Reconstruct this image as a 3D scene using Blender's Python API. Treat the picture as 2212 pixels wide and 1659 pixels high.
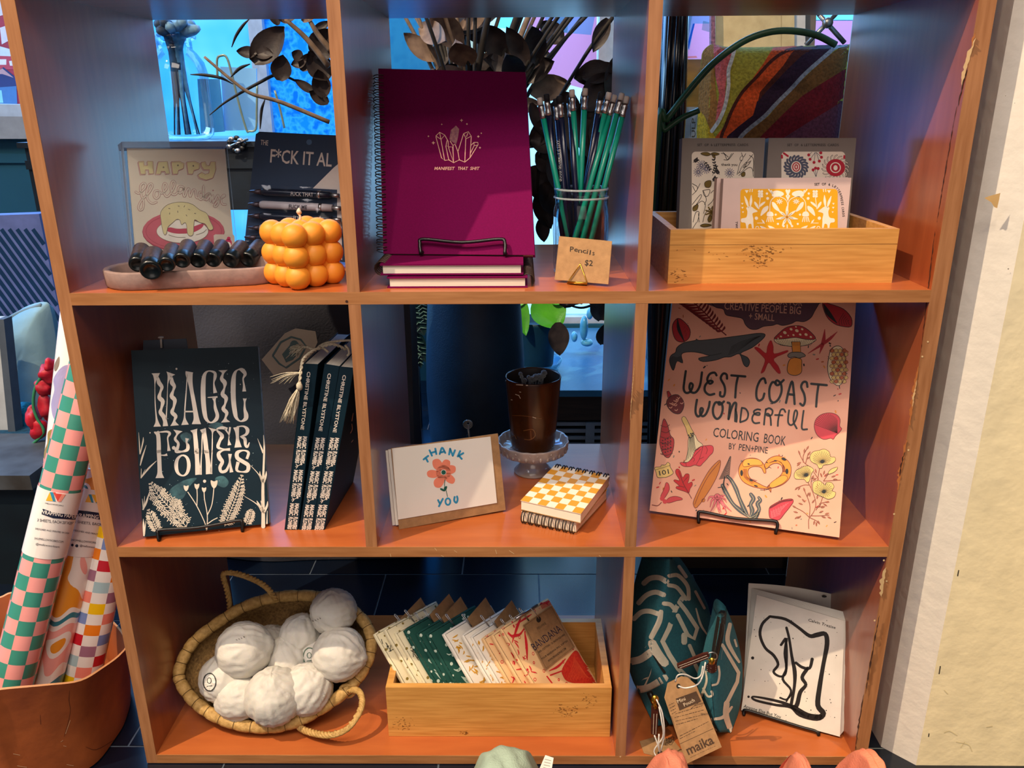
import bpy, bmesh, math, random
from math import sin, cos, pi, radians, sqrt
from mathutils import Vector, Matrix, noise
from mathutils.bvhtree import BVHTree
from mathutils.geometry import tessellate_polygon
random.seed(7)
for o in list(bpy.data.objects): bpy.data.objects.remove(o)
SC = bpy.context.scene
COL = SC.collection

# ------------------------------------------------------------------ camera
CAM = Vector((.53465, -.93471, .20576))
RR = Matrix(((0.99994, 0.00962, -0.00592), (0.00247, 0.32501, 0.94571), (0.01102, -0.94566, 0.32497)))
FPX = 1741.54
cd = bpy.data.cameras.new('camera'); cam = bpy.data.objects.new('camera', cd); COL.objects.link(cam)
cd.sensor_fit = 'HORIZONTAL'; cd.sensor_width = 36.0; cd.lens = FPX / 2212 * 36.0
cd.clip_start = .02; cd.clip_end = 60
cam.matrix_world = Matrix.Translation(CAM) @ RR.transposed().to_4x4()
SC.camera = cam

# ------------------------------------------------------------------ light, exposure
vs = SC.view_settings
vs.view_transform = 'Standard'; vs.look = 'None'; vs.exposure = 0.0; vs.gamma = 1.0; vs.use_curve_mapping = False
try: SC.cycles.max_bounces = 8; SC.cycles.transparent_max_bounces = 16; SC.cycles.caustics_reflective = False; SC.cycles.caustics_refractive = False; SC.cycles.sample_clamp_indirect = 4.0
except Exception: pass
wd = bpy.data.worlds.new('daylight'); SC.world = wd; wd.use_nodes = True
bg = wd.node_tree.nodes['Background']; bg.inputs[0].default_value = (.36, .68, 1.0, 1); bg.inputs[1].default_value = 2.3

def aim(o, t):
    o.rotation_euler = (Vector(t) - o.location).to_track_quat('-Z', 'Y').to_euler()
def spot(name, loc, target, power, color, size_deg, radius, blend=.35):
    l = bpy.data.lights.new(name, 'SPOT'); l.energy = power; l.color = color; l.spot_size = radians(size_deg)
    l.spot_blend = blend; l.shadow_soft_size = radius
    o = bpy.data.objects.new(name, l); COL.objects.link(o); o.location = loc; aim(o, target); return o
def area(name, loc, target, power, color, sx, sy):
    l = bpy.data.lights.new(name, 'AREA'); l.energy = power; l.color = color; l.shape = 'RECTANGLE'; l.size = sx; l.size_y = sy
    o = bpy.data.objects.new(name, l); COL.objects.link(o); o.location = loc; aim(o, target); return o
WARM = (1.0, .78, .54)
spot('track_spot', (-1.45, -1.25, 3.05), (.55, .05, -.15), 700, WARM, 46, .022)  # unseen lamp, its place assumed from the shadow edges on the shelf
spot('track_spot_near', (-.2, -1.9, 2.9), (.7, .05, -.25), 90, WARM, 46, .03)  # second unseen lamp, assumed from the doubled shadow edges
spot('assumed_corner_spot', (1.75, -1.0, 2.6), (1.5, -.05, -.86), 420, (1.0, .66, .20), 24, .05, 1.0)  # unseen spot, assumed from the yellow glow low on the cream wall
area('ceiling_fill', (.6, -1.9, 2.55), (.6, -.4, -.2), 62, (1.0, .86, .74), 1.8, 1.0)  # warm overhead fill added to lift the shade, its source unseen
area('window_daylight', (.1, 1.66, 1.02), (.4, .2, -.1), 60, (.20, .48, 1.0), 3.4, .75)  # blue fill added at the upper back windows to brighten behind the shelf
area('left_fill', (-2.6, .9, 1.1), (-.4, 1.0, -.1), 60, (.30, .62, 1.0), 1.2, 1.2)  # blue fill added to brighten the left background; no window stands there
area('front_fill', (.4, -3.9, 1.0), (.5, 0, -.2), 30, (1.0, .86, .78), 3.0, 1.8)  # fill added behind the camera to lift the shaded cell tops
area('ceiling_fill_left', (-1.6, -2.2, 2.5), (-.1, 0, -.4), 26, (.95, .88, .9), 1.2, 1.0)  # second overhead fill added further left, its source unseen

# ------------------------------------------------------------------ photo pixel -> point on a chosen plane
def ray(x, y): return RR.transposed() @ Vector(((x - 1106) / FPX, -(y - 829.5) / FPX, -1.0))
def U(x, y, ax, v):
    d = ray(x, y); i = 'xyz'.index(ax); return CAM + d * ((v - CAM[i]) / d[i])
def PD(x, y, dist): return CAM + ray(x, y).normalized() * dist
class Crop:                                   # coordinates read in an enlarged view of the photograph
    def __init__(s, x, y, k): s.x, s.y, s.k = x, y, k
    def __call__(s, p): return (s.x + p[0] * s.k, s.y + p[1] * s.k)
ID = Crop(0, 0, 1)
K1 = Crop(0, 0, .3978); K2 = Crop(700, 0, .3979); K3 = Crop(1400, 0, .3978); K4 = Crop(0, 640, .3707)
K5 = Crop(780, 640, .3497); K6 = Crop(1350, 640, .3897); K7 = Crop(0, 1160, .3752); K8 = Crop(800, 1180, .2887)
K9 = Crop(1330, 1180, .3987); M1 = Crop(280, 740, .14467); M2 = Crop(280, 940, .14467); C1 = Crop(1400, 645, .20796)
C2 = Crop(1390, 880, .16271); C3 = Crop(1590, 880, .17485); L1 = Crop(1440, 290, .18987); H1 = Crop(250, 295, .20791)
F1 = Crop(520, 280, .21698); N1 = Crop(910, 250, .08441); P1 = Crop(1360, 1190, .28261); B1 = Crop(560, 690, .28931)
D1 = Crop(800, 1280, .23508); W1 = Crop(320, 30, .18987); G1 = Crop(1400, 20, .20796); V1 = Crop(860, 640, .20796)
R1 = Crop(0, 640, .3374); R2 = Crop(0, 1180, .28878)

class Surf:                                   # a flat surface standing in the shelf
    def __init__(s, o, n):
        s.o = Vector(o); s.n = Vector(n).normalized()
        if s.n.dot(CAM - s.o) < 0: s.n = -s.n
    def at(s, p, off=0.0):
        d = ray(p[0], p[1]); t = (s.o - CAM).dot(s.n) / d.dot(s.n); q = CAM + d * t
        return q + s.n * off
    def __call__(s, p, layer=1): return s.at(p, .00014 * layer)
def lean(bl, br, z, deg, zr=None):            # stands on height z on two corners and leans back
    a = U(*bl, 'z', z); b = U(*br, 'z', z if zr is None else zr); e = (b - a).normalized()
    h = Vector((-e.y, e.x, 0)).normalized(); up = Vector((0, 0, 1)) * cos(radians(deg)) + h * sin(radians(deg))
    s = Surf(a, e.cross(up)); s.up = up; s.e = e; return s
def leany(y, z, deg, yaw=0):                  # passes through (y,z), leans back, turned by yaw
    e = Vector((cos(radians(yaw)), sin(radians(yaw)), 0)); h = Vector((-e.y, e.x, 0))
    up = Vector((0, 0, 1)) * cos(radians(deg)) + h * sin(radians(deg))
    s = Surf((.5, y, z), e.cross(up)); s.up = up; s.e = e; return s
class Skin:                                   # a curved surface that print lies on
    def __init__(s, verts, faces): s.b = BVHTree.FromPolygons([Vector(v) for v in verts], faces); s.last = None
    def __call__(s, p, layer=1):
        d = ray(*p).normalized(); h, n, i, dist = s.b.ray_cast(CAM, d)
        if h is not None and s.last and abs((h - CAM).length - (s.last - CAM).length) > .12: h = None
        if h is None:
            h, n, i, dist = s.b.find_nearest(CAM + d * ((s.last - CAM).length if s.last else 1.3))
        if n.dot(d) > 0: n = -n
        s.last = h
        return h + n * (.00035 + .00014 * layer)

# ------------------------------------------------------------------ materials
def lin(c): return c / 12.92 if c <= .04045 else ((c + .055) / 1.055) ** 2.4
def rgb(h):
    if isinstance(h, str): return tuple(lin(int(h[i:i + 2], 16) / 255) for i in (0, 2, 4))
    return h
MATS = {}
def mat(name, c, rough=.6, metal=0, spec=.5, var=.08, scale=30, stretch=(1, 1, 1), c2=None, bump=0, bscale=200, alpha=None, coat=0, trans=0, ior=1.45, detail=4, sub=0, contrast=None, sheen=0):
    if name in MATS: return MATS[name]
    m = bpy.data.materials.new(name); m.use_nodes = True; nt = m.node_tree; N = nt.nodes; b = N['Principled BSDF']
    c = rgb(c)
    tc = N.new('ShaderNodeTexCoord'); mp = N.new('ShaderNodeMapping'); mp.inputs['Scale'].default_value = stretch
    nt.links.new(tc.outputs['Object'], mp.inputs[0])
    if var or c2:
        nz = N.new('ShaderNodeTexNoise'); nz.inputs['Scale'].default_value = scale; nz.inputs['Detail'].default_value = detail
        cr = N.new('ShaderNodeValToRGB'); nt.links.new(mp.outputs[0], nz.inputs[0]); nt.links.new(nz.outputs[0], cr.inputs[0])
        lo, hi = contrast or (.3, .7)
        cr.color_ramp.elements[0].position = lo; cr.color_ramp.elements[1].position = hi
        d = rgb(c2) if c2 else tuple(x * (1 - var * 2) for x in c)
        e = c if c2 else tuple(min(1, x * (1 + var)) for x in c)
        cr.color_ramp.elements[0].color = (*d, 1); cr.color_ramp.elements[1].color = (*e, 1)
        nt.links.new(cr.outputs[0], b.inputs['Base Color'])
    else: b.inputs['Base Color'].default_value = (*c, 1)
    b.inputs['Roughness'].default_value = rough; b.inputs['Metallic'].default_value = metal
    b.inputs['Specular IOR Level'].default_value = spec; b.inputs['IOR'].default_value = ior
    if coat: b.inputs['Coat Weight'].default_value = coat; b.inputs['Coat Roughness'].default_value = .12 if coat < .9 else .26; b.inputs['Coat IOR'].default_value = 1.5 if coat < .9 else 1.75
    if trans: b.inputs['Transmission Weight'].default_value = trans
    if alpha is not None: b.inputs['Alpha'].default_value = alpha
    if sheen: b.inputs['Sheen Weight'].default_value = sheen
    if sub: b.inputs['Subsurface Weight'].default_value = sub; b.inputs['Subsurface Radius'].default_value = (.01, .005, .002)
    if bump:
        n2 = N.new('ShaderNodeTexNoise'); n2.inputs['Scale'].default_value = bscale; n2.inputs['Detail'].default_value = 3
        bp = N.new('ShaderNodeBump'); bp.inputs['Strength'].default_value = bump; bp.inputs['Distance'].default_value = .002
        nt.links.new(mp.outputs[0], n2.inputs[0]); nt.links.new(n2.outputs[0], bp.inputs['Height']); nt.links.new(bp.outputs[0], b.inputs['Normal'])
    MATS[name] = m; return m
def flat(h, rough=.65, **k): return mat('ink_%s_%d' % (h, int(rough * 100)), h, rough, var=.04, scale=60, **k)
def glass(name, c=(1, 1, 1), rough=.02, weight=.35):        # thin clear glass or plastic film: see-through with a sheen
    if name in MATS: return MATS[name]
    m = bpy.data.materials.new(name); m.use_nodes = True; nt = m.node_tree; N = nt.nodes
    N.remove(N['Principled BSDF']); out = N['Material Output']
    t = N.new('ShaderNodeBsdfTransparent'); t.inputs[0].default_value = (*c, 1)
    g = N.new('ShaderNodeBsdfGlossy'); g.inputs['Roughness'].default_value = rough
    lw = N.new('ShaderNodeLayerWeight'); lw.inputs[0].default_value = weight
    mx = N.new('ShaderNodeMixShader'); mu_ = N.new('ShaderNodeMath'); mu_.operation = 'MULTIPLY_ADD'; mu_.inputs[1].default_value = .55; mu_.inputs[2].default_value = .025
    nt.links.new(lw.outputs['Fresnel'], mu_.inputs[0]); nt.links.new(mu_.outputs[0], mx.inputs[0]); nt.links.new(t.outputs[0], mx.inputs[1]); nt.links.new(g.outputs[0], mx.inputs[2])
    nt.links.new(mx.outputs[0], out.inputs[0]); MATS[name] = m; return m

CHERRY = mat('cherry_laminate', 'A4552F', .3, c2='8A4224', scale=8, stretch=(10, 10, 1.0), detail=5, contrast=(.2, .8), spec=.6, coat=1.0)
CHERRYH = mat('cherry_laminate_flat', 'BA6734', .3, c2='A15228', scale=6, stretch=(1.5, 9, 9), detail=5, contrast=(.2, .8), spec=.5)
EDGE_V = mat('edge_banding_upright', 'AC7850', .45, c2='93613C', scale=14, stretch=(14, 14, 1), detail=5)
EDGE_H = mat('edge_banding_board', 'B07A4C', .45, c2='966238', scale=14, stretch=(1, 14, 14), detail=5)
BAMBOO = mat('bamboo', 'D9A257', .45, c2='B67C38', scale=12, stretch=(1.2, 10, 22), detail=6, contrast=(.25, .75))
BLACKW = mat('black_wire', '0A0A0C', .35, var=.02, spec=.6)
KRAFT = mat('kraft_board', 'A98156', .8, c2='94704A', scale=120, bump=.15, bscale=900)
PAPER = mat('paper_pages', 'E9E2D2', .7, c2='CFC6B4', scale=10, stretch=(2, 2, 160), detail=3)
WHITE = mat('white_card', 'E8E2D8', .6, var=.03)
STEEL = mat('steel', 'B8B8B8', .3, metal=1, var=.05)
BRASS = mat('brass', 'D4A640', .28, metal=1, var=.05)

# ------------------------------------------------------------------ mesh builder
def cr(pts, n=6, closed=False):               # smooth curve through points
    P = [Vector(p) for p in pts]; L = len(P)
    if L < 3: return P
    out = []
    rng = range(L if closed else L - 1)
    for i in rng:
        p1, p2 = P[i], P[(i + 1) % L]
        p0 = P[i - 1] if (closed or i > 0) else p1 * 2 - p2
        p3 = P[(i + 2) % L] if (closed or i < L - 2) else p2 * 2 - p1
        for k in range(n):
            t = k / n; out.append(.5 * ((2 * p1) + (p2 - p0) * t + (2 * p0 - 5 * p1 + 4 * p2 - p3) * t * t + (3 * p1 - p0 - 3 * p2 + p3) * t ** 3))
    if not closed: out.append(P[-1])
    return out
class MB:
    def __init__(s): s.v = []; s.f = []; s.m = []; s.mats = []; s.sm = []
    def add(s, vs, fs, m, smooth=False):
        if m not in s.mats: s.mats.append(m)
        k = s.mats.index(m); b = len(s.v); s.v += [Vector(v) for v in vs]
        for f in fs: s.f.append([b + i for i in f]); s.m.append(k); s.sm.append(smooth)
        return s
    def box(s, lo, hi, m, front=None, M=None):
        x0, y0, z0 = lo; x1, y1, z1 = hi
        vs = [Vector((x, y, z)) for z in (z0, z1) for y in (y0, y1) for x in (x0, x1)]
        if M: vs = [M @ v for v in vs]
        fs = [(0, 2, 3, 1), (4, 5, 7, 6), (2, 6, 7, 3), (0, 4, 6, 2), (1, 3, 7, 5)]
        s.add(vs, fs, m); s.add(vs, [(0, 1, 5, 4)], front or m); return s
    def slab(s, q, back, m, side=None, rear=None):        # q: front face polygon, back: vector
        n = len(q); q = [Vector(p) for p in q]; vs = q + [p + back for p in q]
        s.add(vs, [tuple(range(n))], m); s.add(vs, [tuple(range(2 * n - 1, n - 1, -1))], rear or (m if m.name in ('acrylic',) else side) or m)
        s.add(vs, [(i, i + n, (i + 1) % n + n, (i + 1) % n) for i in range(n)], side or m); return s
    def tube(s, pts, r, m, seg=8, closed=False, caps=True):
        P = [Vector(p) for p in pts]; n = len(P); R = r if isinstance(r, (list, tuple)) else [r] * n
        if len(R) != n: R = [R[0] + (R[-1] - R[0]) * i / (n - 1) if len(R) == 2 else R[min(len(R) - 1, int(i / (n - 1) * (len(R) - 1)))] for i in range(n)]
        rings = []; up = None
        for i in range(n):
            t = (P[(i + 1) % n] - P[i - 1]) if closed else (P[min(i + 1, n - 1)] - P[max(i - 1, 0)])
            t = t.normalized() if t.length > 1e-9 else Vector((0, 0, 1))
            if up is None: up = t.orthogonal().normalized()
            up = (up - t * up.dot(t)); up = up.normalized() if up.length > 1e-6 else t.orthogonal().normalized()
            w = t.cross(up); rings.append([P[i] + (up * cos(a) + w * sin(a)) * R[i] for a in [2 * pi * k / seg for k in range(seg)]])
        vs = [v for g in rings for v in g]; fs = []
        for i in range(n if closed else n - 1):
            j = (i + 1) % n
            for k in range(seg): fs.append((i * seg + k, i * seg + (k + 1) % seg, j * seg + (k + 1) % seg, j * seg + k))
        if caps and not closed: fs += [tuple(range(seg - 1, -1, -1)), tuple(range((n - 1) * seg, n * seg))]
        return s.add(vs, fs, m, True)
    def lathe(s, prof, c, m, seg=40, M=None, wob=None, closed=False):
        vs = []; c = Vector(c)
        for (r, z) in prof:
            for k in range(seg):
                a = 2 * pi * k / seg; p = Vector((r * cos(a), r * sin(a), z))
                if wob: p = wob(p, a)
                vs.append(c + (M @ p if M else p))
        n = len(prof); fs = [(i * seg + k, i * seg + (k + 1) % seg, (i + 1) * seg + (k + 1) % seg, (i + 1) * seg + k) for i in range(n - 1) for k in range(seg)]
        if prof[0][0] > 1e-5 and closed: fs.append(tuple(range(seg - 1, -1, -1)))
        if prof[-1][0] > 1e-5 and closed: fs.append(tuple(range((n - 1) * seg, n * seg)))
        return s.add(vs, fs, m, True)
    def ball(s, c, r, m, u=16, v=10, sc=(1, 1, 1), fn=None, M=None):
        vs = []; c = Vector(c)
        for j in range(v + 1):
            t = pi * j / v
            for i in range(u):
                a = 2 * pi * i / u; p = Vector((sin(t) * cos(a) * sc[0], sin(t) * sin(a) * sc[1], cos(t) * sc[2]))
                if fn: p = fn(p)
                p = p * r
                vs.append(c + (M @ p if M else p))
        fs = [(j * u + i, (j + 1) * u + i, (j + 1) * u + (i + 1) % u, j * u + (i + 1) % u) for j in range(v) for i in range(u)]
        return s.add(vs, fs, m, True)
    def grid(s, fn, nu, nv, m, mf=None, smooth=True):      # fn(u,v)->point, optional material per cell
        vs = [fn(i / nu, j / nv) for j in range(nv + 1) for i in range(nu + 1)]; W = nu + 1
        cells = {}
        for j in range(nv):
            for i in range(nu): cells.setdefault(mf(i, j) if mf else m, []).append((j * W + i, j * W + i + 1, (j + 1) * W + i + 1, (j + 1) * W + i))
        for k, fs in cells.items(): s.add(vs, fs, k, smooth)
        return s
    # ---- print on a surface, given in photo coordinates
    def poly(s, S, T, pts, m, layer=1, smooth=False, n=4):
        P = [(p[0], p[1], 0) for p in pts]
        if smooth: P = [tuple(q) for q in cr(P, n, True)]
        vs = [S(T(p), layer) for p in P]
        tr = tessellate_polygon([[Vector((p[0], -p[1], 0)) for p in P]])
        if isinstance(S, Skin):                  # follow the curvature
            P2 = [tuple(p) for p in P]; T2 = [tuple(t) for t in tr]; mid = {}
            def md(a, b):
                k = (min(a, b), max(a, b))
                if k not in mid: P2.append(tuple((P2[a][i] + P2[b][i]) / 2 for i in range(2))); mid[k] = len(P2) - 1
                return mid[k]
            for _ in range(3):
                mid.clear(); N_ = []
                for (a, b, c) in T2:
                    x, y, z = md(a, b), md(b, c), md(c, a); N_ += [(a, x, z), (x, b, y), (z, y, c), (x, y, z)]
                T2 = N_
            return s.add([S(T(p), layer) for p in P2], T2, m)
        return s.add(vs, [tuple(t) for t in tr], m)
    def stroke(s, S, T, pts, w, m, layer=2, smooth=True, n=4, closed=False, cap=True):
        W = list(w) if isinstance(w, (list, tuple)) else [w] * len(pts)
        P = [(p[0], p[1], W[i]) for i, p in enumerate(pts)]
        Q = cr(P, n, closed) if smooth and len(P) > 2 else [Vector(p) for p in P]
        if closed: Q.append(Q[0])
        if cap and not closed and len(Q) > 1:
            a, b = Q[0], Q[1]; d = Vector((a.x - b.x, a.y - b.y, 0)); d = d.normalized() if d.length > 0 else d
            Q.insert(0, Vector((a.x + d.x * a.z * .35, a.y + d.y * a.z * .35, a.z * .55)))
            a, b = Q[-1], Q[-2]; d = Vector((a.x - b.x, a.y - b.y, 0)); d = d.normalized() if d.length > 0 else d
            Q.append(Vector((a.x + d.x * a.z * .35, a.y + d.y * a.z * .35, a.z * .55)))
        vs = []; K = 4 if isinstance(S, Skin) and max(W) * T((1, 0))[0] - max(W) * T((0, 0))[0] > 2.5 else 1
        for i, q in enumerate(Q):
            a, b = Q[max(i - 1, 0)], Q[min(i + 1, len(Q) - 1)]; d = Vector((b.x - a.x, b.y - a.y)); d = d.normalized() if d.length > 1e-9 else Vector((1, 0))
            nx, ny = -d.y * q.z / 2, d.x * q.z / 2
            vs += [S(T((q.x + nx * (1 - 2 * k / K), q.y + ny * (1 - 2 * k / K))), layer) for k in range(K + 1)]
        return s.add(vs, [((K + 1) * i + k, (K + 1) * i + k + 1, (K + 1) * (i + 1) + k + 1, (K + 1) * (i + 1) + k) for i in range(len(Q) - 1) for k in range(K)], m)
    def dot(s, S, T, c, r, m, layer=1, seg=10, ry=None, rot=0):
        ry = ry or r
        return s.poly(S, T, [(c[0] + r * cos(a) * cos(rot) - ry * sin(a) * sin(rot), c[1] + r * cos(a) * sin(rot) + ry * sin(a) * cos(rot)) for a in [2 * pi * k / seg for k in range(seg)]], m, layer)
    def text(s, S, T, txt, p0, p1, h, m, layer=2, bold=0, shear=0):
        vs, fs = glyphs(txt, bold); x0 = min(v[0] for v in vs); x1 = max(v[0] for v in vs)
        d = Vector((p1[0] - p0[0], p1[1] - p0[1])); nrm = Vector((d.y, -d.x)).normalized() * h
        out = []
        for (x, y) in vs:
            u = (x - x0) / (x1 - x0); v = y / .7
            out.append(S(T((p0[0] + d.x * u + nrm.x * v + shear * h * v * d.x / d.length, p0[1] + d.y * u + nrm.y * v + shear * h * v * d.y / d.length)), layer))
        return s.add(out, fs, m)
    def build(s, name, parent=None, label=None, bevel=0, sub=0, kind=None):
        me = bpy.data.meshes.new(name); L = parent['_w'] if parent is not None else (0, 0, 0); L = Vector(L)
        if parent is None and s.v:
            lo = [min(v[i] for v in s.v) for i in range(3)]; hi = [max(v[i] for v in s.v) for i in range(3)]
            L = Vector(((lo[0] + hi[0]) / 2, (lo[1] + hi[1]) / 2, lo[2]))
        me.from_pydata([v - L for v in s.v], [], s.f)
        for m in s.mats: me.materials.append(m)
        me.polygons.foreach_set('material_index', s.m); me.polygons.foreach_set('use_smooth', s.sm); me.update()
        o = bpy.data.objects.new(name, me); COL.objects.link(o); o['_w'] = tuple(L)
        if parent is not None: o.parent = parent
        else: o.location = L
        if label: o['label'] = label
        if kind: o['kind'] = kind
        if bevel:
            b = o.modifiers.new('bevel', 'BEVEL'); b.width = bevel; b.segments = 2; b.limit_method = 'ANGLE'; b.angle_limit = radians(40)
        if sub:
            b = o.modifiers.new('sub', 'SUBSURF'); b.levels = sub; b.render_levels = sub
        return o
GL = {}
def glyphs(txt, bold=0):
    k = (txt, bold)
    if k in GL: return GL[k]
    c = bpy.data.curves.new('t', 'FONT'); c.body = txt; c.size = 1; c.resolution_u = 2; c.offset = bold; c.fill_mode = 'FRONT'; c.dimensions = '2D'
    o = bpy.data.objects.new('t', c); COL.objects.link(o); bpy.context.view_layer.update()
    me = bpy.data.meshes.new_from_object(o.evaluated_get(bpy.context.evaluated_depsgraph_get()))
    r = ([(v.co.x, v.co.y) for v in me.vertices], [tuple(p.vertices) for p in me.polygons])
    bpy.data.objects.remove(o); bpy.data.curves.remove(c); bpy.data.meshes.remove(me); GL[k] = r; return r
def thing(name, label, cat, loc, group=None):
    o = bpy.data.objects.new(name, None); COL.objects.link(o); o.location = loc; o.empty_display_size = .02
    o['label'] = label; o['category'] = cat; o['_w'] = tuple(loc)
    if group: o['group'] = group
    return o
def tag(o, label, cat, group=None, kind=None):
    o['label'] = label; o['category'] = cat
    if group: o['group'] = group
    if kind: o['kind'] = kind
    return o
def struct(name, mb, bevel=0):
    o = mb.build(name, None, bevel=bevel); o['kind'] = 'structure'; return o
def base(surf, bl, br, z): p = (U(*bl, 'z', z) + U(*br, 'z', z)) / 2; return Vector((p.x, p.y, z))
# ================================================================== the room
FZ = -.7035
floor_m = mat('dark_tile', '0B1626', .22, c2='070D18', scale=6, spec=.6)
grout = mat('grout', '5A6470', .6, var=.1)
mb = MB(); mb.box((-3.2, -4.2, FZ - .05), (3.2, 2.7, FZ - .0012), grout)
rowh = .158; tw = .315
for j in range(-8, 18):
    y0 = -.125 + j * rowh - rowh
    off = (j % 2) * tw / 2 - .06
    for i in range(-9, 10):
        x0 = off + i * tw
        mb.box((x0 + .0016, y0 + .0016, FZ - .004), (x0 + tw - .0016, y0 + rowh - .0016, FZ), floor_m)
struct('floor', mb)
wallp = mat('plaster_white', 'D9D3C8', .75, var=.03, bump=.5, bscale=60)
wallc = mat('plaster_cream', 'E2D6B4', .75, var=.04, bump=.6, bscale=45)
ceil_m = mat('ceiling_paint', 'CFC8BC', .9)
warmwall = mat('shop_wall', '9C8A78', .9)
mb = MB(); mb.box((-3.2, -4.2, 3.3), (3.2, 2.2, 3.4), ceil_m); struct('ceiling', mb)
mb = MB(); mb.box((-3.3, -4.2, FZ), (-3.2, 2.2, 3.3), warmwall); struct('wall_left', mb)
mb = MB(); mb.box((3.2, -4.2, FZ), (3.3, 2.2, 3.3), warmwall); struct('wall_right', mb)
mb = MB(); mb.box((-3.2, -4.3, FZ), (3.2, -4.2, 3.3), warmwall); struct('wall_front', mb)
# wall end right of the shelf: narrow chamfered white face and the broad cream face
mb = MB()
pl = [(1.118, .12), (1.114, 0.0), (3.2, -.02), (3.2, 2.2), (1.118, 2.2)]
x0, x1 = 1.1205, 1.110
def colx(z, top): return top
plan = [(1.0725, .036), (1.108, .0), (3.2, -.01), (3.2, .5), (1.0745, .5)]
vs = [Vector((x, y, z)) for z in (FZ, 3.3) for (x, y) in plan]
mb.add(vs, [(0, 1, 6, 5), (4, 0, 5, 9)], wallp); mb.add(vs, [(1, 2, 7, 6)], wallc); mb.add(vs, [(3, 4, 9, 8), (0, 4, 3, 2, 1), (5, 6, 7, 8, 9)], wallp)
SW = Surf((1.11, 0, 0), (-.005, -1, 0))
chip = flat('C9A36A', .8); gr = flat('8C8478', .8)
mb.poly(SW, K3, [(1825, 1075), (1850, 1065), (1912, 1048), (1905, 1085), (1895, 1130), (1880, 1125), (1862, 1098)], chip, 2)
for c, r in (((1940, 520), 3), ((1990, 560), 2), ((1955, 1460), 4)): mb.dot(SW, K3, c, r, gr, 2)
for p in ([(1858, 130), (1852, 160)], [(1758, 650), (1752, 690)], [(1697, 1015), (1695, 1030)]): mb.stroke(SW, K9, p, 6, flat('3A332C'), 2)
for p in ([(1845, 1060), (1910, 1075), (1930, 1110)], [(1780, 780), (1800, 800)], [(1780, 1010), (1810, 1002), (1850, 1025)], [(1890, 1060), (1870, 1090)], [(2010, 980), (2040, 975)]): mb.stroke(SW, K9, p, 5, mat('filler', 'CFC29A', .8), 2)
struct('wall_column', mb)

# back wall of the shop with its windows (opening from x -1.9 to 1.02), sill and street light behind
BW = 1.75
frame_w = mat('window_paint', 'C9CED2', .5)
teal = mat('teal_paint', '1E5A68', .7, c2='184C5C', scale=4)
mb = MB()
mb.box((-3.2, BW, FZ), (3.2, BW + .12, -.50), teal)
mb.box((-3.2, BW, 1.55), (3.2, BW + .12, 3.3), warmwall)
mb.box((-3.2, BW, -.50), (-2.3, BW + .12, 1.55), warmwall)
mb.box((1.9, BW, -.50), (3.2, BW + .12, 1.55), warmwall)
struct('wall_back', mb)
def pane_mat(name, cols, scale, kind='noise'):
    m = bpy.data.materials.new(name); m.use_nodes = True; nt = m.node_tree; N = nt.nodes; N.remove(N['Principled BSDF'])
    tc = N.new('ShaderNodeTexCoord'); nz = N.new('ShaderNodeTexNoise' if kind == 'noise' else 'ShaderNodeTexVoronoi')
    nz.inputs['Scale'].default_value = scale; ra = N.new('ShaderNodeValToRGB'); ra.color_ramp.interpolation = 'CONSTANT' if kind != 'noise' else 'LINEAR'
    nt.links.new(tc.outputs['Object'], nz.inputs[0]); nt.links.new(nz.outputs['Color' if kind != 'noise' else 0], ra.inputs[0])
    el = ra.color_ramp.elements
    while len(el) < len(cols): el.new(.5)
    for i, (p, c) in enumerate(cols): el[i].position = p; el[i].color = (*rgb(c), 1)
    t = N.new('ShaderNodeBsdfTranslucent'); tr = N.new('ShaderNodeBsdfTransparent'); mx = N.new('ShaderNodeMixShader'); mx.inputs[0].default_value = .2
    nt.links.new(ra.outputs[0], t.inputs[0]); nt.links.new(ra.outputs[0], tr.inputs[0])
    nt.links.new(t.outputs[0], mx.inputs[1]); nt.links.new(tr.outputs[0], mx.inputs[2]); nt.links.new(mx.outputs[0], N['Material Output'].inputs[0]); return m
FROST = pane_mat('frosted_pane', [(.35, '1068C0'), (.5, '3C9CE4'), (.62, '187CCC')], 35)
FROST2 = pane_mat('clear_blue_pane', [(.3, '4CB0EC'), (.55, '86CEF2'), (.75, '52A8E4')], 5)
CLR = glass('window_glass', (.72, .92, 1.0), .02, .2)
wx = [-2.3, -1.62, -.94, -.335, -.19, .33, .80, 1.02, 1.24, 1.9]
n = 0
def window(x0, x1, z0, z1, m, nm):
    global n
    n += 1; w = .022
    r = bpy.data.objects.new('window_%d' % n, None); COL.objects.link(r); r.location = (x0, BW, z0); r['_w'] = (x0, BW, z0); r['kind'] = 'structure'
    f = MB()
    f.box((x0, BW + .01, z0), (x0 + w, BW + .06, z1), frame_w); f.box((x1 - w, BW + .01, z0), (x1, BW + .06, z1), frame_w)
    f.box((x0 + w, BW + .01, z0), (x1 - w, BW + .06, z0 + w), frame_w); f.box((x0 + w, BW + .01, z1 - w), (x1 - w, BW + .06, z1), frame_w)
    f.build('window_frame', r)
    g = MB(); g.add([(x0 + w, BW + .035, z0 + w), (x1 - w, BW + .035, z0 + w), (x1 - w, BW + .035, z1 - w), (x0 + w, BW + .035, z1 - w)], [(0, 1, 2, 3)], m); g.build('pane', r)
for a, b, m in ((-2.3, -1.62, FROST), (-1.62, -1.2, FROST2), (-1.2, -.95, FROST2), (-.95, -.28, FROST2), (-.28, .33, FROST), (.33, .80, CLR), (.80, 1.02, CLR), (1.02, 1.9, CLR)):
    window(a, b, -.50, 1.55, m, '')
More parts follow.
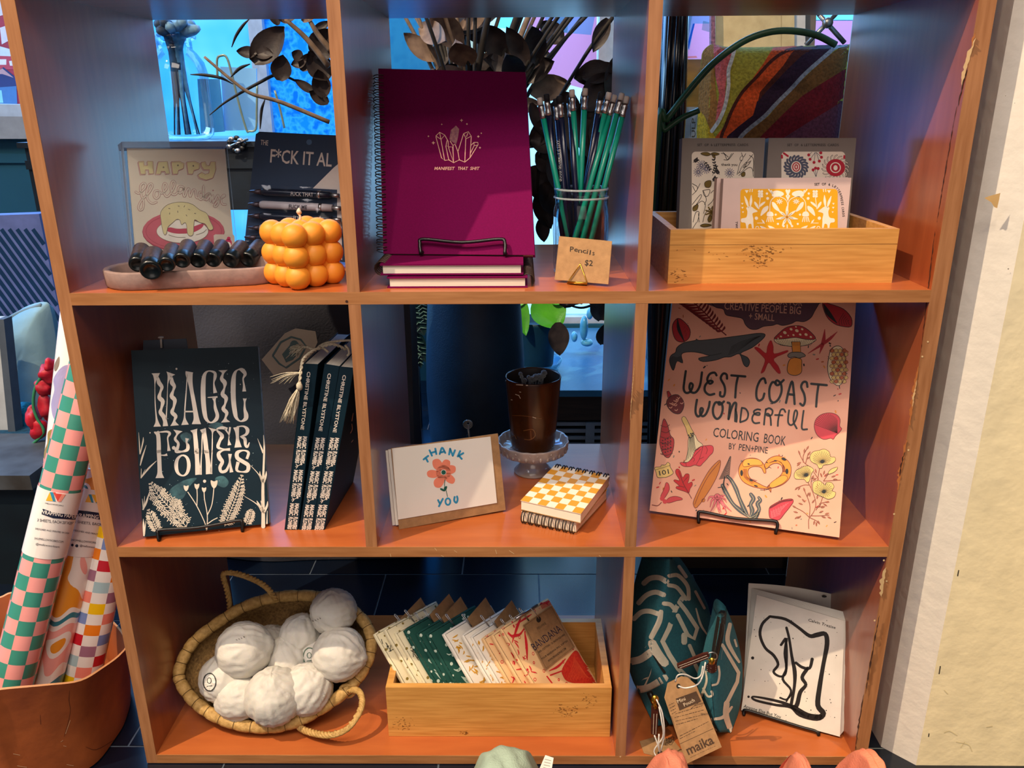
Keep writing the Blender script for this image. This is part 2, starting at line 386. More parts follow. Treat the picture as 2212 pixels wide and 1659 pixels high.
# ================================================================== the cube shelf
t = .0147; XL = (0.0, .33); XM = (.3447, .6706); XR = (.6853, 1.0158); D = .342
ZA, ZB, ZC, ZT = 0.0, -.342, -.6874, .3284; TOP = .70
sh = thing('cube_shelf', 'cherry laminate cube shelf unit with tan edging, open at the back', 'shelf', (.5, .17, ZC - t))
def panel(name, lo, hi, m, e, lab=None):
    b = MB(); b.box(lo, hi, m); b.box((lo[0], lo[1] - .0012, lo[2]), (hi[0], lo[1], hi[2]), e); return b
def zig(S, T, a, b, w, m, mb, n=26, layer=2, seed=1):     # ragged chip along an edge
    r = random.Random(seed); L = []; Rr = []
    for i in range(n + 1):
        u = i / n; x = a[0] + (b[0] - a[0]) * u; y = a[1] + (b[1] - a[1]) * u; ww = w * sin(pi * min(1, max(0, u))) ** .5 * r.uniform(.35, 1.2)
        L.append((x - ww, y)); Rr.append((x + r.uniform(-.6, 1.2), y))
    mb.poly(S, T, L + Rr[::-1], m, layer)
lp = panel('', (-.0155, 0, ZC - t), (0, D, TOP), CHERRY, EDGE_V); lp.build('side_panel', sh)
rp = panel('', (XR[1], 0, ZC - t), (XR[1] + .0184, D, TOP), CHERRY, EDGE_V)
SR = Surf((XR[1], 0, 0), (-1, 0, 0)); SF = Surf((0, -.0012, 0), (0, -1, 0))
pale = flat('D8B98A', .8); dk = flat('3B1D10', .8); mid = flat('B5713C', .8)
zig(SR, ID, (2108, 82), (2078, 185), 9, pale, rp, 18, 2, 3); zig(SR, ID, (2109, 70), (2100, 100), 5, mid, rp, 8, 3, 4)
zig(SR, ID, (2090, 150), (2070, 230), 3, dk, rp, 14, 3, 5); zig(SR, ID, (1985, 790), (1966, 920), 7, mid, rp, 26, 2, 6)
zig(SR, ID, (1982, 820), (1972, 880), 4, pale, rp, 16, 3, 7); zig(SR, ID, (1960, 950), (1940, 1060), 8, mid, rp, 26, 2, 8); zig(SR, ID, (1955, 975), (1944, 1030), 4, dk, rp, 12, 3, 9)
zig(SR, ID, (1915, 1225), (1905, 1290), 9, pale, rp, 14, 2, 10); zig(SR, ID, (1900, 1330), (1870, 1500), 3, dk, rp, 30, 2, 11); zig(SR, ID, (1866, 1500), (1848, 1620), 3, dk, rp, 24, 2, 12)
for a, b, s in (((2067, 230), (2024, 480), 21), ((2020, 500), (1990, 760), 22)): zig(SR, ID, a, b, 1.6, dk, rp, 40, 2, s)
for (x, y) in ((2004, 738), (1992, 770), (1962, 972), (1931, 1110), (1915, 1255), (1889, 1340), (1909, 1210)): rp.dot(SF, ID, (x, y), 2.2, pale, 3, 7)
rp.build('side_panel', sh)
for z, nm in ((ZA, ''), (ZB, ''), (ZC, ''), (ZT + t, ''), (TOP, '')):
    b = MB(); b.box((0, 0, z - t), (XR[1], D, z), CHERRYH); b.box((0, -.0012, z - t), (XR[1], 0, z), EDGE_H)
    if z == ZB:
        for p in ([(180, 1590), (185, 1608)], [(455, 1555), (468, 1570)], [(495, 1600), (510, 1608)], [(575, 1570), (592, 1580)], [(830, 1565), (838, 1590)], [(915, 1570), (945, 1590)], [(1470, 1600), (1480, 1607)]): b.stroke(SF, K5, p, 2.5, pale, 3)
    if z == ZA: b.dot(SF, ID, (749, 651), 3, dk, 3)
    if z == ZC:
        for x in (1080, 1340, 1480, 1700): b.dot(SF, ID, (x, 1634), 1.8, pale, 3)
    b.build('shelf_board', sh)
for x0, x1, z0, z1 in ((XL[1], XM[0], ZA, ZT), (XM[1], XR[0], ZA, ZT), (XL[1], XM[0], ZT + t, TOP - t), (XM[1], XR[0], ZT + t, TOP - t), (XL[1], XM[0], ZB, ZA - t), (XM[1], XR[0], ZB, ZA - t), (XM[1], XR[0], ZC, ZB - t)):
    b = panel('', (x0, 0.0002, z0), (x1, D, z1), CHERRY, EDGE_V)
    if z0 == ZB and x0 == XM[1]:
        Sd = Surf((x0, 0, 0), (-1, 0, 0)); zig(Sd, K5, (1690, 420), (1662, 780), 4, pale, b, 40, 2, 31)
        b.poly(Sd, K5, [(1585, 1525), (1600, 1505), (1615, 1525), (1612, 1545), (1590, 1540)], dk, 2)
    b.build('divider', sh)
# ================================================================== helpers for standing goods
def rectq(S, T, q, off=0): return [S.at(T(p), off) for p in q]
def wire_easel(label, S, loop, feet, group=None, back=.09, up=.12, r=.0022, off=.010, z0=0.0, name='display_easel'):
    """black bent-wire stand: front lip in photo coordinates on a plane `off` before the goods, arms under it, back rest"""
    P = [S.at(p, off) for p in loop]; a, b = P[0], P[-1]
    a = Vector((a.x, a.y, z0 + r)); b = Vector((b.x, b.y, z0 + r)); h = Vector((-(b - a).y, (b - a).x, 0)).normalized()
    c = (a + b) / 2; o = thing(name, label, 'easel', (c.x, c.y, z0), group)
    m = MB(); m.tube(cr([a] + P[1:-1] + [b], 5), r, BLACKW, 8); m.build('front_lip', o)
    for p in (a, b):
        m = MB(); e = p + h * (off + .012 + .003); m.tube([p, e + Vector((0, 0, 0))], r, BLACKW, 8); m.build('arm', o)
    u = S.up; w = (b - a); s0 = a + h * (off + .026); s1 = b + h * (off + .026)
    t0 = s0 + u * up + w * .12; t1 = s1 + u * up - w * .12
    m = MB(); m.tube(cr([s0, t0 - u * .01, t0 + w * .04, t1 - w * .04, t1 - u * .01, s1], 4), r, BLACKW, 8)
    m.tube([s0, s1], r, BLACKW, 8); m.tube([(t0 + t1) / 2, Vector(((t0 + t1) / 2 + h * .03).to_tuple()[:2] + (z0 + r,))], r, BLACKW, 8)
    m.build('back_rest', o); return o
def coil(mb, p0, p1, axis_out, nrm, n, rad, m, w=.0007, dbl=True):    # row of wire rings from p0 to p1
    d = (p1 - p0); L = d.length; e = d.normalized()
    for i in range(n):
        c0 = p0 + d * ((i + .5) / n)
        for k in ((-.18, .18) if dbl else (0,)):
            c = c0 + e * (L / n * k)
            mb.tube([c + (axis_out * cos(a) + nrm * sin(a)) * rad for a in [2 * pi * q / 14 for q in range(14)]], w, m, 5, True)

# ================================================================== row 1, left cell
conc = mat('concrete_tray', '9A8078', .8, c2='86706A', scale=90, bump=.15)
def oval(cx, cy, hx, r, z, ang, n=14):        # stadium outline
    P = []
    for s, a0 in ((1, -pi / 2), (-1, pi / 2)):
        for i in range(n + 1):
            a = a0 + pi * i / n; P.append(Vector((s * hx + r * cos(a), r * sin(a), 0)))
    M = Matrix.Rotation(ang, 3, 'Z'); return [M @ p + Vector((cx, cy, z)) for p in P]
tcx, tcy, tan_ = .128, .068, radians(12)
tr_ = thing('oval_tray', 'pinkish concrete oval tray holding dark roll-on bottles in the top left cell', 'tray', (tcx, tcy, ZA))
loops = [oval(tcx, tcy, .062, .044, .0005, tan_), oval(tcx, tcy, .062, .046, .003, tan_), oval(tcx, tcy, .062, .047, .020, tan_), oval(tcx, tcy, .062, .0462, .0215, tan_),
         oval(tcx, tcy, .062, .041, .0215, tan_), oval(tcx, tcy, .062, .040, .019, tan_), oval(tcx, tcy, .062, .038, .006, tan_)]
mb = MB(); n = len(loops[0])
vs = [v for l in loops for v in l]; mb.add(vs, [(j * n + i, j * n + (i + 1) % n, (j + 1) * n + (i + 1) % n, (j + 1) * n + i) for j in range(len(loops) - 1) for i in range(n)], conc, True)
mb.add(loops[0], [tuple(range(n))], conc); mb.add(loops[-1], [tuple(range(n))], conc); mb.build('tray_body', tr_)
# roll-on bottles lying with their caps to the front
blk = mat('black_cap', '0C1416', .3, var=.05, spec=.6); lab = mat('bottle_label', '4A3A38', .45, c2='241E22', scale=400, spec=.5)
lbd = ['big dark jar standing highest at the left of the oval tray', 'dark bottle lying behind and left of the big jar in the tray', 'low dark bottle just right of the big jar in the tray', 'rounded dark bottle below the red plate rim of the brunch card',
       'dark bottle fourth from the right end of the tray', 'dark bottle third from the right end of the tray', 'dark bottle in front of the little red-haired face sticker', 'dark bottle at the right end of the oval tray']
spec_b = [((350, 1290), .0125, 1.045, 16), ((225, 1330), .010, 1.075, 14), ((530, 1330), .0095, 1.045, 10), ((685, 1290), .0098, 1.055, 8), ((850, 1290), .0098, 1.07, 4), ((1005, 1285), .0098, 1.085, 0), ((1185, 1290), .0102, 1.10, -6), ((1365, 1280), .0105, 1.115, -10)]
for i, (p, r, dist, yaw) in enumerate(spec_b):
    c = PD(*H1(p), dist); c.z = max(c.z, .0062 + r) if i > 0 else .020 + r
    if i == 0: c.z = .0265
    d = Vector((sin(radians(yaw)) * -1, cos(radians(yaw)), .30)).normalized(); w = d.orthogonal().normalized(); u = d.cross(w)
    M = Matrix((w, u, d)).transposed()
    b = thing('roll_on_bottle', lbd[i], 'bottle', (c.x, c.y, c.z - r), 'dark roll-on bottles in the oval tray')
    mb = MB(); mb.lathe([(r, .012), (r, .040), (r * .9, .042), (0, .042)], c, lab, 20, M); mb.build('bottle_label', b)
    mb = MB(); mb.lathe([(0, -.0006), (r * .62, -.0006), (r * .64, -.0012), (r * .90, -.0012), (r * .92, -.0011), (r * 1.0, .0004), (r * 1.02, .0012), (r * 1.02, .0115), (r, .0125)], c, blk, 20, M); mb.build('cap', b)
# greeting card in clear acrylic holder
SH = lean((287, 588), (515, 556), .010, 17)
hold = thing('card_holder', 'clear acrylic stand holding the brunch greeting card behind the oval tray', 'card stand', (.10, .14, ZA + .0215))
acr = glass('acrylic', (.96, .98, .99), .04, .08)
acre = mat('acrylic_edge', '9DB4CF', .15, alpha=.55, var=0, spec=.8)
q = rectq(SH, H1, [(52, 62), (1140, 55), (1262, 1260), (165, 1340)], .004)
mb = MB(); mb.slab(q, SH.n * -.0022, acr, acre)
mb.slab([q[0], q[1], q[1] - SH.up * .0075, q[0] - SH.up * .0075], SH.n * -.016, acre)
mb.slab([q[0], q[0] + (q[1] - q[0]) * .012, q[3] + (q[2] - q[3]) * .012, q[3]], SH.n * -.006, acre)
mb.build('front_pane', hold)
mb = MB(); q2 = [p + SH.n * -.012 for p in q]; mb.slab(q2, SH.n * -.002, acr, acre); mb.build('back_pane', hold)
card = MB(); cream = mat('card_cream', 'DCD3C4', .6, var=.02)
qc = rectq(SH, H1, [(116, 122), (1135, 130), (1240, 1250), (212, 1320)], 0); card.slab(qc, SH.n * -.0012, cream)
pk = flat('B98A8C'); pkf = flat('D7B8B0'); yel = flat('DDD3A4'); gre = flat('8C8478'); plr = flat('C9697A'); plr2 = flat('A84C60'); wht = flat('EDE8E0'); redm = flat('C05068')
H = lambda pts: pts
letters = [[(232, 262), (290, 256), (296, 300), (330, 300), (326, 256), (385, 258), (398, 385), (345, 388), (340, 345), (306, 345), (312, 390), (258, 392)],
           [(440, 262), (535, 260), (562, 385), (520, 388), (510, 362), (470, 362), (468, 390), (415, 390)],
           [(574, 262), (660, 256), (710, 280), (705, 330), (650, 352), (645, 388), (592, 390)],
           [(735, 264), (820, 258), (872, 280), (868, 335), (812, 352), (800, 390), (752, 388)],
           [(885, 268), (930, 262), (945, 300), (975, 300), (985, 262), (1035, 262), (1042, 340), (1010, 430), (940, 452), (870, 430), (850, 398), (890, 372), (930, 392), (968, 380), (975, 345), (915, 345), (890, 310)]]
for L in letters:
    card.poly(SH, H1, [(x - 7, y + 9) for x, y in L], pkf, 1); card.poly(SH, H1, L, yel, 2)
    card.stroke(SH, H1, L, 5, pk, 3, False, closed=True); card.stroke(SH, H1, [(x - 8, y + 10) for x, y in L], 3, pk, 2, False, closed=True)
for c in ((495, 320), (645, 300), (805, 305)): card.dot(SH, H1, c, 9, gre, 3)
scr = [[(205, 575), (240, 590), (300, 540), (310, 500), (285, 485), (255, 520), (262, 600), (290, 680), (280, 750), (250, 765), (235, 730), (270, 660), (340, 590), (380, 520), (368, 490), (340, 510), (320, 590), (335, 660), (380, 695), (425, 680)],
       [(440, 560), (405, 570), (395, 620), (425, 645), (455, 610), (450, 570), (480, 590), (530, 540), (525, 495), (500, 490), (490, 540), (510, 610), (545, 620), (600, 540), (615, 480), (590, 465), (572, 510), (580, 590), (615, 605), (650, 570)],
       [(700, 525), (660, 520), (645, 560), (665, 590), (700, 560), (708, 525), (700, 590), (715, 625), (740, 560), (760, 540), (765, 600), (775, 625), (800, 560), (825, 560), (835, 630), (860, 640)],
       [(905, 580), (870, 580), (865, 640), (890, 655), (915, 600), (912, 510), (905, 600), (918, 655), (950, 600), (980, 600), (960, 640), (940, 660), (930, 625), (965, 590), (985, 620), (980, 680), (1010, 610), (1010, 690), (1040, 640), (1060, 610), (1075, 660), (1050, 720), (1020, 725), (1050, 680), (1100, 640), (1130, 620), (1125, 605), (1095, 640), (1105, 700), (1145, 705)]]
for L in scr:
    card.stroke(SH, H1, L, 24, pk, 1); card.stroke(SH, H1, L, 15, cream, 3)
card.dot(SH, H1, (1010, 560), 8, pk, 3)
E_ = lambda cx, cy, rx, ry, n=26, rot=0: [(cx + rx * cos(a) * cos(rot) - ry * sin(a) * sin(rot), cy + rx * cos(a) * sin(rot) + ry * sin(a) * cos(rot)) for a in [2 * pi * k / n for k in range(n)]]
card.poly(SH, H1, E_(702, 990, 428, 212), plr2, 3); card.poly(SH, H1, E_(702, 982, 424, 208), plr, 4); card.stroke(SH, H1, E_(705, 985, 392, 182), 4, plr2, 5, closed=True)
card.poly(SH, H1, E_(690, 985, 268, 122), wht, 6); card.stroke(SH, H1, E_(690, 985, 268, 122), 4, gre, 7, closed=True)
card.poly(SH, H1, [(520, 970), (560, 945), (640, 960), (760, 950), (900, 905), (890, 950), (790, 1000), (650, 1010), (560, 995)], redm, 7, True)
card.poly(SH, H1, [(575, 930), (610, 880), (650, 870), (670, 920), (700, 905), (725, 935), (680, 960), (600, 950)], wht, 8, True)
sauce = [(463, 790), (520, 720), (600, 690), (690, 683), (790, 705), (870, 765), (940, 800), (975, 880), (1005, 940), (1000, 968), (965, 970), (925, 910), (870, 895), (830, 870), (812, 875), (805, 950), (800, 1015), (770, 1035), (742, 1010), (732, 930), (715, 895), (680, 918), (662, 872), (630, 862), (590, 895), (540, 940), (522, 1010), (500, 1020), (482, 970), (468, 880)]
card.poly(SH, H1, sauce, yel, 9, True, 3); card.stroke(SH, H1, sauce, 5, gre, 10, closed=True)
for (x, y, a) in ((552, 750, .1), (650, 725, .2), (708, 728, 2), (757, 760, .4), (640, 783, 1.4), (555, 802, 1.7), (820, 800, .1), (730, 822, 1)): card.dot(SH, H1, (x, y), 12, gre, 11, 8, 4, a)
card.stroke(SH, H1, [(545, 1022), (620, 1045), (720, 1048)], 4, gre, 9); card.stroke(SH, H1, [(830, 1022), (900, 1000), (940, 965)], 4, gre, 9)
card.poly(SH, H1, [(1012, 1030), (1030, 1018), (1215, 1020), (1228, 1035), (1240, 1230), (1025, 1240)], mat('sticker', 'E2D6CA', .5), 12)
card.dot(SH, H1, (1163, 1110), 38, flat('C23A66'), 13, 14, 46); card.dot(SH, H1, (1168, 1062), 20, flat('C23A66'), 13, 12); card.poly(SH, H1, E_(1163, 1135, 30, 38), wht, 14)
card.stroke(SH, H1, [(1135, 1120), (1150, 1112), (1165, 1118)], 4, flat('C23A66'), 15); card.dot(SH, H1, (1165, 1160), 8, flat('C23A66'), 15, 8, 4)
for s in (-1, 1): card.stroke(SH, H1, [(1163 + s * 26, 1160), (1163 + s * 40, 1200)], 4, flat('B98A8C'), 14)
o = card.build('greeting_card'); tag(o, 'cream greeting card reading HAPPY Hollandaise with a sauced dish on a red plate', 'card')
# pen set on a dark backing card
SP = Surf(U(530, 548, 'y', .19), (-.13, -1, .24)); SP.up = Vector((0, .23, .97))
pens = thing('pen_set', 'dark blue backing card with a row of joke pens under clear film', 'pen set', (.225, .19, ZA))
navy = mat('navy_card', '0C2A4A', .55, var=.05); silv = flat('C9C2BC', .4)
mb = MB(); q = rectq(SP, F1, [(165, 22), (935, 55), (1010, 1320), (32, 1200)])
q[0] = SP.at(F1((165, 22))); q2 = [SP.at(F1(p)) for p in [(185, 20), (1060, 62), (1120, 1330), (30, 1205), (150, 45)]]
for i, p in enumerate(q2):
    if p.x > .327: q2[i] = p + (p - q2[0]).normalized() * -((p.x - .327) / abs((p - q2[0]).normalized().x))
mb.slab(q2, SP.n * -.002, navy)
def clipx(pts, mx): return [(min(x, mx), y) for x, y in pts]
mb.text(SP, F1, 'THE', (196, 150), (272, 158), 50, silv, 2, .01)
mb.text(SP, F1, 'F*CK IT AL', (292, 325), (905, 368), 132, silv, 2, .012)
mb.poly(SP, F1, [(718, 585), (930, 375), (985, 330), (990, 600)], flat('D8D2CC', .3), 1)
mb.poly(SP, F1, [(60, 1205), (150, 1130), (270, 1140), (300, 1250), (45, 1240)], flat('D8D2CC', .3), 1)
mb.poly(SP, F1, [(960, 600), (1000, 560), (1010, 1300), (960, 1260)], flat('D8D2CC', .3), 1)
mb.dot(SP, F1, (682, 125), 28, mat('peg_hole', '3A5E86', .5), 2, 14); mb.build('backing_card', pens)
for (y, dark, txt, tx) in ((640, 1, 'FUCK THAT', (500, 722)), (765, 0, 'FUCK ME', (480, 660)), (880, 1, 'FUCK IT', (525, 685)), (998, 0, 'FUCK OFF', (452, 655)), (1095, 1, None, None)):
    x0, x1 = (120, 985) if y < 700 else (105, 1000) if y < 1050 else (70, 700)
    m = MB(); A = SP.at(F1((x0 + 115, y - 12)), .0075); B = SP.at(F1((x1 - 70, y + 22)), .0075); col = mat('pen_black', '0E1A2C', .25, spec=.7) if dark else mat('pen_white', 'B9B4B8', .3)
    d = (B - A).normalized(); m.tube([A, A + d * .004, B - d * .02, B], [.0045, .0056, .0056, .005], col, 14)
    tipm = mat('pen_tip', '4A4048', .3, metal=.6); m.tube([A, A - d * .018], [.0045, .0012], tipm, 12)
    if txt:
        k = Skin(m.v, m.f); k.last = A; m.text(k, F1, txt, (tx[0], y + 14), (tx[1], y + 24), 34, silv if dark else flat('33303A'), 3, .006)
    pb_ = m.build('pen_barrel', pens)
    m = MB(); m.tube([B, B + d * .012], .003, STEEL, 10); m.tube([B - d * .018, B - d * .014], .0058, STEEL, 14); m.build('pen_clicker', pb_)
film = glass('clear_film', (.96, .97, 1), .12, .3)
def crinkle(S, T, q, off, amp, nu, nv, seed, m, mb):
    P = [S.at(T(p), off) for p in q]
    def fn(u, v):
        p = (P[0] * (1 - u) + P[1] * u) * (1 - v) + (P[3] * (1 - u) + P[2] * u) * v
        return p + S.n * amp * noise.noise(Vector((u * 7 + seed, v * 11, seed)))
    mb.grid(fn, nu, nv, m)
mb = MB(); crinkle(SP, F1, [(110, 560), (1010, 600), (1015, 1290), (60, 1190)], .0155, .0035, 18, 16, 3, film, mb); mb.build('film_sleeve', pens)
# bubble candle
wax = mat('orange_wax', 'E8962E', .5, var=.03, sub=.25); cc = Vector((.267, .052, 0)); ang = radians(38)
cdl = thing('bubble_candle', 'orange bubble cube candle with white wick beside the oval tray', 'candle', (cc.x, cc.y, 0))
mb = MB(); rr = .0152; st = .0245; Mz = Matrix.Rotation(radians(47), 3, 'Z')
for i in (-1, 0, 1):
    for j in (-1, 0, 1):
        for k in range(3): mb.ball(cc + Mz @ Vector((i * st, j * st, 0)) + Vector((0, 0, rr * .94 + k * st)), rr, wax, 20, 14)
mb.add([cc + Mz @ Vector((sx * .029, sy * .029, z)) for z in (.006, .066) for sx, sy in ((-1, -1), (1, -1), (1, 1), (-1, 1))], [(0, 1, 5, 4), (1, 2, 6, 5), (2, 3, 7, 6), (3, 0, 4, 7), (4, 5, 6, 7)], wax)
mb.build('wax_body', cdl)
mb = MB(); tz = rr * .94 + 2 * st + rr; mb.tube(cr([cc + Vector((0, 0, tz - .003)), cc + Vector((.001, 0, tz + .004)), cc + Vector((-.002, 0, tz + .009)), cc + Vector((.001, .001, tz + .013))], 3), .0014, flat('D8CCB4'), 7)
mb.ball(cc + Vector((0, 0, tz + .009)), .0032, flat('D8CCB4'), 8, 6, fn=lambda p: p * (1 + .3 * noise.noise(p * 3))); mb.build('wick', cdl)

# ================================================================== row 1, middle cell
mar = mat('maroon_cloth', '6C0244', .85, spec=.15, var=.05, scale=500, bump=.1, bscale=1200); foil = mat('rose_foil', 'B98474', .4, metal=.3, var=.05); wirem = mat('bronze_wire', '4A3A34', .35, metal=.7, var=.05)
def lying_notebook(label, x0, x1, y0, y1, z0, h, side):
    o = thing('spiral_notebook', label, 'notebook', ((x0 + x1) / 2, (y0 + y1) / 2, z0), 'maroon spiral notebooks')
    for a in (z0, z0 + h - .0018):
        b = MB(); b.box((x0, y0, a), (x1, y1, a + .0018), mar); b.build('cover', o)
    b = MB(); b.box((x0 + .003, y0 + .002, z0 + .0019), (x1 - .003, y1 - .002, z0 + h - .0019), PAPER); b.build('pages', o)
    b = MB(); xs = x0 if side < 0 else x1; coil(b, Vector((xs, y0 + .006, z0 + h / 2)), Vector((xs, y1 - .006, z0 + h / 2)), Vector((1, 0, 0)), Vector((0, 0, 1)), 24, h * .62, wirem, .0006); b.build('spiral_binding', o)
lying_notebook('maroon spiral notebook at the bottom of the pair lying flat, coil to the right', .374, .543, .020, .235, ZA, .0135, 1)
lying_notebook('maroon spiral notebook lying flat on the lower one, coil to the left', .366, .538, .024, .240, ZA + .0150, .0135, -1)
zb = ZA + .0305
SN = lean((827, 548), (1156, 552), zb, 23)
nb = thing('spiral_notebook', 'large maroon spiral notebook with foil crystals, propped upright on the easel', 'notebook', (.46, .02, zb), 'maroon spiral notebooks')
q = rectq(SN, ID, [(817, 148), (1135, 156), (1155, 551), (828, 548)])
mb = MB(); mb.slab(q, SN.n * -.002, mar)
LN = [[(375, 520), (470, 425), (600, 495), (510, 610), (375, 520)], [(470, 425), (505, 610)], [(375, 540), (520, 1085), (600, 1145), (505, 610)], [(600, 495), (690, 660), (695, 800), (635, 765), (660, 640)], [(600, 1145), (705, 1130), (630, 780)],
      [(695, 800), (800, 800), (830, 1205), (700, 820)], [(705, 1130), (830, 1205), (975, 1130), (940, 930), (870, 740)], [(740, 650), (815, 770), (825, 1195)], [(815, 770), (850, 730)],
      [(1085, 460), (1205, 410), (1280, 525), (1150, 590), (1085, 460)], [(1190, 455), (1160, 535)], [(1085, 460), (940, 920)], [(1140, 590), (1115, 1190)], [(1280, 525), (1250, 1075)], [(975, 1130), (1115, 1190), (1250, 1075), (1455, 740), (1450, 685), (1350, 685), (1265, 770)], [(1350, 690), (1355, 765), (1450, 755)], [(1355, 765), (1265, 950)]]
for L in LN: mb.stroke(SN, N1, L, 19, foil, 2, False)
mb.poly(SN, N1, [(720, 600), (760, 370), (890, 255), (970, 340), (940, 560), (890, 740), (850, 700), (760, 650)], mat('foil_fill', '8E5A58', .5, metal=.2, c2='6A2C48', scale=300), 2)
for (x, y, s) in ((1030, 120, 45), (525, 222, 26), (1170, 215, 30), (183, 528, 28), (310, 695, 48), (1538, 450, 24), (1460, 535, 38), (1503, 820, 34)):
    mb.poly(SN, N1, [(x, y - s), (x + s * .28, y - s * .28), (x + s, y), (x + s * .28, y + s * .28), (x, y + s), (x - s * .28, y + s * .28), (x - s, y), (x - s * .28, y - s * .28)], foil, 2)
for w, a, b in (('MANIFEST', 335, 845), ('THAT', 925, 1185), ('SHIT', 1245, 1480)): mb.text(SN, N1, w, (a, 1388), (b, 1390), 80, foil, 2, .015, .2)
mb.build('front_cover', nb)
mb = MB(); mb.slab([p + SN.n * -.0022 + (SN.e * .003 if i in (0, 3) else -SN.e * .003) - (SN.up * .003 if i < 2 else -SN.up * .001) for i, p in enumerate(q)], SN.n * -.009, PAPER); mb.build('pages', nb)
mb = MB(); mb.slab([p + SN.n * -.0114 for p in q], SN.n * -.002, mar); mb.build('back_cover', nb)
mb = MB(); a = SN.at((818, 158), -.006); b = SN.at((826, 545), -.006); coil(mb, b, a, SN.e, SN.n, 24, .0085, wirem, .0007); mb.build('spiral_binding', nb)
wire_easel('black wire easel holding the upright maroon notebook', SN, [(912, 556), (910, 530), (918, 520), (1000, 527), (1080, 520), (1092, 528), (1092, 558)], None, z0=zb, up=.10, off=.008)

# pencil jar
JC = Vector((.6125, .118, 0)); gl = glass('jar_glass', (.95, .97, .98), .03, .14)
jar = thing('glass_jar', 'clear ribbed mason jar packed with green and navy pencils', 'jar', JC)
def facet(p, a):
    if .015 < p.z < .078: k = 1 + .025 * sin(a * 22 + p.z * 260) * sin(a * 22 - p.z * 260); return Vector((p.x * k, p.y * k, p.z))
    return p
mb = MB(); mb.lathe([(0, .0005), (.030, .0005), (.034, .004), (.0355, .012), (.0355, .02), (.0355, .03), (.0355, .04), (.0355, .05), (.0355, .06), (.0355, .07), (.0350, .08), (.033, .088), (.033, .094), (.0345, .096), (.033, .098), (.033, .104), (.0342, .106), (.0335, .109), (.031, .109), (.031, .09), (.0325, .07), (.0325, .012), (0, .006)], JC, gl, 64, wob=facet); mb.build('jar_glass', jar)
rgm = mat('rim_glass', 'C4CCD0', .08, alpha=.38, var=0, spec=1.0)
for z_, r_2 in ((.107, .0335), (.0965, .0343), (.0015, .033)):
    mb = MB(); mb.tube([JC + Vector((cos(a) * r_2, sin(a) * r_2, z_)) for a in [2 * pi * k / 48 for k in range(48)]], .0013, rgm, 8, True); mb.build('glass_ring', jar)
teal_p = mat('teal_lacquer', '0A8C74', .3, var=.03, spec=.6); nav_p = mat('navy_lacquer', '0A1230', .25, var=.03, spec=.6)
er_w = mat('white_eraser', 'D9CFC6', .7); er_b = mat('black_eraser', '14151C', .8)
pc = [('t', (1165, 211), (-.008, -.012), (1207, 470), 'teal pencil leaning furthest left in the jar'), ('n', (1180, 203), (-.018, .006), None, 'navy pencil second from the left in the jar, black eraser'), ('n', (1200, 213), (-.012, -.012), None, 'navy pencil printed GOOD GRAMMAR IS SEXY down its side'),
      ('n', (1208, 207), (-.006, .010), None, 'navy pencil half hidden behind the printed grammar pencil'), ('n', (1230, 206), (.0, -.014), None, 'navy pencil with black eraser in the middle of the jar'), ('t', (1235, 193), (.005, .006), None, 'teal pencil behind the middle black-eraser pencil'),
      ('t', (1264, 190), (-.004, .000), None, 'tallest teal pencil, white eraser standing clear in the centre'), ('n', (1299, 199), (-.008, .010), None, 'navy pencil behind the right-hand fan, black eraser higher'), ('n', (1311, 209), (-.016, -.010), None, 'navy pencil leaning right in front of the teal fan'),
      ('t', (1316, 199), (-.012, .004), None, 'teal pencil mostly hidden behind the right-hand fan'), ('t', (1328, 205), (-.018, -.018), None, 'leftmost of the three teal pencils fanned to the right'), ('t', (1344, 201), (-.008, -.020), None, 'middle one of the three teal pencils fanned to the right'), ('t', (1355, 208), (.004, -.018), None, 'teal pencil leaning furthest right in the jar')]
for i, (k, top, b, _, lb) in enumerate(pc):
    B = JC + Vector((b[0], b[1], .008)); yt = JC.y + (b[1] * -.3); T = U(*top, 'y', yt); d = (T - B).normalized(); T = B + d * min((T - B).length, .30)
    o = thing('pencil', lb, 'pencil', B, 'pencils in the mason jar'); body = teal_p if k == 't' else nav_p; r = .0037
    m = MB(); m.tube([B + d * .016, T - d * .024], r, body, 6); m.tube([B, B + d * .016], [.0006, r], flat('C9A070'), 8)
    if i == 2:
        sk = Skin(m.v, m.f); sk.last = T; m.text(sk, K2, 'GOOD GRAMMAR IS SEXY.', (1291, 985), (1279, 758), 15, silv, 3, .01)
    m.build('barrel', o)
    m = MB(); m.tube([T - d * .025, T - d * .021, T - d * .020, T - d * .016, T - d * .014, T - d * .009], [r * 1.1, r * 1.1, r * .98, r * .98, r * 1.1, r * 1.1], STEEL, 12); fe_ = m.build('ferrule', o)
    m = MB(); m.tube([T - d * .009, T - d * .001, T], [r * .98, r * .98, r * .7], er_w if k == 't' else er_b, 12); m.build('eraser', fe_)
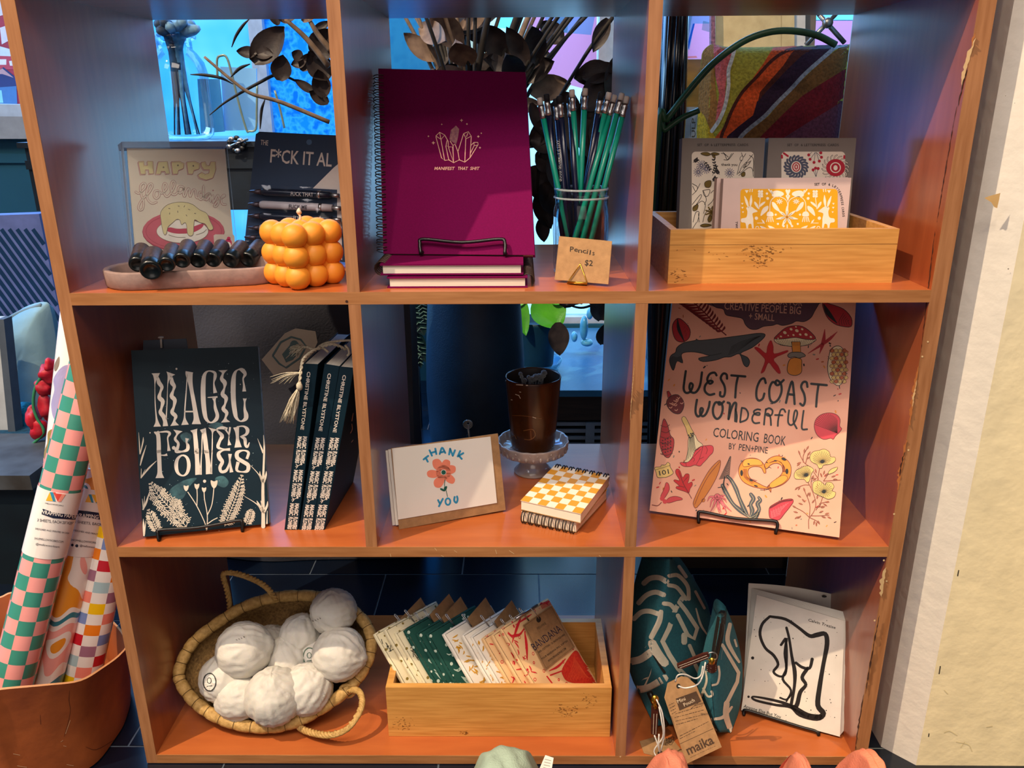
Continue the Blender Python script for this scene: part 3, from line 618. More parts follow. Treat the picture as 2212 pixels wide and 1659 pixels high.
# price card on a brass clip
SK = lean((1198, 604), (1314, 614), .0035, 22)
mb = MB(); q = rectq(SK, ID, [(1208, 510), (1322, 521), (1314, 614), (1198, 604)]); mb.slab(q, SK.n * -.0008, KRAFT)
ink = flat('2A2018', .8)
for ch, x, y in zip('Pencils', (1335, 1358, 1380, 1403, 1425, 1440, 1456), (1366, 1366, 1372, 1374, 1378, 1383, 1385)): mb.text(SK, K2, ch, (x, y), (x + (20 if ch in 'Penc' else 12 if ch in 's' else 6), y + 1), 28 if ch in 'P' else 26, ink, 2, .006)
mb.text(SK, K2, '$2', (1415, 1440), (1458, 1444), 30, ink, 2, .01)
tag(mb.build('price_card'), 'brown kraft price card reading Pencils $2 in front of the jar', 'price card')
cl = thing('card_clip', 'brass triangle wire clip standing the pencil price card up', 'clip', (.597, .03, 0)); mb = MB()
P = [SK.at(K2(p), .0022) for p in ((1325, 1535), (1395, 1435), (1430, 1535))]; mb.tube(P, .0011, BRASS, 8, True); mb.build('triangle', cl)
mb = MB(); a, c = P[0], P[2]; a = Vector((a.x, a.y, .0012)); c = Vector((c.x, c.y, .0012)); bk = Vector((0, .010, 0)); mb.tube([a, c, c + bk, a + bk], .0011, BRASS, 8, True); mb.tube([a - bk * .4 + Vector((0, 0, .0025)), c - bk * .4 + Vector((0, 0, .0025))], .0011, BRASS, 8); mb.build('foot', cl)

# ================================================================== row 1, right cell
def bamboo_box(label, x0, x1, y0, y1, z, h, th, knots, zj):
    o = thing('bamboo_box', label, 'box', ((x0 + x1) / 2, (y0 + y1) / 2, z), 'open bamboo boxes'); dkb = mat('bamboo_knot', '5E3A16', .6, c2='8A5A24', scale=300)
    S = Surf((x0, y0, z), (0, -1, 0))
    f = MB(); f.box((x0, y0, z), (x1, y0 + th, z + h), BAMBOO)
    if zj: f.add([(x0, y0 - .0002, z + h * zj), (x1, y0 - .0002, z + h * zj), (x1, y0 - .0002, z + h * zj + .0006), (x0, y0 - .0002, z + h * zj + .0006)], [(0, 1, 2, 3)], mat('bamboo_joint', '9A6A30', .6))
    r = random.Random(3)
    for (T, cx, cy, wx_, wy, n) in knots:
        for _ in range(n):
            x = cx + r.gauss(0, wx_); y = cy + r.gauss(0, wy); L = r.uniform(4, 16); f.stroke(S, T, [(x, y), (x + L, y + r.uniform(-4, 4))], r.uniform(1, 3.4), dkb, 2, False)
    f.build('front_board', o)
    f = MB(); f.box((x0, y1 - th, z), (x1, y1, z + h), BAMBOO); f.build('back_board', o)
    for a in (x0, x1 - th):
        f = MB(); f.box((a, y0 + th, z), (a + th, y1 - th, z + h), BAMBOO); f.build('side_board', o)
    f = MB(); f.box((x0 + th, y0 + th, z), (x1 - th, y1 - th, z + .004), BAMBOO); f.build('box_bottom', o)
    return o
bamboo_box('light bamboo box holding letterpress card packs in the top right cell', .7145, .9875, .0405, .222, ZA, .0655, .009, [(K3, 590, 1395, 40, 28, 70), (K3, 640, 1355, 80, 8, 26), (K3, 155, 1490, 22, 22, 24), (K3, 420, 1380, 140, 14, 12)], .72)
greyc = mat('grey_card_box', '7E7670', .8, var=.03); pinkc = mat('blush_card_box', 'CDB4AE', .8, var=.03); crm = mat('print_cream', 'E6DCCC', .7, var=.02)
SG = leany(.155, .006, 6, 0); inkd = flat('2E2A2C', .8)
def rrect(x0, y0, x1, y1, r, n=5):
    P = []
    for cx, cy, a0 in ((x0 + r, y0 + r, pi), (x1 - r, y0 + r, 1.5 * pi), (x1 - r, y1 - r, 0), (x0 + r, y1 - r, .5 * pi)):
        P += [(cx + r * cos(a0 + pi / 2 * i / n), cy + r * sin(a0 + pi / 2 * i / n)) for i in range(n + 1)]
    return P
def pack(label, S, T, q, m, th, side):
    o = thing('card_pack', label, 'card pack', (0, 0, 0), 'boxed letterpress card packs'); Q = [S.at(T(p)) for p in q]
    c = (Q[2] + Q[3]) / 2; o.location = (c.x, c.y, .005); o['_w'] = (c.x, c.y, .005); b = MB(); b.slab(Q, S.n * -th, m); return o, b, Q
zl = SG.o
def bottom_px(S, T, top, z):   # px on the plane at world height z straight below a pixel (approx.)
    p = S.at(T(top)); p = p - S.up * ((p.z - z) / S.up.z); return p
def pack_mesh(label, S, tl, tr, z, m, th):
    a, b = S.at(tl), S.at(tr); c = b - S.up * ((b.z - z) / S.up.z); d = a - S.up * ((a.z - z) / S.up.z)
    o = thing('card_pack', label, 'card pack', ((c + d) / 2).to_tuple(), 'boxed letterpress card packs'); mb = MB(); mb.slab([a, b, c, d], S.n * -th, m); return o, mb
o, mb = pack_mesh('tall grey card pack with black and white wildflower print saying thank you', SG, (1474, 298.5), (1653, 298), .0045, greyc, .02)
for i, w in enumerate(('SET', 'OF', '6', 'LETTERPRESS', 'CARDS')): xs = ((350, 405), (432, 480), (505, 522), (540, 782), (805, 928))[i]; mb.text(SG, L1, w, (xs[0], 136), (xs[1], 133), 28, inkd, 2, .008)
mb.build('box', o)
mb = MB(); mb.poly(SG, L1, rrect(285, 198, 992, 1250, 45), crm, 2)
oliv = flat('6E5A20', .7); gryb = flat('5A5A78', .7); r = random.Random(5)
def leaf(S, T, x, y, L, w, a, m, mb, ly=4, fill=True, ol=inkd, lw=5):
    P = [(0, 0), (L * .3, w), (L * .7, w * .8), (L, 0), (L * .7, -w * .8), (L * .3, -w)]; P = [(x + p * cos(a) - q_ * sin(a), y + p * sin(a) + q_ * cos(a)) for p, q_ in P]
    if fill: mb.poly(S, T, P, m, ly, True, 3)
    if ol: mb.stroke(S, T, P, lw, ol, ly + 1, closed=True, n=3)
def sprig(S, T, x, y, L, a, m, mb, n=5, lw=5, lf=26):
    mb.stroke(S, T, [(x, y), (x + L * .5 * cos(a) + 8, y + L * .5 * sin(a)), (x + L * cos(a), y + L * sin(a))], lw, m, 3)
    for i in range(n):
        u = (i + 1) / (n + .5); px, py = x + L * u * cos(a), y + L * u * sin(a)
        for s in (-1, 1): leaf(S, T, px, py, lf, lf * .25, a + s * .8, m, mb, 3, True, None)
def daisy(S, T, x, y, R_, m, mb, n=12, w=6, ring=.35):
    for k in range(n): a = 2 * pi * k / n; mb.stroke(S, T, [(x + R_ * ring * cos(a), y + R_ * ring * sin(a)), (x + R_ * cos(a), y + R_ * sin(a))], w, m, 3, False)
for x, y in ((395, 355), (450, 395), (360, 430), (715, 440)): daisy(SG, L1, x, y, 55, gryb, mb, 13, 7, .2)
leaf(SG, L1, 500, 230, 115, 20, pi + .1, oliv, mb); leaf(SG, L1, 500, 225, 100, 18, 0, oliv, mb); leaf(SG, L1, 520, 225, 60, 14, 1.0, oliv, mb)
leaf(SG, L1, 440, 600, 95, 38, -.85, oliv, mb); leaf(SG, L1, 300, 870, 90, 26, -.9, oliv, mb); leaf(SG, L1, 855, 480, 60, 22, -1.0, oliv, mb); leaf(SG, L1, 380, 1040, 130, 18, -.05, oliv, mb); daisy(SG, L1, 510, 890, 70, oliv, mb, 9, 16, .1); leaf(SG, L1, 480, 1000, 80, 22, -1.3, oliv, mb)
for (x, y, L, a) in ((420, 300, 130, .95), (520, 470, 120, -1.2), (560, 430, 150, -1.75), (300, 320, 60, -.6), (600, 460, 60, -2.2), (520, 540, 60, -.9)): sprig(SG, L1, x, y, L, a, inkd, mb, 4, 5, 30)
for P in ([(620, 215), (660, 230), (690, 290), (740, 220)], [(650, 290), (700, 290), (760, 215)], [(800, 460), (830, 340), (860, 290)], [(810, 450), (900, 330), (980, 230)], [(820, 470), (930, 380), (975, 400), (985, 480)], [(850, 210), (870, 260), (900, 220)], [(290, 800), (380, 690), (390, 720), (300, 850)], [(340, 800), (400, 760), (440, 800), (420, 900)], [(420, 650), (450, 740), (430, 800)], [(410, 640), (490, 630), (470, 700), (430, 700), (410, 640)], [(470, 810), (520, 760), (545, 690)], [(300, 1000), (330, 890), (370, 890), (350, 1000)], [(370, 1000), (360, 900)], [(290, 560), (350, 600), (330, 650), (295, 590)], [(290, 690), (340, 640), (380, 560)], [(500, 670), (540, 640), (548, 720)], [(640, 205), (700, 260)], [(940, 240), (985, 280), (985, 420)], [(880, 390), (960, 300)], [(410, 1000), (440, 900), (520, 830)], [(290, 1080), (340, 1000)]): mb.stroke(SG, L1, P, 6, inkd, 4)
leaf(SG, L1, 830, 440, 150, 16, -1.0, crm, mb); leaf(SG, L1, 870, 380, 110, 14, -.7, crm, mb); leaf(SG, L1, 840, 300, 60, 16, -1.2, crm, mb)
mb.text(SG, L1, 'thank you', (620, 358), (803, 360), 30, inkd, 5, .012)
mb.build('window_print', o)
o, mb = pack_mesh('tall grey card pack with round blue and red blossom print', SG, (1661, 298), (1850, 298), .0045, greyc, .02)
for i, w in enumerate(('SET', 'OF', '6', 'LETTERPRESS', 'CARDS')): xs = ((1372, 1428), (1455, 1500), (1528, 1548), (1565, 1808), (1832, 1958))[i]; mb.text(SG, L1, w, (xs[0], 136), (xs[1], 135), 28, inkd, 2, .008)
mb.build('box', o)
mb = MB(); mb.poly(SG, L1, rrect(1305, 198, 2030, 1250, 45), crm, 2); slate = flat('4E5468', .7); red = flat('AE1230', .6)
for k in range(18):
    a = 2 * pi * k / 18; mb.stroke(SG, L1, [(1472 + 70 * cos(a), 372 + 68 * sin(a)), (1472 + 112 * cos(a + .15), 372 + 105 * sin(a + .15)), (1472 + 135 * cos(a + .4), 372 + 128 * sin(a + .4))], 24, slate, 3)
    mb.stroke(SG, L1, [(1920 + 100 * cos(a), 385 + 100 * sin(a)), (1920 + 135 * cos(a + .12), 385 + 130 * sin(a + .12)), (1920 + 152 * cos(a + .3), 385 + 148 * sin(a + .3))], 16, inkd, 3); mb.stroke(SG, L1, [(1920 + 100 * cos(a), 385 + 100 * sin(a)), (1920 + 135 * cos(a + .12), 385 + 130 * sin(a + .12)), (1920 + 150 * cos(a + .3), 385 + 146 * sin(a + .3))], 8, crm, 4)
mb.dot(SG, L1, (1472, 372), 84, slate, 4, 24); mb.dot(SG, L1, (1472, 372), 58, crm, 5, 22, 65); mb.stroke(SG, L1, E_(1472, 372, 40, 48), 12, red, 6, closed=True); mb.stroke(SG, L1, E_(1472, 372, 15, 24), 12, red, 6, closed=True)
mb.dot(SG, L1, (1920, 380), 108, red, 5, 26, 98); mb.dot(SG, L1, (1918, 380), 62, crm, 6, 22, 62); mb.dot(SG, L1, (1918, 380), 50, red, 7, 22, 50); mb.dot(SG, L1, (1918, 382), 24, crm, 8, 16, 30)
for a, b in (((1690, 205), (1630, 285)), ((1690, 205), (1675, 320)), ((1700, 205), (1735, 305)), ((1700, 205), (1760, 262)), ((1650, 205), (1615, 235)), ((1730, 205), (1752, 212)), ((1695, 480), (1665, 405)), ((1697, 480), (1692, 385)), ((1700, 480), (1722, 390))):
    mb.stroke(SG, L1, [a, b], 5, slate, 4, False); mb.dot(SG, L1, b, 17, red, 5, 12)
for a, b in (((1330, 215), (1380, 250)), ((1310, 240), (1312, 270)), ((2020, 245), (2018, 275))): mb.stroke(SG, L1, [a, b], 22, red, 4)
mb.build('window_print', o)
SY = leany(.088, .006, 5, 0); SY2 = Surf(SY.o + Vector((0, .019, 0)), SY.n); SY2.up = SY.up; SY2.e = SY.e
o, mb = pack_mesh('blush card pack directly behind the yellow rabbit print pack', SY2, (1549, 385), (1832, 383), .0045, pinkc, .014); mb.build('box', o)
o, mb = pack_mesh('front blush card pack with white rabbits and flowers on yellow', SY, (1563, 386), (1839, 384), .0045, pinkc, .014)
mb.text(SY, L1, 'SET', (1682, 583), (1742, 580), 28, inkd, 2, .01); mb.text(SY, L1, 'OF', (1765, 580), (1812, 580), 28, inkd, 2, .01); mb.text(SY, L1, '6', (1838, 582), (1858, 586), 28, inkd, 2, .01)
arc = [(1880, 592), (1902, 602), (1922, 618), (1938, 636), (1952, 655), (1963, 678), (1970, 700), (1975, 722), (1979, 745), (1983, 768), (1986, 790), (1990, 830), (1992, 852), (1995, 875), (1997, 898), (1999, 922)]
for i, ch in enumerate('LETTERPRESSCARDS'):
    a = arc[i]; b = arc[i + 1] if i < 15 else (2001, 945); d = Vector((b[0] - a[0], b[1] - a[1])).normalized() * 17; mb.text(SY, L1, ch, a, (a[0] + d.x, a[1] + d.y), 26, inkd, 2, .012)
mb.text(SY, L1, 'TWO', (782, 992), (786, 1085), 26, inkd, 2, .012)
mb.build('box', o)
mb = MB(); yell = mat('marigold_print', 'E8A810', .6, var=.02); ivo = flat('F3EAD6', .6)
mb.poly(SY, L1, rrect(838, 622, 1945, 1300, 40), yell, 2)
def mir(f):
    for s in (1, -1): f(lambda p: (p[0] if s > 0 else 2 * 1378 - p[0], p[1]))
def half(g):
    S, T = SY, L1
    def po(P, sm=True, l=3): mb.poly(S, T, [g(p) for p in P], ivo, l, sm, 3)
    def stx(P, w, l=3, m=ivo): mb.stroke(S, T, [g(p) for p in P], w, m, l)
    po([(850, 960), (905, 945), (918, 880), (905, 840), (930, 822), (965, 825), (1000, 850), (1035, 878), (1000, 890), (975, 905), (985, 960), (985, 1000), (990, 1070), (972, 1072), (960, 1020), (930, 1030), (925, 1075), (908, 1078), (895, 1010), (850, 1000)])
    for (a, b) in (((930, 835), (885, 705)), ((950, 830), (962, 695))): stx([a, ((a[0] + b[0]) / 2 + 2, (a[1] + b[1]) / 2), b], [10, 30, 8])
    stx([(1378, 850), (1365, 760), (1300, 715), (1230, 715), (1180, 770), (1172, 880)], 8)
    po([(1198, 770), (1240, 790), (1290, 880), (1240, 860), (1205, 820)]); po([(1155, 815), (1150, 860), (1110, 900), (1068, 930), (1080, 870), (1110, 830)])
    po([(1140, 930), (1145, 890), (1172, 878), (1205, 890), (1212, 930)]); 
    for dx in (-40, -15, 12, 38): stx([(1175 + dx * .6, 940), (1175 + dx, 995)], 10)
    stx([(1048, 850), (1062, 740), (1068, 650)], 8)
    for yy in (650, 680, 705): mb.dot(S, T, g((1052, yy)), 15, ivo, 3, 10); mb.dot(S, T, g((1082, yy)), 15, ivo, 3, 10)
    po([(1042, 850), (1000, 800), (1000, 765), (1035, 800)]); po([(1056, 830), (1110, 790), (1118, 765), (1070, 790)])
    po([(1195, 690), (1210, 650), (1260, 640), (1320, 660), (1330, 690), (1280, 712), (1215, 712)]); stx([(1190, 640), (1205, 680)], 16); stx([(1160, 628), (1195, 670)], 14)
    for k in range(8):
        a = 2 * pi * k / 8; stx([(1283, 765), (1283 + 34 * cos(a), 765 + 28 * sin(a))], 9)
    po([(1060, 1045), (1120, 1060), (1180, 1110), (1120, 1105)]); po([(1150, 1040), (1220, 1060), (1270, 1115), (1210, 1105)]); stx([(1030, 1010), (1100, 1010)], 7)
    po([(1075, 965), (1105, 985), (1118, 1022), (1090, 1000)], False)
    for (x, y, s) in ((910, 650, 22), (860, 790, 14), (862, 835, 14), (868, 885, 12)): mb.poly(S, T, [g((x - s, y - s * .6)), g((x + s, y - s * .6)), g((x, y + s))], ivo, 3)
    for (x, y, s) in ((1140, 675, 14), (1148, 730, 17), (1020, 955, 20), (1240, 915, 13), (1265, 1020, 13), (1330, 1045, 14)): mb.dot(S, T, g((x, y)), s, ivo, 3, 8)
    mb.stroke(S, T, [g(p) for p in E_(1030, 1065, 17, 17, 12)], 8, ivo, 3, closed=True)
    for x in (950, 975): stx([(x, 625), (x - 4, 655)], 9)
mir(half)
for k in range(7):
    a = -pi / 2 + 2 * pi * k / 7; L = 128 if k in (0,) else 120; c = (1368, 940)
    P = [(c[0] + 14 * cos(a), c[1] + 14 * sin(a)), (c[0] + L * .55 * cos(a - .24), c[1] + L * .5 * sin(a - .24)), (c[0] + L * 1.1 * cos(a), c[1] + L * sin(a)), (c[0] + L * .55 * cos(a + .24), c[1] + L * .5 * sin(a + .24))]
    mb.poly(SY, L1, P, ivo, 4, True, 3); mb.stroke(SY, L1, [(c[0] + 25 * cos(a), c[1] + 25 * sin(a)), (c[0] + 70 * cos(a), c[1] + 66 * sin(a))], 5, gre, 5)
mb.stroke(SY, L1, [(1370, 1030), (1372, 1110)], 12, ivo, 3); mb.dot(SY, L1, (1367, 942), 14, flat('B07A20'), 6)
for (y, s) in ((700, 26), (640, 30)): mb.poly(SY, L1, [(1378, y + s * 2.4), (1378 - s, y), (1378 - s * .5, y - s * .5), (1378, y - s * .1), (1378 + s * .5, y - s * .5), (1378 + s, y)], ivo, 4)
mb.build('window_print', o)
# ================================================================== row 2, left cell : Magic Flowers
bkc = mat('night_teal_cover', '072634', .5, c2='051C28', scale=14, spec=.25); prt = flat('D9CFC4', .5)
SM = lean((309, 1160), (582, 1131), ZB + .0055, 20)
mg = thing('paperback_book', 'dark teal book with tall wavy cream lettering and fern prints displayed upright on an easel', 'book', base(SM, (309, 1160), (582, 1131), ZB), 'dark teal botanical books')
q = rectq(SM, ID, [(283, 757), (557, 748), (582, 1131), (309, 1160)])
mb = MB(); mb.slab(q, SM.n * -.0008, bkc); S = SM
def st(T, P, w, l=2, m=None, sm=True): mb.stroke(SM, T, P, w, m or prt, l, sm, 4, cap=False)
# M
st(M1, [(392, 458), (392, 500), (378, 620), (382, 900), (398, 1100), (410, 1190), (413, 1255)], [128, 80, 12, 14, 22, 50, 112])
st(M1, [(410, 490), (425, 540), (440, 600), (482, 665), (460, 740), (445, 820), (495, 880), (475, 980), (462, 1040), (510, 1110), (530, 1180), (536, 1248)], [10, 40, 62, 52, 34, 62, 62, 36, 60, 66, 60, 80])
st(M1, [(615, 455), (600, 500), (570, 620), (560, 900), (545, 1150)], [140, 70, 12, 12, 20])
st(M1, [(612, 490), (630, 540), (635, 600), (668, 655), (650, 720), (628, 800), (675, 860), (660, 960), (635, 1040), (688, 1100), (668, 1170), (672, 1240)], [10, 40, 66, 50, 34, 62, 60, 36, 58, 56, 34, 130])
# A
st(M1, [(893, 436), (890, 480), (915, 650), (960, 900), (995, 1120), (998, 1218)], [112, 104, 60, 62, 78, 136]); st(M1, [(860, 470), (848, 700), (828, 960), (822, 1120), (828, 1228)], [14, 16, 20, 26, 112]); st(M1, [(820, 1030), (960, 1030)], 22)
# G
st(M1, [(1280, 752), (1268, 690), (1258, 600), (1275, 520), (1270, 450), (1180, 425), (1120, 480), (1100, 620), (1100, 850), (1120, 1050), (1150, 1150), (1215, 1195), (1290, 1150), (1310, 1080), (1280, 980), (1270, 880), (1262, 830)], [58, 40, 20, 46, 40, 18, 50, 70, 72, 66, 48, 22, 54, 52, 46, 30, 60]); st(M1, [(1165, 820), (1312, 812)], [10, 26])
# I wavy
st(M1, [(1395, 412), (1395, 460), (1375, 540), (1420, 600), (1415, 680), (1388, 770), (1440, 830), (1425, 920), (1400, 990), (1450, 1050), (1430, 1130), (1432, 1190)], [140, 34, 56, 66, 28, 62, 60, 30, 60, 54, 34, 138])
# C
st(M1, [(1712, 730), (1708, 640), (1695, 540), (1725, 470), (1680, 410), (1620, 405), (1570, 460), (1548, 600), (1550, 850), (1575, 1050), (1600, 1130), (1660, 1175), (1730, 1140), (1740, 1080), (1720, 1000), (1718, 900), (1720, 835)], [58, 30, 22, 50, 60, 18, 46, 72, 72, 66, 44, 20, 60, 66, 40, 24, 58])
# F
st(M1, [(470, 1335), (560, 1330), (600, 1360), (570, 1420), (578, 1520), (588, 1618)], [22, 30, 40, 22, 24, 50]); st(M1, [(400, 1335), (425, 1380), (435, 1500), (436, 1650)], [70, 60, 62, 64]); st(M2, [(436, 220), (445, 400), (450, 560), (452, 640)], [64, 62, 70, 130]); st(M2, [(470, 298), (520, 300), (562, 290)], [14, 22, 38])
st(M1, [(365, 1340), (480, 1335)], 18)
# L over O
st(M1, [(722, 1312), (710, 1370), (680, 1440), (725, 1500), (720, 1560), (700, 1620), (780, 1628), (860, 1600), (870, 1540), (850, 1490), (860, 1430)], [140, 30, 40, 40, 44, 60, 26, 50, 50, 26, 56]); mb.dot(SM, M1, (660, 1572), 28, prt, 2)
mb.stroke(SM, M2, [(790, 300), (720, 350), (695, 450), (720, 560), (795, 605), (860, 560), (885, 450), (860, 340)], [24, 44, 58, 44, 22, 44, 54, 42], prt, 2, closed=True)
# W
st(M1, [(960, 1300), (975, 1360), (990, 1500), (1000, 1660)], [110, 64, 66, 68]); st(M2, [(1000, 200), (1010, 400), (1030, 590)], [68, 64, 100]); st(M1, [(1108, 1298), (1085, 1400), (1078, 1660)], [30, 18, 16]); st(M2, [(1078, 220), (1068, 400), (1062, 590)], [16, 18, 34])
st(M1, [(1095, 1290), (1115, 1360), (1135, 1500), (1150, 1660)], [90, 64, 66, 68]); st(M2, [(1150, 220), (1170, 400), (1188, 580)], [66, 66, 98]); st(M1, [(1248, 1285), (1238, 1340), (1235, 1500), (1232, 1660)], [150, 24, 18, 18]); st(M2, [(1232, 220), (1225, 400), (1215, 580)], [18, 18, 36])
# E above and below
st(M1, [(1500, 1262), (1492, 1330), (1480, 1440), (1492, 1532)], [30, 26, 12, 56]); st(M1, [(1460, 1290), (1380, 1272), (1300, 1300), (1380, 1390), (1350, 1460), (1320, 1560), (1400, 1590), (1500, 1590)], [40, 46, 20, 60, 44, 50, 18, 34]); st(M1, [(1420, 1280), (1480, 1370), (1488, 1430)], [30, 16, 8])
st(M2, [(1500, 215), (1400, 225), (1330, 270), (1345, 340), (1385, 400), (1350, 480), (1370, 545), (1440, 530), (1480, 450), (1495, 380), (1500, 280)], [38, 22, 50, 66, 54, 50, 44, 44, 30, 24, 56]); st(M2, [(1500, 330), (1505, 440), (1522, 555)], [10, 26, 56])
# R S
st(M1, [(1592, 1262), (1605, 1340), (1612, 1450), (1620, 1565)], [90, 56, 50, 110]); st(M1, [(1600, 1258), (1700, 1250), (1760, 1300), (1740, 1370), (1650, 1405)], [16, 24, 56, 40, 12]); st(M1, [(1660, 1405), (1720, 1440), (1730, 1530), (1760, 1555), (1790, 1490)], [20, 50, 40, 34, 12])
st(M2, [(1750, 355), (1775, 260), (1700, 228), (1610, 260), (1610, 340), (1700, 400), (1770, 450), (1760, 530), (1680, 548), (1600, 520), (1620, 400)], [40, 40, 20, 56, 60, 56, 58, 52, 20, 40, 50])
# botanical prints
pf = flat('D8CDBC', .5)
def fern(T, P, L, n, w=9):
    Q = cr([(p[0], p[1], 0) for p in P], 12); mb.stroke(SM, T, P, w, pf, 2); r = random.Random(int(P[0][0]))
    for i in range(n):
        u = (i + .7) / n; k = min(len(Q) - 2, int(u * (len(Q) - 1))); c = Q[k]; d = Q[k + 1] - Q[k]; a = math.atan2(d.y, d.x); ll = L * (1 - .55 * abs(u - .35)) * min(1, (1.08 - u) * 3)
        for s in (-1, 1):
            b = a + s * r.uniform(.85, 1.1); e = (c.x + ll * cos(b), c.y + ll * sin(b)); mb.stroke(SM, T, [(c.x, c.y), e], [w, w * .6], pf, 2, False)
            for v in (.35, .6, .85):
                m0 = (c.x + ll * v * cos(b), c.y + ll * v * sin(b))
                for s2 in (-1, 1): mb.stroke(SM, T, [m0, (m0[0] + ll * .3 * cos(b + s2 * .7), m0[1] + ll * .3 * sin(b + s2 * .7))], [w * .9, w * 1.3], pf, 2, False)
fern(M2, [(860, 1380), (700, 1200), (560, 1040), (430, 900), (315, 715)], 170, 17, 10); fern(M2, [(1420, 1360), (1500, 1150), (1600, 900), (1680, 590)], 130, 18, 9)
fern(M2, [(420, 1450), (360, 1300), (280, 1110)], 100, 9, 9); fern(M2, [(1740, 1340), (1790, 1230), (1820, 1110)], 80, 8, 8); fern(M2, [(760, 1370), (700, 1100), (690, 960)], 110, 8, 9)
for P in ([(1150, 1420), (1120, 1300), (1000, 1050), (870, 850)], [(1005, 1050), (1010, 900), (1005, 790)], [(1155, 1410), (1160, 1190), (1120, 960), (1112, 850)], [(1160, 1195), (1230, 1030), (1262, 760)], [(1170, 1320), (1240, 1270), (1310, 1235)]): mb.stroke(SM, M2, P, 13, pf, 2)
for (x, y, s, a) in ((845, 790, 36, -.4), (1005, 765, 36, 0), (1112, 815, 32, 0), (1262, 730, 50, .1)): mb.poly(SM, M2, [(x - s, y - s * 1.1), (x, y - s * .8), (x + s, y - s * 1.1), (x + s * .8, y + s * .4), (x, y + s * 1.3), (x - s * .8, y + s * .4)], pf, 3, True)
for P, w in (([(1995, 1370), (1995, 1150), (1990, 800), (2000, 500), (2010, 200), (2000, 0)], [60, 50, 44, 30, 26, 6]), ([(1985, 1150), (1900, 1030), (1720, 915)], [20, 14, 6]), ([(1990, 720), (1930, 590), (1810, 455)], [30, 14, 6]), ([(1995, 260), (1950, 150), (1910, 50)], [30, 18, 4]), ([(2000, 1160), (2050, 1060), (2060, 990)], [40, 30, 8]), ([(1990, 1150), (1930, 1040), (1900, 980)], [40, 34, 8]), ([(1990, 1130), (1960, 980)], [30, 8]), ([(2000, 700), (2035, 600), (2040, 540)], [40, 30, 8]), ([(1990, 690), (1950, 600), (1945, 540)], [40, 26, 6]), ([(2050, 1320), (2055, 1130)], [22, 6]),
             ([(155, 280), (145, 100), (135, -40)], [16, 12, 4]), ([(158, 280), (200, 100), (205, 30)], [12, 20, 4]), ([(160, 450), (190, 330), (250, 150)], [12, 26, 4]), ([(170, 640), (280, 500), (400, 385)], [12, 26, 6]), ([(172, 640), (175, 500)], [14, 5]), ([(178, 620), (235, 510)], [12, 4]), ([(200, 1110), (250, 1000), (300, 840)], [20, 30, 6]), ([(205, 1110), (190, 950)], [18, 5]), ([(212, 1080), (225, 910)], [16, 4]), ([(215, 1500), (210, 1350), (205, 1250)], [24, 30, 6]), ([(220, 1480), (245, 1280)], [22, 6])): mb.stroke(SM, M2, P, w, pf, 2)
r = random.Random(9); star = mat('star_speck', '9FB8C0', .5, var=.3)
for _ in range(90):
    mb.dot(SM, M1, (r.uniform(450, 1900), r.uniform(300, 2900)), r.choice((3, 3, 4, 7)), star, 1, 5)
for c, s in (((700, 393), 15), ((305, 1347), 10), ((1120, 2070), 24), ((1654, 624), 7)): mb.dot(SM, M1, c, s, prt, 2, 10)
neb = mat('nebula_print', '3E6C74', .5, c2='0F3440', scale=90, contrast=(.35, .75))
mb.poly(SM, M1, [(1180, 1240), (1300, 1190), (1400, 1230), (1330, 1290), (1230, 1270)], neb, 1, True); mb.poly(SM, M1, [(760, 1380), (850, 1340), (930, 1400), (860, 1500), (780, 1450)], neb, 1, True); mb.poly(SM, M2, [(600, 820), (800, 680), (1000, 640), (900, 760), (780, 960), (640, 940)], neb, 1, True); mb.poly(SM, M2, [(1280, 640), (1400, 610), (1480, 700), (1420, 780), (1310, 740)], neb, 1, True)
mb.build('front_cover', mg)
mb = MB(); mb.slab([p + SM.n * -.001 - (SM.up * .001 if i < 2 else 0 * SM.up) for i, p in enumerate(q)], SM.n * -.016, PAPER); mb.build('pages', mg)
mb = MB(); mb.slab([p + SM.n * -.0172 for p in q], SM.n * -.0008, bkc); mb.build('back_cover', mg)
wire_easel('black wire easel holding the upright teal book', SM, [(345, 1166), (343, 1150), (350, 1143), (430, 1138), (515, 1123), (524, 1128), (524, 1142)], None, z0=ZB, up=.15, off=.006, back=.1)
SB_ = Surf(U(350, 757, 'y', .16), SM.n); SB_.up = SM.up
pl_ = thing('clip_board', 'dark board with a pale tack behind the top of the teal book', 'board', (.08, .17, ZB))
mb = MB(); mb.slab(rectq(SB_, M1, [(150, -30), (840, -60), (900, 300), (150, 330)]), SB_.n * -.003, mat('board_blue', '0C2440', .5)); mb.build('board', pl_)
mb = MB(); c = SB_.at(M1((480, 20)), .003); mb.tube([c + SB_.up * .007, c, c - SB_.up * .006], .0016, flat('CFC4BA', .4), 8); mb.ball(c + SB_.up * .009, .0032, flat('CFC4BA', .4), 12, 8, (1.3, 1, .5)); mb.build('tack', pl_)
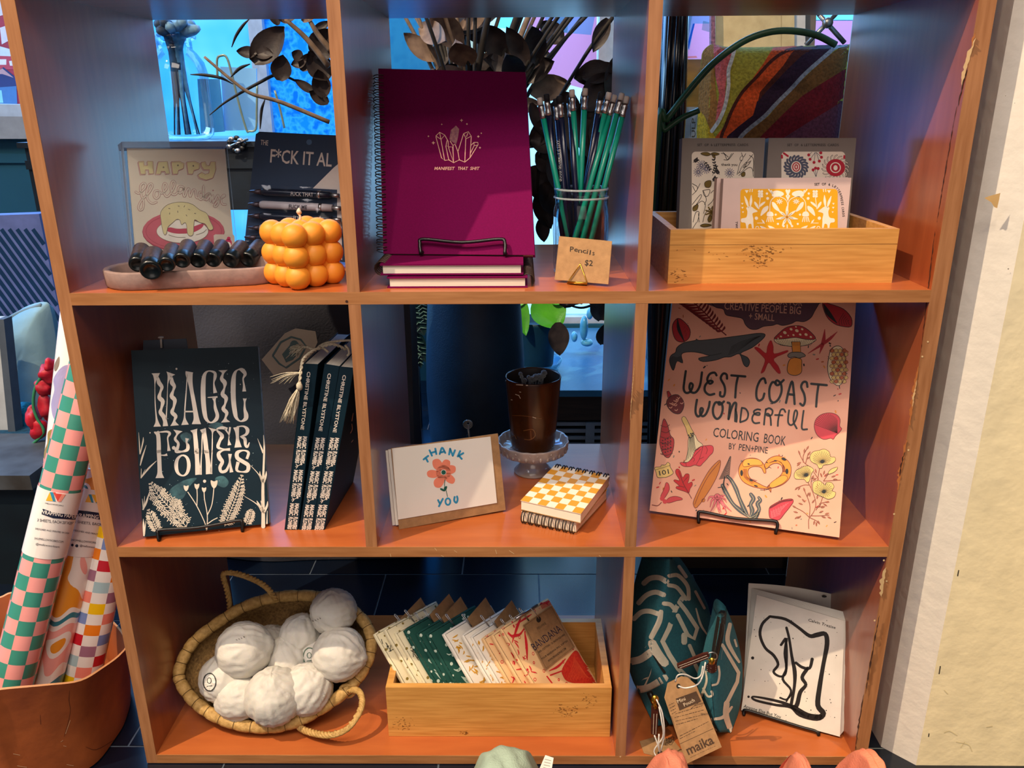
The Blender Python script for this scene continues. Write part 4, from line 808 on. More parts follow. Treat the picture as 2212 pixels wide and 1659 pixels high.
# three leaning copies
def cvr_(mb, Sc, P, w, B, C, dep):            # print kept inside the cover's own edges
    t_ = MB(); t_.stroke(Sc, B1, P, w, pf, 2); u = (B - C).normalized(); H_ = (B - C).length; dn = dep.normalized()
    ok = [(.003 < (v - C).dot(dn) < dep.length - .003) and (.003 < (v - C).dot(u) < H_ - .003) for v in t_.v]
    mb.add(t_.v, [f for f in t_.f if all(ok[i] for i in f)], pf)
rope = mat('cream_cord', 'D6CCB4', .8, c2='A89C84', scale=500)
SPN = [('leftmost leaning teal book, its cream tassel cord hanging beside the spine', (330, 330), (440, 335), (285, 1605), (185, 1600)), ('middle one of the three leaning teal books with printed spines', (487, 332), (600, 350), (390, 1610), (290, 1610)), ('rightmost leaning teal book, against the divider, with its side cover showing', (600, 352), (708, 362), (480, 1615), (386, 1612))]
for i, (lb, tl, tr, br, bl) in enumerate(SPN):
    P = U(*B1(bl), 'z', ZB + .001); Sp = Surf((P.x, .045, ZB), (0, -1, .06)); Sp.up = Vector((0, .06, 1)).normalized()
    A, B, C_, Dd = [Sp.at(B1(p)) for p in (tl, tr, br, bl)]
    dz = ZB + .0012 - min(C_.z, Dd.z)
    dep = Vector((.012 if i < 2 else max(-.006, min(.010, .3285 - B.x)), .150, 0)); dpg = dep * .965
    b = thing('paperback_book', lb, 'book', ((C_.x + Dd.x) / 2, .10, ZB), 'dark teal botanical books')
    mb = MB(); wv = (B - A); n1 = wv.normalized()
    mb.slab([A, B, C_, Dd], -Sp.n * .001, bkc)
    def spt(txt, y0, y1, hh, l=2, bold=.02, cx=.5):
        u0, u1 = (y0 - tl[1]) / (bl[1] - tl[1]), (y1 - tl[1]) / (bl[1] - tl[1])
        f = lambda u: (tl[0] + (bl[0] - tl[0]) * u + ((tr[0] + (br[0] - tr[0]) * u) - (tl[0] + (bl[0] - tl[0]) * u)) * cx, tl[1] + (bl[1] - tl[1]) * u + 4)
        mb.text(Sp, B1, txt, f(u0), f(u1), hh, prt, l, bold)
    spt('CHRISTINE BLYSTONE', 385 + i * 12, 818 + i * 10, 25, cx=.32)
    for k in range(3):
        y0 = 868 + k * 250 + (i > 0) * 10; spt('MAGIC', y0, y0 + 90, 28, cx=.58, bold=.05); spt('MAGIC', y0, y0 + 90, 28, cx=.22, bold=.05)
        spt('FLOWERS', y0 + 100, y0 + 200 - (k == 2) * 8, 30, cx=.58, bold=.05); spt('FLOWERS', y0 + 100, y0 + 200 - (k == 2) * 8, 28, cx=.22, bold=.05)
        if k < 2:
            u = (y0 + 224 - tl[1]) / (bl[1] - tl[1]); xx = tl[0] + (bl[0] - tl[0]) * u + 45; yy = y0 + 224
            mb.stroke(Sp, B1, [(xx - 18, yy + 6), (xx + 10, yy - 4), (xx + 22, yy - 10)], 4, prt, 2); mb.stroke(Sp, B1, [(xx - 14, yy - 12), (xx, yy + 2), (xx - 12, yy + 18)], 5, prt, 2); mb.dot(Sp, B1, (xx + 26, yy - 12), 8, prt, 2)
    mb.build('spine', b)
    for (a, d_) in ((A, Dd), (B, C_)):
        mb = MB(); o_ = n1 * (.0006 if a is A else -.0006); mb.slab([a, a + dep, d_ + dep, d_], o_, bkc); 
        if a is B:
            Sc = Surf(B + n1 * .00005, n1)
            if i == 2:
                for (P_, w) in (([(655, 800), (640, 900), (690, 830), (690, 780)], 3), ([(640, 890), (610, 1050), (640, 1060)], 4), ([(660, 880), (650, 960), (700, 900)], 3), ([(600, 1050), (580, 1180)], 4), ([(700, 700), (690, 760)], 3), ([(545, 1430), (600, 1300), (640, 1230)], 5), ([(560, 1400), (620, 1340)], 4), ([(530, 1500), (560, 1380)], 6)): cvr_(mb, Sc, P_, w, B, C_, dep)
        mb.build('cover', b)
    mb = MB(); e = n1 * .0012; upv = (A - Dd).normalized(); Lw = (B - A) - e * 2
    def topf(u, v, A=A, e=e, Lw=Lw, dep=dep, upv=upv): return A + e + Lw * u + dep * (.02 + .93 * v) - upv * .001
    mb.slab([A + e - upv * .001 + dep * .01, B - e - upv * .001 + dep * .01, C_ - e + dep * .01, Dd + e + dep * .01], dpg, PAPER); mb.build('pages', b)
    # bookmark cord laid over the top edge
    if i < 2:
        mb = MB(); c0 = (A + B) / 2
        if i == 0: pts = [B1(p) for p in ((455, 215), (430, 222), (380, 250), (335, 290), (318, 340), (308, 420), (300, 500))]; ys = (.075, .07, .06, .05, .04, .035, .033)
        else: pts = [B1(p) for p in ((645, 225), (600, 200), (540, 185), (480, 200), (420, 225), (360, 210), (320, 205))]; ys = (.09, .085, .08, .08, .085, .09, .095)
        P3 = cr([U(*p, 'y', y) for p, y in zip(pts, ys)], 6)
        for ph in (0, pi): mb.tube([p + Vector((cos(k * 1.1 + ph), 0, sin(k * 1.1 + ph))) * .0011 for k, p in enumerate(P3)], .0013, rope, 6)
        if i == 1:
            P4 = cr([U(*B1(p), 'y', .085) for p in ((690, 155), (600, 160), (500, 175), (440, 210), (480, 215), (515, 245))], 6); mb.tube(P4, .0017, rope, 6)
            P4 = cr([U(*B1(p), 'y', .085) for p in ((640, 190), (665, 220), (670, 255), (655, 270))], 6); mb.tube(P4, .0017, rope, 6)
        bc_ = mb.build('bookmark_cord', b)
        mb = MB(); r = random.Random(i + 3)
        E0 = P3[-1]; fan = [((225 + r.uniform(-75, 45), 770 + r.uniform(-45, 10)) if i == 0 else (230 + r.uniform(-10, 60), 225 + r.uniform(-30, 60))) for _ in range(46)]
        if i == 0: mb.ball(E0, .0042, rope, 10, 8, (1, 1, 1.4))
        for f in fan:
            e2 = U(*B1(f), 'y', ys[-1] + r.uniform(-.006, .006)); md = (E0 + e2) / 2 + Vector((r.uniform(-.003, .003), r.uniform(-.004, .004), r.uniform(-.002, .004))); mb.tube(cr([E0, md, e2], 3), [.0009, .0004], rope, 4)
        if i == 0:
            for _ in range(18): e2 = U(*B1((r.uniform(80, 240), r.uniform(420, 490))), 'y', .04); E1 = U(*B1((312, 400)), 'y', .035); mb.tube(cr([E1, (E1 + e2) / 2 + Vector((0, 0, .003)), e2], 3), [.0008, .0003], rope, 4)
        mb.build('tassel', bc_)

# ================================================================== row 2, middle cell
ST = lean((863, 1142), (1093, 1105), ZB + .001, 10)
tk = thing('thank_you_card', 'white THANK YOU card with coral flower and blue letters in a clear sleeve', 'card', base(ST, (863, 1142), (1093, 1105), ZB))
Tq = [(185, 940), (845, 848), (893, 1320), (235, 1440)]
mb = MB(); mb.slab(rectq(ST, K5, Tq), ST.n * -.0015, KRAFT); mb.build('kraft_envelope', tk)
mb = MB(); q = rectq(ST, K5, [(190, 940), (798, 866), (838, 1275), (228, 1378)], .0012); wc = mat('white_card_stock', 'E9E4DA', .6, var=.01); mb.slab(q, ST.n * -.0009, wc)
S2 = Surf(ST.o + ST.n * .0012, ST.n); cor = flat('F08A6C'); blu = flat('2C94C0'); grn = flat('0E5A4A')
for (P) in ([(500, 1085), (450, 1060), (442, 1015), (478, 1005), (505, 1040)], [(505, 1070), (500, 1030), (520, 1008), (548, 1018), (545, 1050)], [(515, 1080), (540, 1045), (580, 1050), (580, 1085), (540, 1100)], [(510, 1095), (550, 1098), (580, 1130), (565, 1158), (525, 1140)], [(505, 1100), (515, 1140), (490, 1180), (455, 1175), (452, 1135)], [(495, 1090), (460, 1120), (415, 1115), (408, 1085), (440, 1072)]): mb.poly(S2, K5, P, cor, 2, True)
mb.dot(S2, K5, (508, 1088), 46, cor, 2, 20); mb.dot(S2, K5, (509, 1087), 17, wc, 3, 16); mb.dot(S2, K5, (509, 1087), 14, grn, 4, 16)
mb.stroke(S2, K5, [(518, 1133), (515, 1170), (525, 1200), (533, 1238)], 4, grn, 3); mb.poly(S2, K5, [(513, 1205), (490, 1195), (490, 1185), (508, 1190)], grn, 3, True); mb.poly(S2, K5, [(513, 1205), (512, 1180), (530, 1172), (528, 1190)], grn, 3, True)
for P in ([(385, 1008), (415, 985)], [(398, 995), (412, 1022)], [(422, 950), (438, 985)], [(458, 940), (465, 975)], [(430, 968), (462, 958)], [(485, 975), (500, 935), (520, 968)], [(488, 965), (516, 958)], [(543, 978), (550, 940)], [(550, 942), (566, 985)], [(566, 985), (580, 950)], [(596, 990), (612, 955)], [(632, 968), (602, 985)], [(602, 982), (622, 1005)], [(475, 1258), (485, 1278)], [(505, 1250), (480, 1298)], [(578, 1238), (575, 1262), (588, 1275), (596, 1255), (592, 1235)]): mb.stroke(S2, K5, P, 12, blu, 2)
mb.stroke(S2, K5, E_(536, 1268, 15, 20), 11, blu, 2, closed=True); mb.build('card_front', tk)
mb = MB(); crinkle(ST, K5, [(158, 935), (848, 845), (897, 1322), (228, 1440)], .0035, .0012, 12, 10, 5, glass('sleeve_film', (.97, .97, .98), .1, .1), mb); mb.build('sleeve', tk)
for k, (lb, dx) in enumerate((('clear sleeved card pack standing right behind the THANK YOU card', 18), ('rearmost sleeved card behind the THANK YOU card, its left edge showing', 34))):
    S3 = Surf(ST.o + Vector((0, .006 * (k + 1), 0)), ST.n); mb = MB(); Q = rectq(S3, K5, [(185 - dx, 940 + dx * .4), (835, 852), (880, 1300), (238 - dx * 1.3, 1415)]); mb.slab(Q, S3.n * -.002, WHITE, KRAFT)
    lo_ = min(p.z for p in Q); 
    if lo_ < ZB + .001: mb.v = [v + Vector((0, 0, ZB + .001 - lo_)) for v in mb.v]
    tag(mb.build('thank_you_card'), lb, 'card', 'sleeved cards behind the front one')
# glass stand and bronze candle pot
gw = mat('pressed_glass', 'B9A9A2', .12, alpha=.72, var=.04, spec=.9, coat=.6); SCn = Vector((.5535, .232, ZB))
cs = thing('cake_stand', 'small pressed glass pedestal stand under the bronze candle pot', 'stand', SCn)
rim = .054
def scal(p, a): 
    k = 1 + (.03 * abs(sin(a * 9)) if p.z > .033 and Vector((p.x, p.y)).length > .045 else 0); return Vector((p.x * k, p.y * k, p.z))
mb = MB(); mb.lathe([(0, .0005), (.029, .0005), (.030, .003), (.024, .010), (.019, .018), (.018, .027), (.022, .034)], SCn, gw, 40); mb.build('pedestal', cs)
mb = MB(); mb.lathe([(0, .034), (.022, .034), (.047, .035), (.051, .037), (.0535, .045), (.0545, .052), (.055, .0545), (.0535, .0555), (.0515, .054), (.049, .046), (.046, .0425), (0, .042)], SCn, gw, 72, wob=scal)
for k in range(30):
    a = 2 * pi * k / 30; c = SCn + Vector((cos(a) * .0535, sin(a) * .0535, .049)); mb.ball(c, .0022, gw, 6, 5)
    a += .1; c = SCn + Vector((cos(a) * .0525, sin(a) * .0525, .042)); mb.ball(c, .0028, gw, 6, 5, (1, 1, 1.6))
mb.build('plate', cs)
brz = mat('bronze_lacquer', '4A2810', .22, c2='3A1E0C', scale=20, spec=.7, metal=.25); brzi = mat('pot_inside', '2E2824', .5)
PC = SCn + Vector((0, 0, .043)); pot = thing('candle_pot', 'tapered bronze glass candle pot with embossed front on the glass stand', 'pot', PC)
pr = [(0, .0005), (.031, .0005), (.0335, .002), (.0345, .005), (.0385, .06), (.0423, .112), (.0428, .116), (.0420, .1175), (.0408, .116)]
mb = MB(); mb.lathe(pr, PC, brz, 64); sk = Skin(mb.v, mb.f)
em = mat('embossed_bronze', '6E4420', .25, spec=.8); chp = flat('D8C8B4')
for P, w in (([(935, 735), (1000, 738), (1060, 745), (1115, 755)], 3), ([(1005, 830), (1060, 822), (1075, 860), (1045, 885), (1010, 882)], 5), ([(1048, 830), (1050, 880)], 4), ([(920, 830), (925, 870), (950, 860), (960, 880)], 4)): mb.stroke(sk, K5, P, w, em, 1)
for P in ([(955, 605), (975, 612)], [(975, 610), (985, 630)], [(980, 590), (988, 592)], [(928, 638), (936, 640)], [(960, 545), (1000, 548)], [(1020, 550), (1030, 550)], [(880, 500), (895, 522)], [(1060, 745), (1080, 752)]): mb.stroke(sk, K5, P, 3.5, chp, 2)
mb.build('pot_body', pot); mb = MB(); mb.lathe([(.0408, .116), (.040, .106), (.0375, .07), (.036, .068), (0, .068)], PC, brzi, 64); mb.build('pot_inside', pot)
ct = mat('grey_fluff', '6E7478', .9, bump=.8, bscale=900, c2='484E52', scale=300, sheen=.5)
cg = thing('dried_buds', 'cluster of fuzzy grey dried buds inside the bronze pot', 'dried plant', PC + Vector((0, 0, .07)))
for (x, y, r_, dz) in ((985, 480, 13, 0), (992, 498, 12, 0), (1010, 520, 16, 0), (1035, 500, 13, 0), (1062, 510, 20, 0), (1080, 500, 22, 0), (1100, 498, 22, 0), (1122, 490, 20, 0), (1130, 474, 20, 0), (1110, 515, 16, 0), (1048, 522, 15, 0)):
    c = U(*K5((x, y)), 'y', PC.y + .004); mb = MB(); mb.ball(c, r_ * .3497 / 1741 * 1.2 * 1.0, ct, 14, 10, fn=lambda p: p * (1 + .15 * noise.noise(p * 2.5))); mb.tube([c, Vector((c.x * .5 + PC.x * .5, PC.y, PC.z + .069))], .001, ct, 5); mb.build('bud', cg)
# notepads
must = mat('mustard_check', 'E09A1E', .6, var=.02); ivory = mat('ivory_check', 'F0E2CC', .6, var=.02)
def pad(label, q, z, th, coil_side, nchk, m_coil, over=None):
    """q: px corners of the top face at height z+th : near-left, near-right, far-right, far-left"""
    Q = [U(*K5(p), 'z', z + th) for p in q]; c = sum(Q, Vector()) / 4; o = thing('notepad', label, 'notepad', (c.x, c.y, z), 'checkered notepads')
    nu, nv = nchk; S = (Q[0], Q[1], Q[2], Q[3])
    mb = MB(); fn = lambda u, v: (S[0] * (1 - u) + S[1] * u) * (1 - v) + (S[3] * (1 - u) + S[2] * u) * v + Vector((0, 0, .0004))
    mb.grid(fn, nu, nv, must, lambda i, j: must if (i + j) % 2 == 0 else ivory, False); mb.slab(Q, Vector((0, 0, -.0006)), ivory); mb.build('cover', o)
    mb = MB(); k = .985; mb.slab([c + (p - c) * k - Vector((0, 0, .001)) for p in Q], Vector((0, 0, -(th - .002))), mat('notepad_pages', 'EFE4CE', .7, var=.02)); mb.build('pages', o)
    mb = MB(); mb.slab([p - Vector((0, 0, th - .001)) for p in Q], Vector((0, 0, -.001)), KRAFT); mb.build('back_board', o)
    mb = MB(); a, b = (Q[3], Q[2]) if coil_side == 'far' else (Q[0], Q[1]); e = (b - a).normalized(); n_ = Vector((-e.y, e.x, 0)) * (1 if coil_side == 'far' else -1)
    coil(mb, a - Vector((0, 0, th * .45)) + n_ * -.001, b - Vector((0, 0, th * .45)) + n_ * -.001, n_, Vector((0, 0, 1)), 8, th * .62, m_coil, .0009); mb.build('wire_coil', o)
    return o, Q
lowc = mat('coil_white', '3A3430', .4, metal=.3)
ol, Ql = pad('lower checkered notepad in clear wrap, its wire coil facing the front', [(990, 1330), (1330, 1400), (1520, 1195), (1180, 1130)], ZB + .001, .015, 'near', (8, 6), lowc)
mb = MB(); cf = glass('wrap_film', (.97, .96, .95), .08, .12); cN = sum(Ql, Vector()) / 4
A4 = [cN + (p - cN) * 1.07 for p in Ql]; zt = ZB + .0165
def wr(u, v):
    p = (A4[0] * (1 - u) + A4[1] * u) * (1 - v) + (A4[3] * (1 - u) + A4[2] * u) * v; e = min(1, 7 * min(u, 1 - u), 9 * min(v, 1 - v) + .2); return Vector((p.x + .002 * noise.noise(Vector((u * 9, v * 9, 1))), p.y, ZB + .002 + .0150 * max(.1, e) ** .5 + .0012 * noise.noise(Vector((u * 14, v * 14, 4)))))
mb.grid(wr, 24, 20, cf); mb.build('clear_wrap', ol)
pad('top checkered notepad, mustard and ivory squares with black coil at the back', [(985, 1262), (1358, 1345), (1535, 1110), (1195, 1045)], ZB + .0185, .0145, 'far', (7, 8), BLACKW)

# ================================================================== row 2, right cell : coloring book
SX = lean((1403, 1103), (1813, 1161), ZB + .006, 29)
cb = thing('coloring_book', 'large pink coloring book with whale, mushroom and shells on a wire easel', 'book', base(SX, (1403, 1103), (1813, 1161), ZB))
pinkp = mat('pink_cover', 'EDB096', .55, c2='E6A489', scale=16, spec=.4); S = SX
a = SX.at((1403, 1103)); b_ = SX.at((1813, 1161)); tl_ = SX.at((1452, 655)); tr2 = SX.at((1849, 655)); ql = [a + (tl_ - a).normalized() * .318, b_ + (tr2 - b_).normalized() * .328, b_, a]
mb = MB(); mb.slab(ql, SX.n * -.0008, pinkp)
ik = mat('cover_ink', '15191C', .5, var=.02); rd = flat('C8141E', .5); crim = flat('B0242C', .5); rdk = flat('6E1418', .5); orn = flat('E8902C', .5); cre = flat('F0DCB0', .5); chz = flat('E2C074', .5); gry = flat('4A5054', .5); grd = flat('33383C', .5); rust = flat('C2663A', .5)
def F(T, P, m, l=2, sm=True, ol=None, w=6): mb.poly(S, T, P, m, l, sm, 3); (mb.stroke(S, T, P, w, ol, l + 1, sm, 3, closed=True) if ol else None)
def G(T, P, w, m=ik, l=4, sm=True): mb.stroke(S, T, P, w, m, l, sm)
mb.poly(S, C1, [(640, 20), (700, 90), (780, 110), (810, 170), (900, 190), (980, 210), (1010, 270), (1060, 315), (1130, 320), (1200, 290), (1290, 280), (1340, 265), (1400, 280), (1490, 260), (1540, 235), (1620, 240), (1690, 200), (1730, 130), (1770, 60), (1775, 20)], flat('5A3E4A', .5), 2, True)
mb.stroke(S, C1, [(640, 20), (700, 90), (780, 110), (810, 170), (900, 190), (980, 210), (1010, 270), (1060, 315), (1130, 320), (1200, 290), (1290, 280), (1340, 265), (1400, 280), (1490, 260), (1540, 235), (1620, 240), (1690, 200), (1730, 130), (1770, 60), (1775, 20)], 6, ik, 3)
prt2 = flat('D9A890', .5)
mb.text(S, C1, 'CREATIVE PEOPLE BIG', (790, 112), (1585, 165), 80, prt2, 4, .004); mb.text(S, C1, '+ SMALL', (1045, 215), (1310, 235), 70, prt2, 4, .004); mb.text(S, C1, 'A COLORING BOOK FOR', (790, 28), (1600, 78), 70, prt2, 4, .004)
# big lettering
for P in ([(392, 752), (378, 850), (370, 940), (395, 980), (440, 965), (465, 900), (440, 880), (430, 930), (455, 975), (500, 970), (540, 900), (560, 765)],
          [(712, 800), (690, 770), (640, 785), (615, 840), (640, 885), (672, 865), (640, 855), (595, 900), (590, 960), (635, 1000), (690, 990)],
          [(820, 835), (815, 790), (780, 780), (755, 830), (790, 900), (800, 960), (785, 1015), (750, 1010), (750, 970)], [(862, 798), (1012, 810)], [(935, 805), (915, 900), (905, 1030)],
          [(1222, 880), (1205, 830), (1165, 850), (1130, 930), (1125, 1020), (1150, 1060), (1190, 1040), (1208, 985)],
          [(1330, 880), (1290, 870), (1260, 940), (1265, 1040), (1300, 1080), (1350, 1050), (1385, 970), (1380, 890), (1340, 850), (1320, 880), (1350, 900), (1410, 845)],
          [(1432, 1085), (1460, 960), (1495, 860), (1512, 960), (1522, 1098)], [(1448, 992), (1515, 1000)],
          [(1655, 920), (1645, 870), (1610, 870), (1590, 920), (1620, 990), (1630, 1060), (1610, 1112), (1578, 1090)], [(1692, 885), (1858, 900)], [(1770, 895), (1755, 1000), (1745, 1125)],
          [(508, 1050), (495, 1130), (495, 1190), (520, 1225), (555, 1195), (570, 1150), (548, 1140), (540, 1190), (565, 1222), (600, 1200), (630, 1130), (640, 1070)],
          [(740, 1085), (700, 1080), (675, 1140), (680, 1210), (715, 1250), (755, 1220), (775, 1150), (765, 1095), (735, 1075), (735, 1100), (760, 1095), (790, 1068)],
          [(825, 1080), (850, 1095), (845, 1160), (835, 1250)], [(835, 1255), (860, 1160), (890, 1090), (915, 1090), (910, 1160), (905, 1275)]): G(C1, P, 24)
for P in ([(-5, 20), (10, 110), (5, 180)], [(70, 10), (60, 90), (50, 180)], [(70, 5), (120, 20), (150, 80), (130, 150), (50, 185)],
          [(300, 30), (260, 25), (220, 50), (235, 85), (285, 95), (290, 70), (250, 70), (210, 100), (200, 155), (230, 195), (290, 190)],
          [(370, 20), (355, 110), (345, 215)], [(365, 30), (410, 10), (450, 40), (440, 90), (400, 105), (370, 85), (400, 80), (425, 130), (432, 222)],
          [(610, 60), (590, 25), (555, 30), (535, 80), (520, 160), (515, 232)], [(480, 95), (575, 98)],
          [(655, 35), (645, 110), (645, 190), (680, 220), (725, 180), (755, 90), (750, 45), (730, 40), (715, 90), (710, 180), (750, 262)], [(835, 40), (820, 150), (815, 265), (880, 270)]): G(C3, P, 22)
for w, p0, p1, h, T in (('COLORING', (487, 778), (738, 808), 52, K6), ('BOOK', (768, 812), (888, 828), 52, K6), ('BY', (575, 847), (612, 850), 34, K6), ('PEN+PINE', (630, 853), (790, 872), 36, K6)): mb.text(S, T, w, p0, p1, h, ik, 3, .004)
# whale
F(C1, [(265, 745), (235, 700), (222, 640), (240, 590), (285, 560), (300, 510), (370, 460), (490, 435), (500, 420), (530, 435), (650, 425), (850, 400), (1000, 380), (1130, 362), (1200, 365), (1215, 385), (1180, 430), (1080, 510), (960, 570), (1030, 610), (1055, 660), (1030, 710), (990, 680), (950, 575), (860, 605), (790, 610), (700, 640), (570, 655), (525, 620), (640, 595), (600, 580), (480, 555), (380, 560), (345, 590), (360, 670), (300, 650)], gry, 2, True, ik, 7)
for k in range(7): G(C1, [(830 + k * 6, 585 - k * 14), (930 + k * 6, 545 - k * 16), (1080 + k * 8, 440 - k * 7), (1170, 390)], 4, ik, 4)
F(C1, [(265, 740), (235, 690), (228, 640), (250, 600), (300, 610), (340, 600), (355, 660), (300, 650)], grd, 3); G(C1, [(540, 560), (640, 590), (760, 570)], 10, grd)
# mushroom
F(C1, [(1312, 420), (1340, 380), (1420, 310), (1500, 285), (1600, 290), (1690, 350), (1740, 420), (1735, 440), (1660, 480), (1520, 500), (1380, 480), (1320, 450)], cre, 2, True, ik, 6)
for k in range(22): x = 1330 + k * 19; G(C1, [(x, 430 + 6 * sin(k)), (1530 + (x - 1530) * .75, 492)], 3, ik, 4, False)
F(C1, [(1312, 420), (1340, 380), (1420, 310), (1500, 285), (1600, 290), (1690, 350), (1740, 420), (1640, 425), (1530, 405), (1420, 418)], crim, 4, True, ik, 6)
for (x, y, s) in ((1420, 355, 20), (1485, 320, 16), (1545, 335, 20), (1600, 320, 14), (1640, 375, 18), (1510, 380, 12), (1580, 375, 14), (1380, 395, 12), (1690, 400, 13), (1455, 385, 9), (1350, 415, 9), (1535, 295, 10)): mb.dot(S, C1, (x, y), s, cre, 6, 9, s * .75, .5)
F(C1, [(1490, 450), (1580, 450), (1585, 560), (1500, 560)], orn, 4, False, ik, 6); F(C1, [(1490, 560), (1590, 560), (1635, 595), (1600, 610), (1560, 620), (1520, 605), (1470, 615), (1450, 590)], gre, 5, True, ik, 6)
F(C1, [(1480, 625), (1585, 625), (1595, 700), (1590, 770), (1530, 800), (1460, 780), (1445, 720)], orn, 4, True, ik, 6)
# starfish etc
F(C1, [(1275, 435), (1300, 500), (1310, 575), (1440, 540), (1440, 560), (1305, 625), (1350, 700), (1375, 770), (1350, 775), (1300, 720), (1250, 665), (1210, 750), (1180, 775), (1175, 760), (1215, 650), (1190, 600), (1110, 520), (1120, 505), (1160, 520), (1225, 570), (1240, 500)], rd, 2, True, crim, 6)
G(C1, [(1835, 320), (1820, 450), (1780, 575)], [6, 40, 5], crim, 3); G(C1, [(1965, 345), (1860, 440), (1660, 572)], [5, 34, 5], crim, 3)
F(C1, [(1960, 492), (2020, 520), (2050, 640), (2050, 800), (1985, 905), (1900, 850), (1865, 740), (1875, 620), (1900, 530)], cre, 2, True, ik, 6)
r = random.Random(2)
for j in range(9):
    for i in range(4):
        x = 1885 + i * 42 + (j % 2) * 18; y = 540 + j * 40; F(C1, [(x, y), (x + 30, y - 20), (x + 48, y + 6), (x + 22, y + 22)], chz if (i + j) % 3 else rust, 3, True, rdk, 4)
G(C1, [(1985, 905), (1990, 935)], 8, ik); 
for y in range(5): G(C1, [(1880 - y * 4, 620 - y * 20 + y * 40), (1868, 600 + y * 25)], 4)
# top left seed, leaf, shell
F(C1, [(310, 205), (380, 245), (435, 320), (430, 400), (375, 450), (300, 440), (260, 370), (255, 270)], crim, 2, True, ik, 6); G(C1, [(305, 210), (320, 320), (375, 445)], [8, 34, 8], ik, 5)
for k in range(14): r_ = random.Random(k); mb.dot(S, C1, (400 + r_.uniform(-30, 20), 260 + k * 11), 4, rdk, 5, 6)
G(C1, [(460, 30), (600, 160), (720, 300), (810, 380)], 12, rdk, 4)
for k in range(12):
    u = k / 12; x, y = 470 + 330 * u, 40 + 320 * u; L = 190 * (1 - u * .65); G(C1, [(x, y), (x - L * .6, y + 5), (x - L, y - 15)], [14, 26, 4], rdk, 3); G(C1, [(x, y), (x + L * .25, y - L * .35), (x + L * .3, y - L * .6)], [12, 22, 4], rdk, 3); G(C1, [(x, y), (x - L * .6, y + 5)], 3, crim, 5)
F(C1, [(1810, 40), (1900, 60), (2030, 110), (2110, 200), (2110, 290), (2020, 290), (1930, 260), (1850, 180)], crim, 2, True, ik, 6); G(C1, [(1825, 60), (1870, 150), (1960, 255)], [10, 50, 8], ik, 4)
for k in range(5): G(C1, [(1990 + k * 25, 275), (1985 + k * 22, 230), (2030 + k * 14, 150 + k * 20)], 4, ik, 4)
# left column
F(C1, [(195, 965), (215, 960), (240, 1000), (235, 1020), (205, 1030)], crim, 2, False, ik, 5)
F(C1, [(240, 1010), (310, 1000), (365, 1060), (370, 1130), (330, 1195), (260, 1185), (200, 1120), (195, 1060)], rdk, 2, True, ik, 6)
for k in range(12): r_ = random.Random(k + 40); x, y = 285 + r_.uniform(-70, 65), 1100 + r_.uniform(-75, 75); G(C1, [(x, y), (x + 18, y + 8), (x + 30, y - 6)], 8, pinkp, 4)
F(C2, [(272, 150), (320, 230), (345, 330), (365, 380), (405, 430), (395, 560), (335, 670), (260, 620), (215, 480), (228, 350), (240, 260)], crim, 2, True, ik, 7)
for k in range(6):
    y = 240 + k * 75 ; G(C2, [(232 - k, y), (300, y + 22), (345 + k * 8, y - 8)], 9 if k != 3 else 14, rdk, 4)
for j in range(5):
    for i in range(4): mb.dot(S, C2, (255 + i * 35, 440 + j * 42 - i * 12), 9, ik, 5, 6)
F(C2, [(507, 155), (555, 128), (640, 290), (672, 355), (620, 410), (590, 370), (560, 270)], chz, 2, True, ik, 6)
F(C2, [(600, 405), (672, 355), (720, 440), (790, 510), (700, 620), (600, 720), (530, 735), (565, 690), (590, 560)], cre, 2, True, ik, 6)
for k in range(9): G(C2, [(610 + k * 7, 405 - k * 5), (600 + k * 12, 560), (575 + k * 24, 705 - k * 24)], 5, ik, 4)
for (x, y) in ((600, 370), (630, 350), (655, 345), (610, 395), (645, 375)): mb.dot(S, C2, (x, y), 11, ik, 5, 7)
F(C2, [(485, 735), (560, 730), (600, 720), (650, 660), (690, 570), (760, 520), (820, 510), (900, 505), (930, 540), (920, 600), (880, 640), (840, 690), (790, 740), (750, 780), (680, 765), (620, 785), (530, 780)], flat('E23A48', .5), 3, True, rdk, 6)
for P in ([(560, 730), (570, 780)], [(650, 660), (680, 690), (660, 720)], [(700, 760), (740, 690), (770, 600), (790, 520)], [(820, 510), (850, 560), (830, 620)], [(740, 690), (800, 660)]): G(C2, P, 5, rdk, 5)
F(C2, [(150, 800), (225, 790), (240, 765), (290, 765), (320, 730), (350, 750), (355, 790), (395, 860), (380, 890), (310, 925), (270, 930), (190, 930), (170, 870)], chz, 2, True, ik, 6); G(C2, [(160, 830), (260, 800), (355, 770)], 4); mb.text(S, C2, '101', (215, 905), (342, 880), 62, ik, 4, .01)
F(C2, [(430, 830), (460, 818), (490, 850), (520, 930), (560, 885), (605, 890), (605, 950), (590, 1010), (640, 990), (650, 1030), (620, 1080), (600, 1140), (560, 1120), (440, 1080), (440, 1050), (480, 1045), (405, 980), (420, 960), (480, 970), (430, 880)], rd, 2, True, rdk, 6); G(C2, [(470, 850), (530, 1010), (590, 1120), (640, 1210)], 8, rdk, 5); G(C2, [(520, 1000), (590, 920)], 5, rdk, 5); G(C2, [(545, 1060), (470, 1040)], 5, rdk, 5)
F(C2, [(1020, 705), (1015, 800), (960, 950), (850, 1140), (710, 1330), (665, 1300), (670, 1230), (760, 1030), (870, 840), (970, 730)], flat('D07A26', .5), 2, True, rdk, 7); G(C2, [(1015, 720), (870, 900), (760, 1100), (680, 1290)], 6, rdk, 4); F(C2, [(780, 1220), (815, 1215), (810, 1250), (775, 1255)], flat('D07A26', .5), 2, True, rdk, 5)
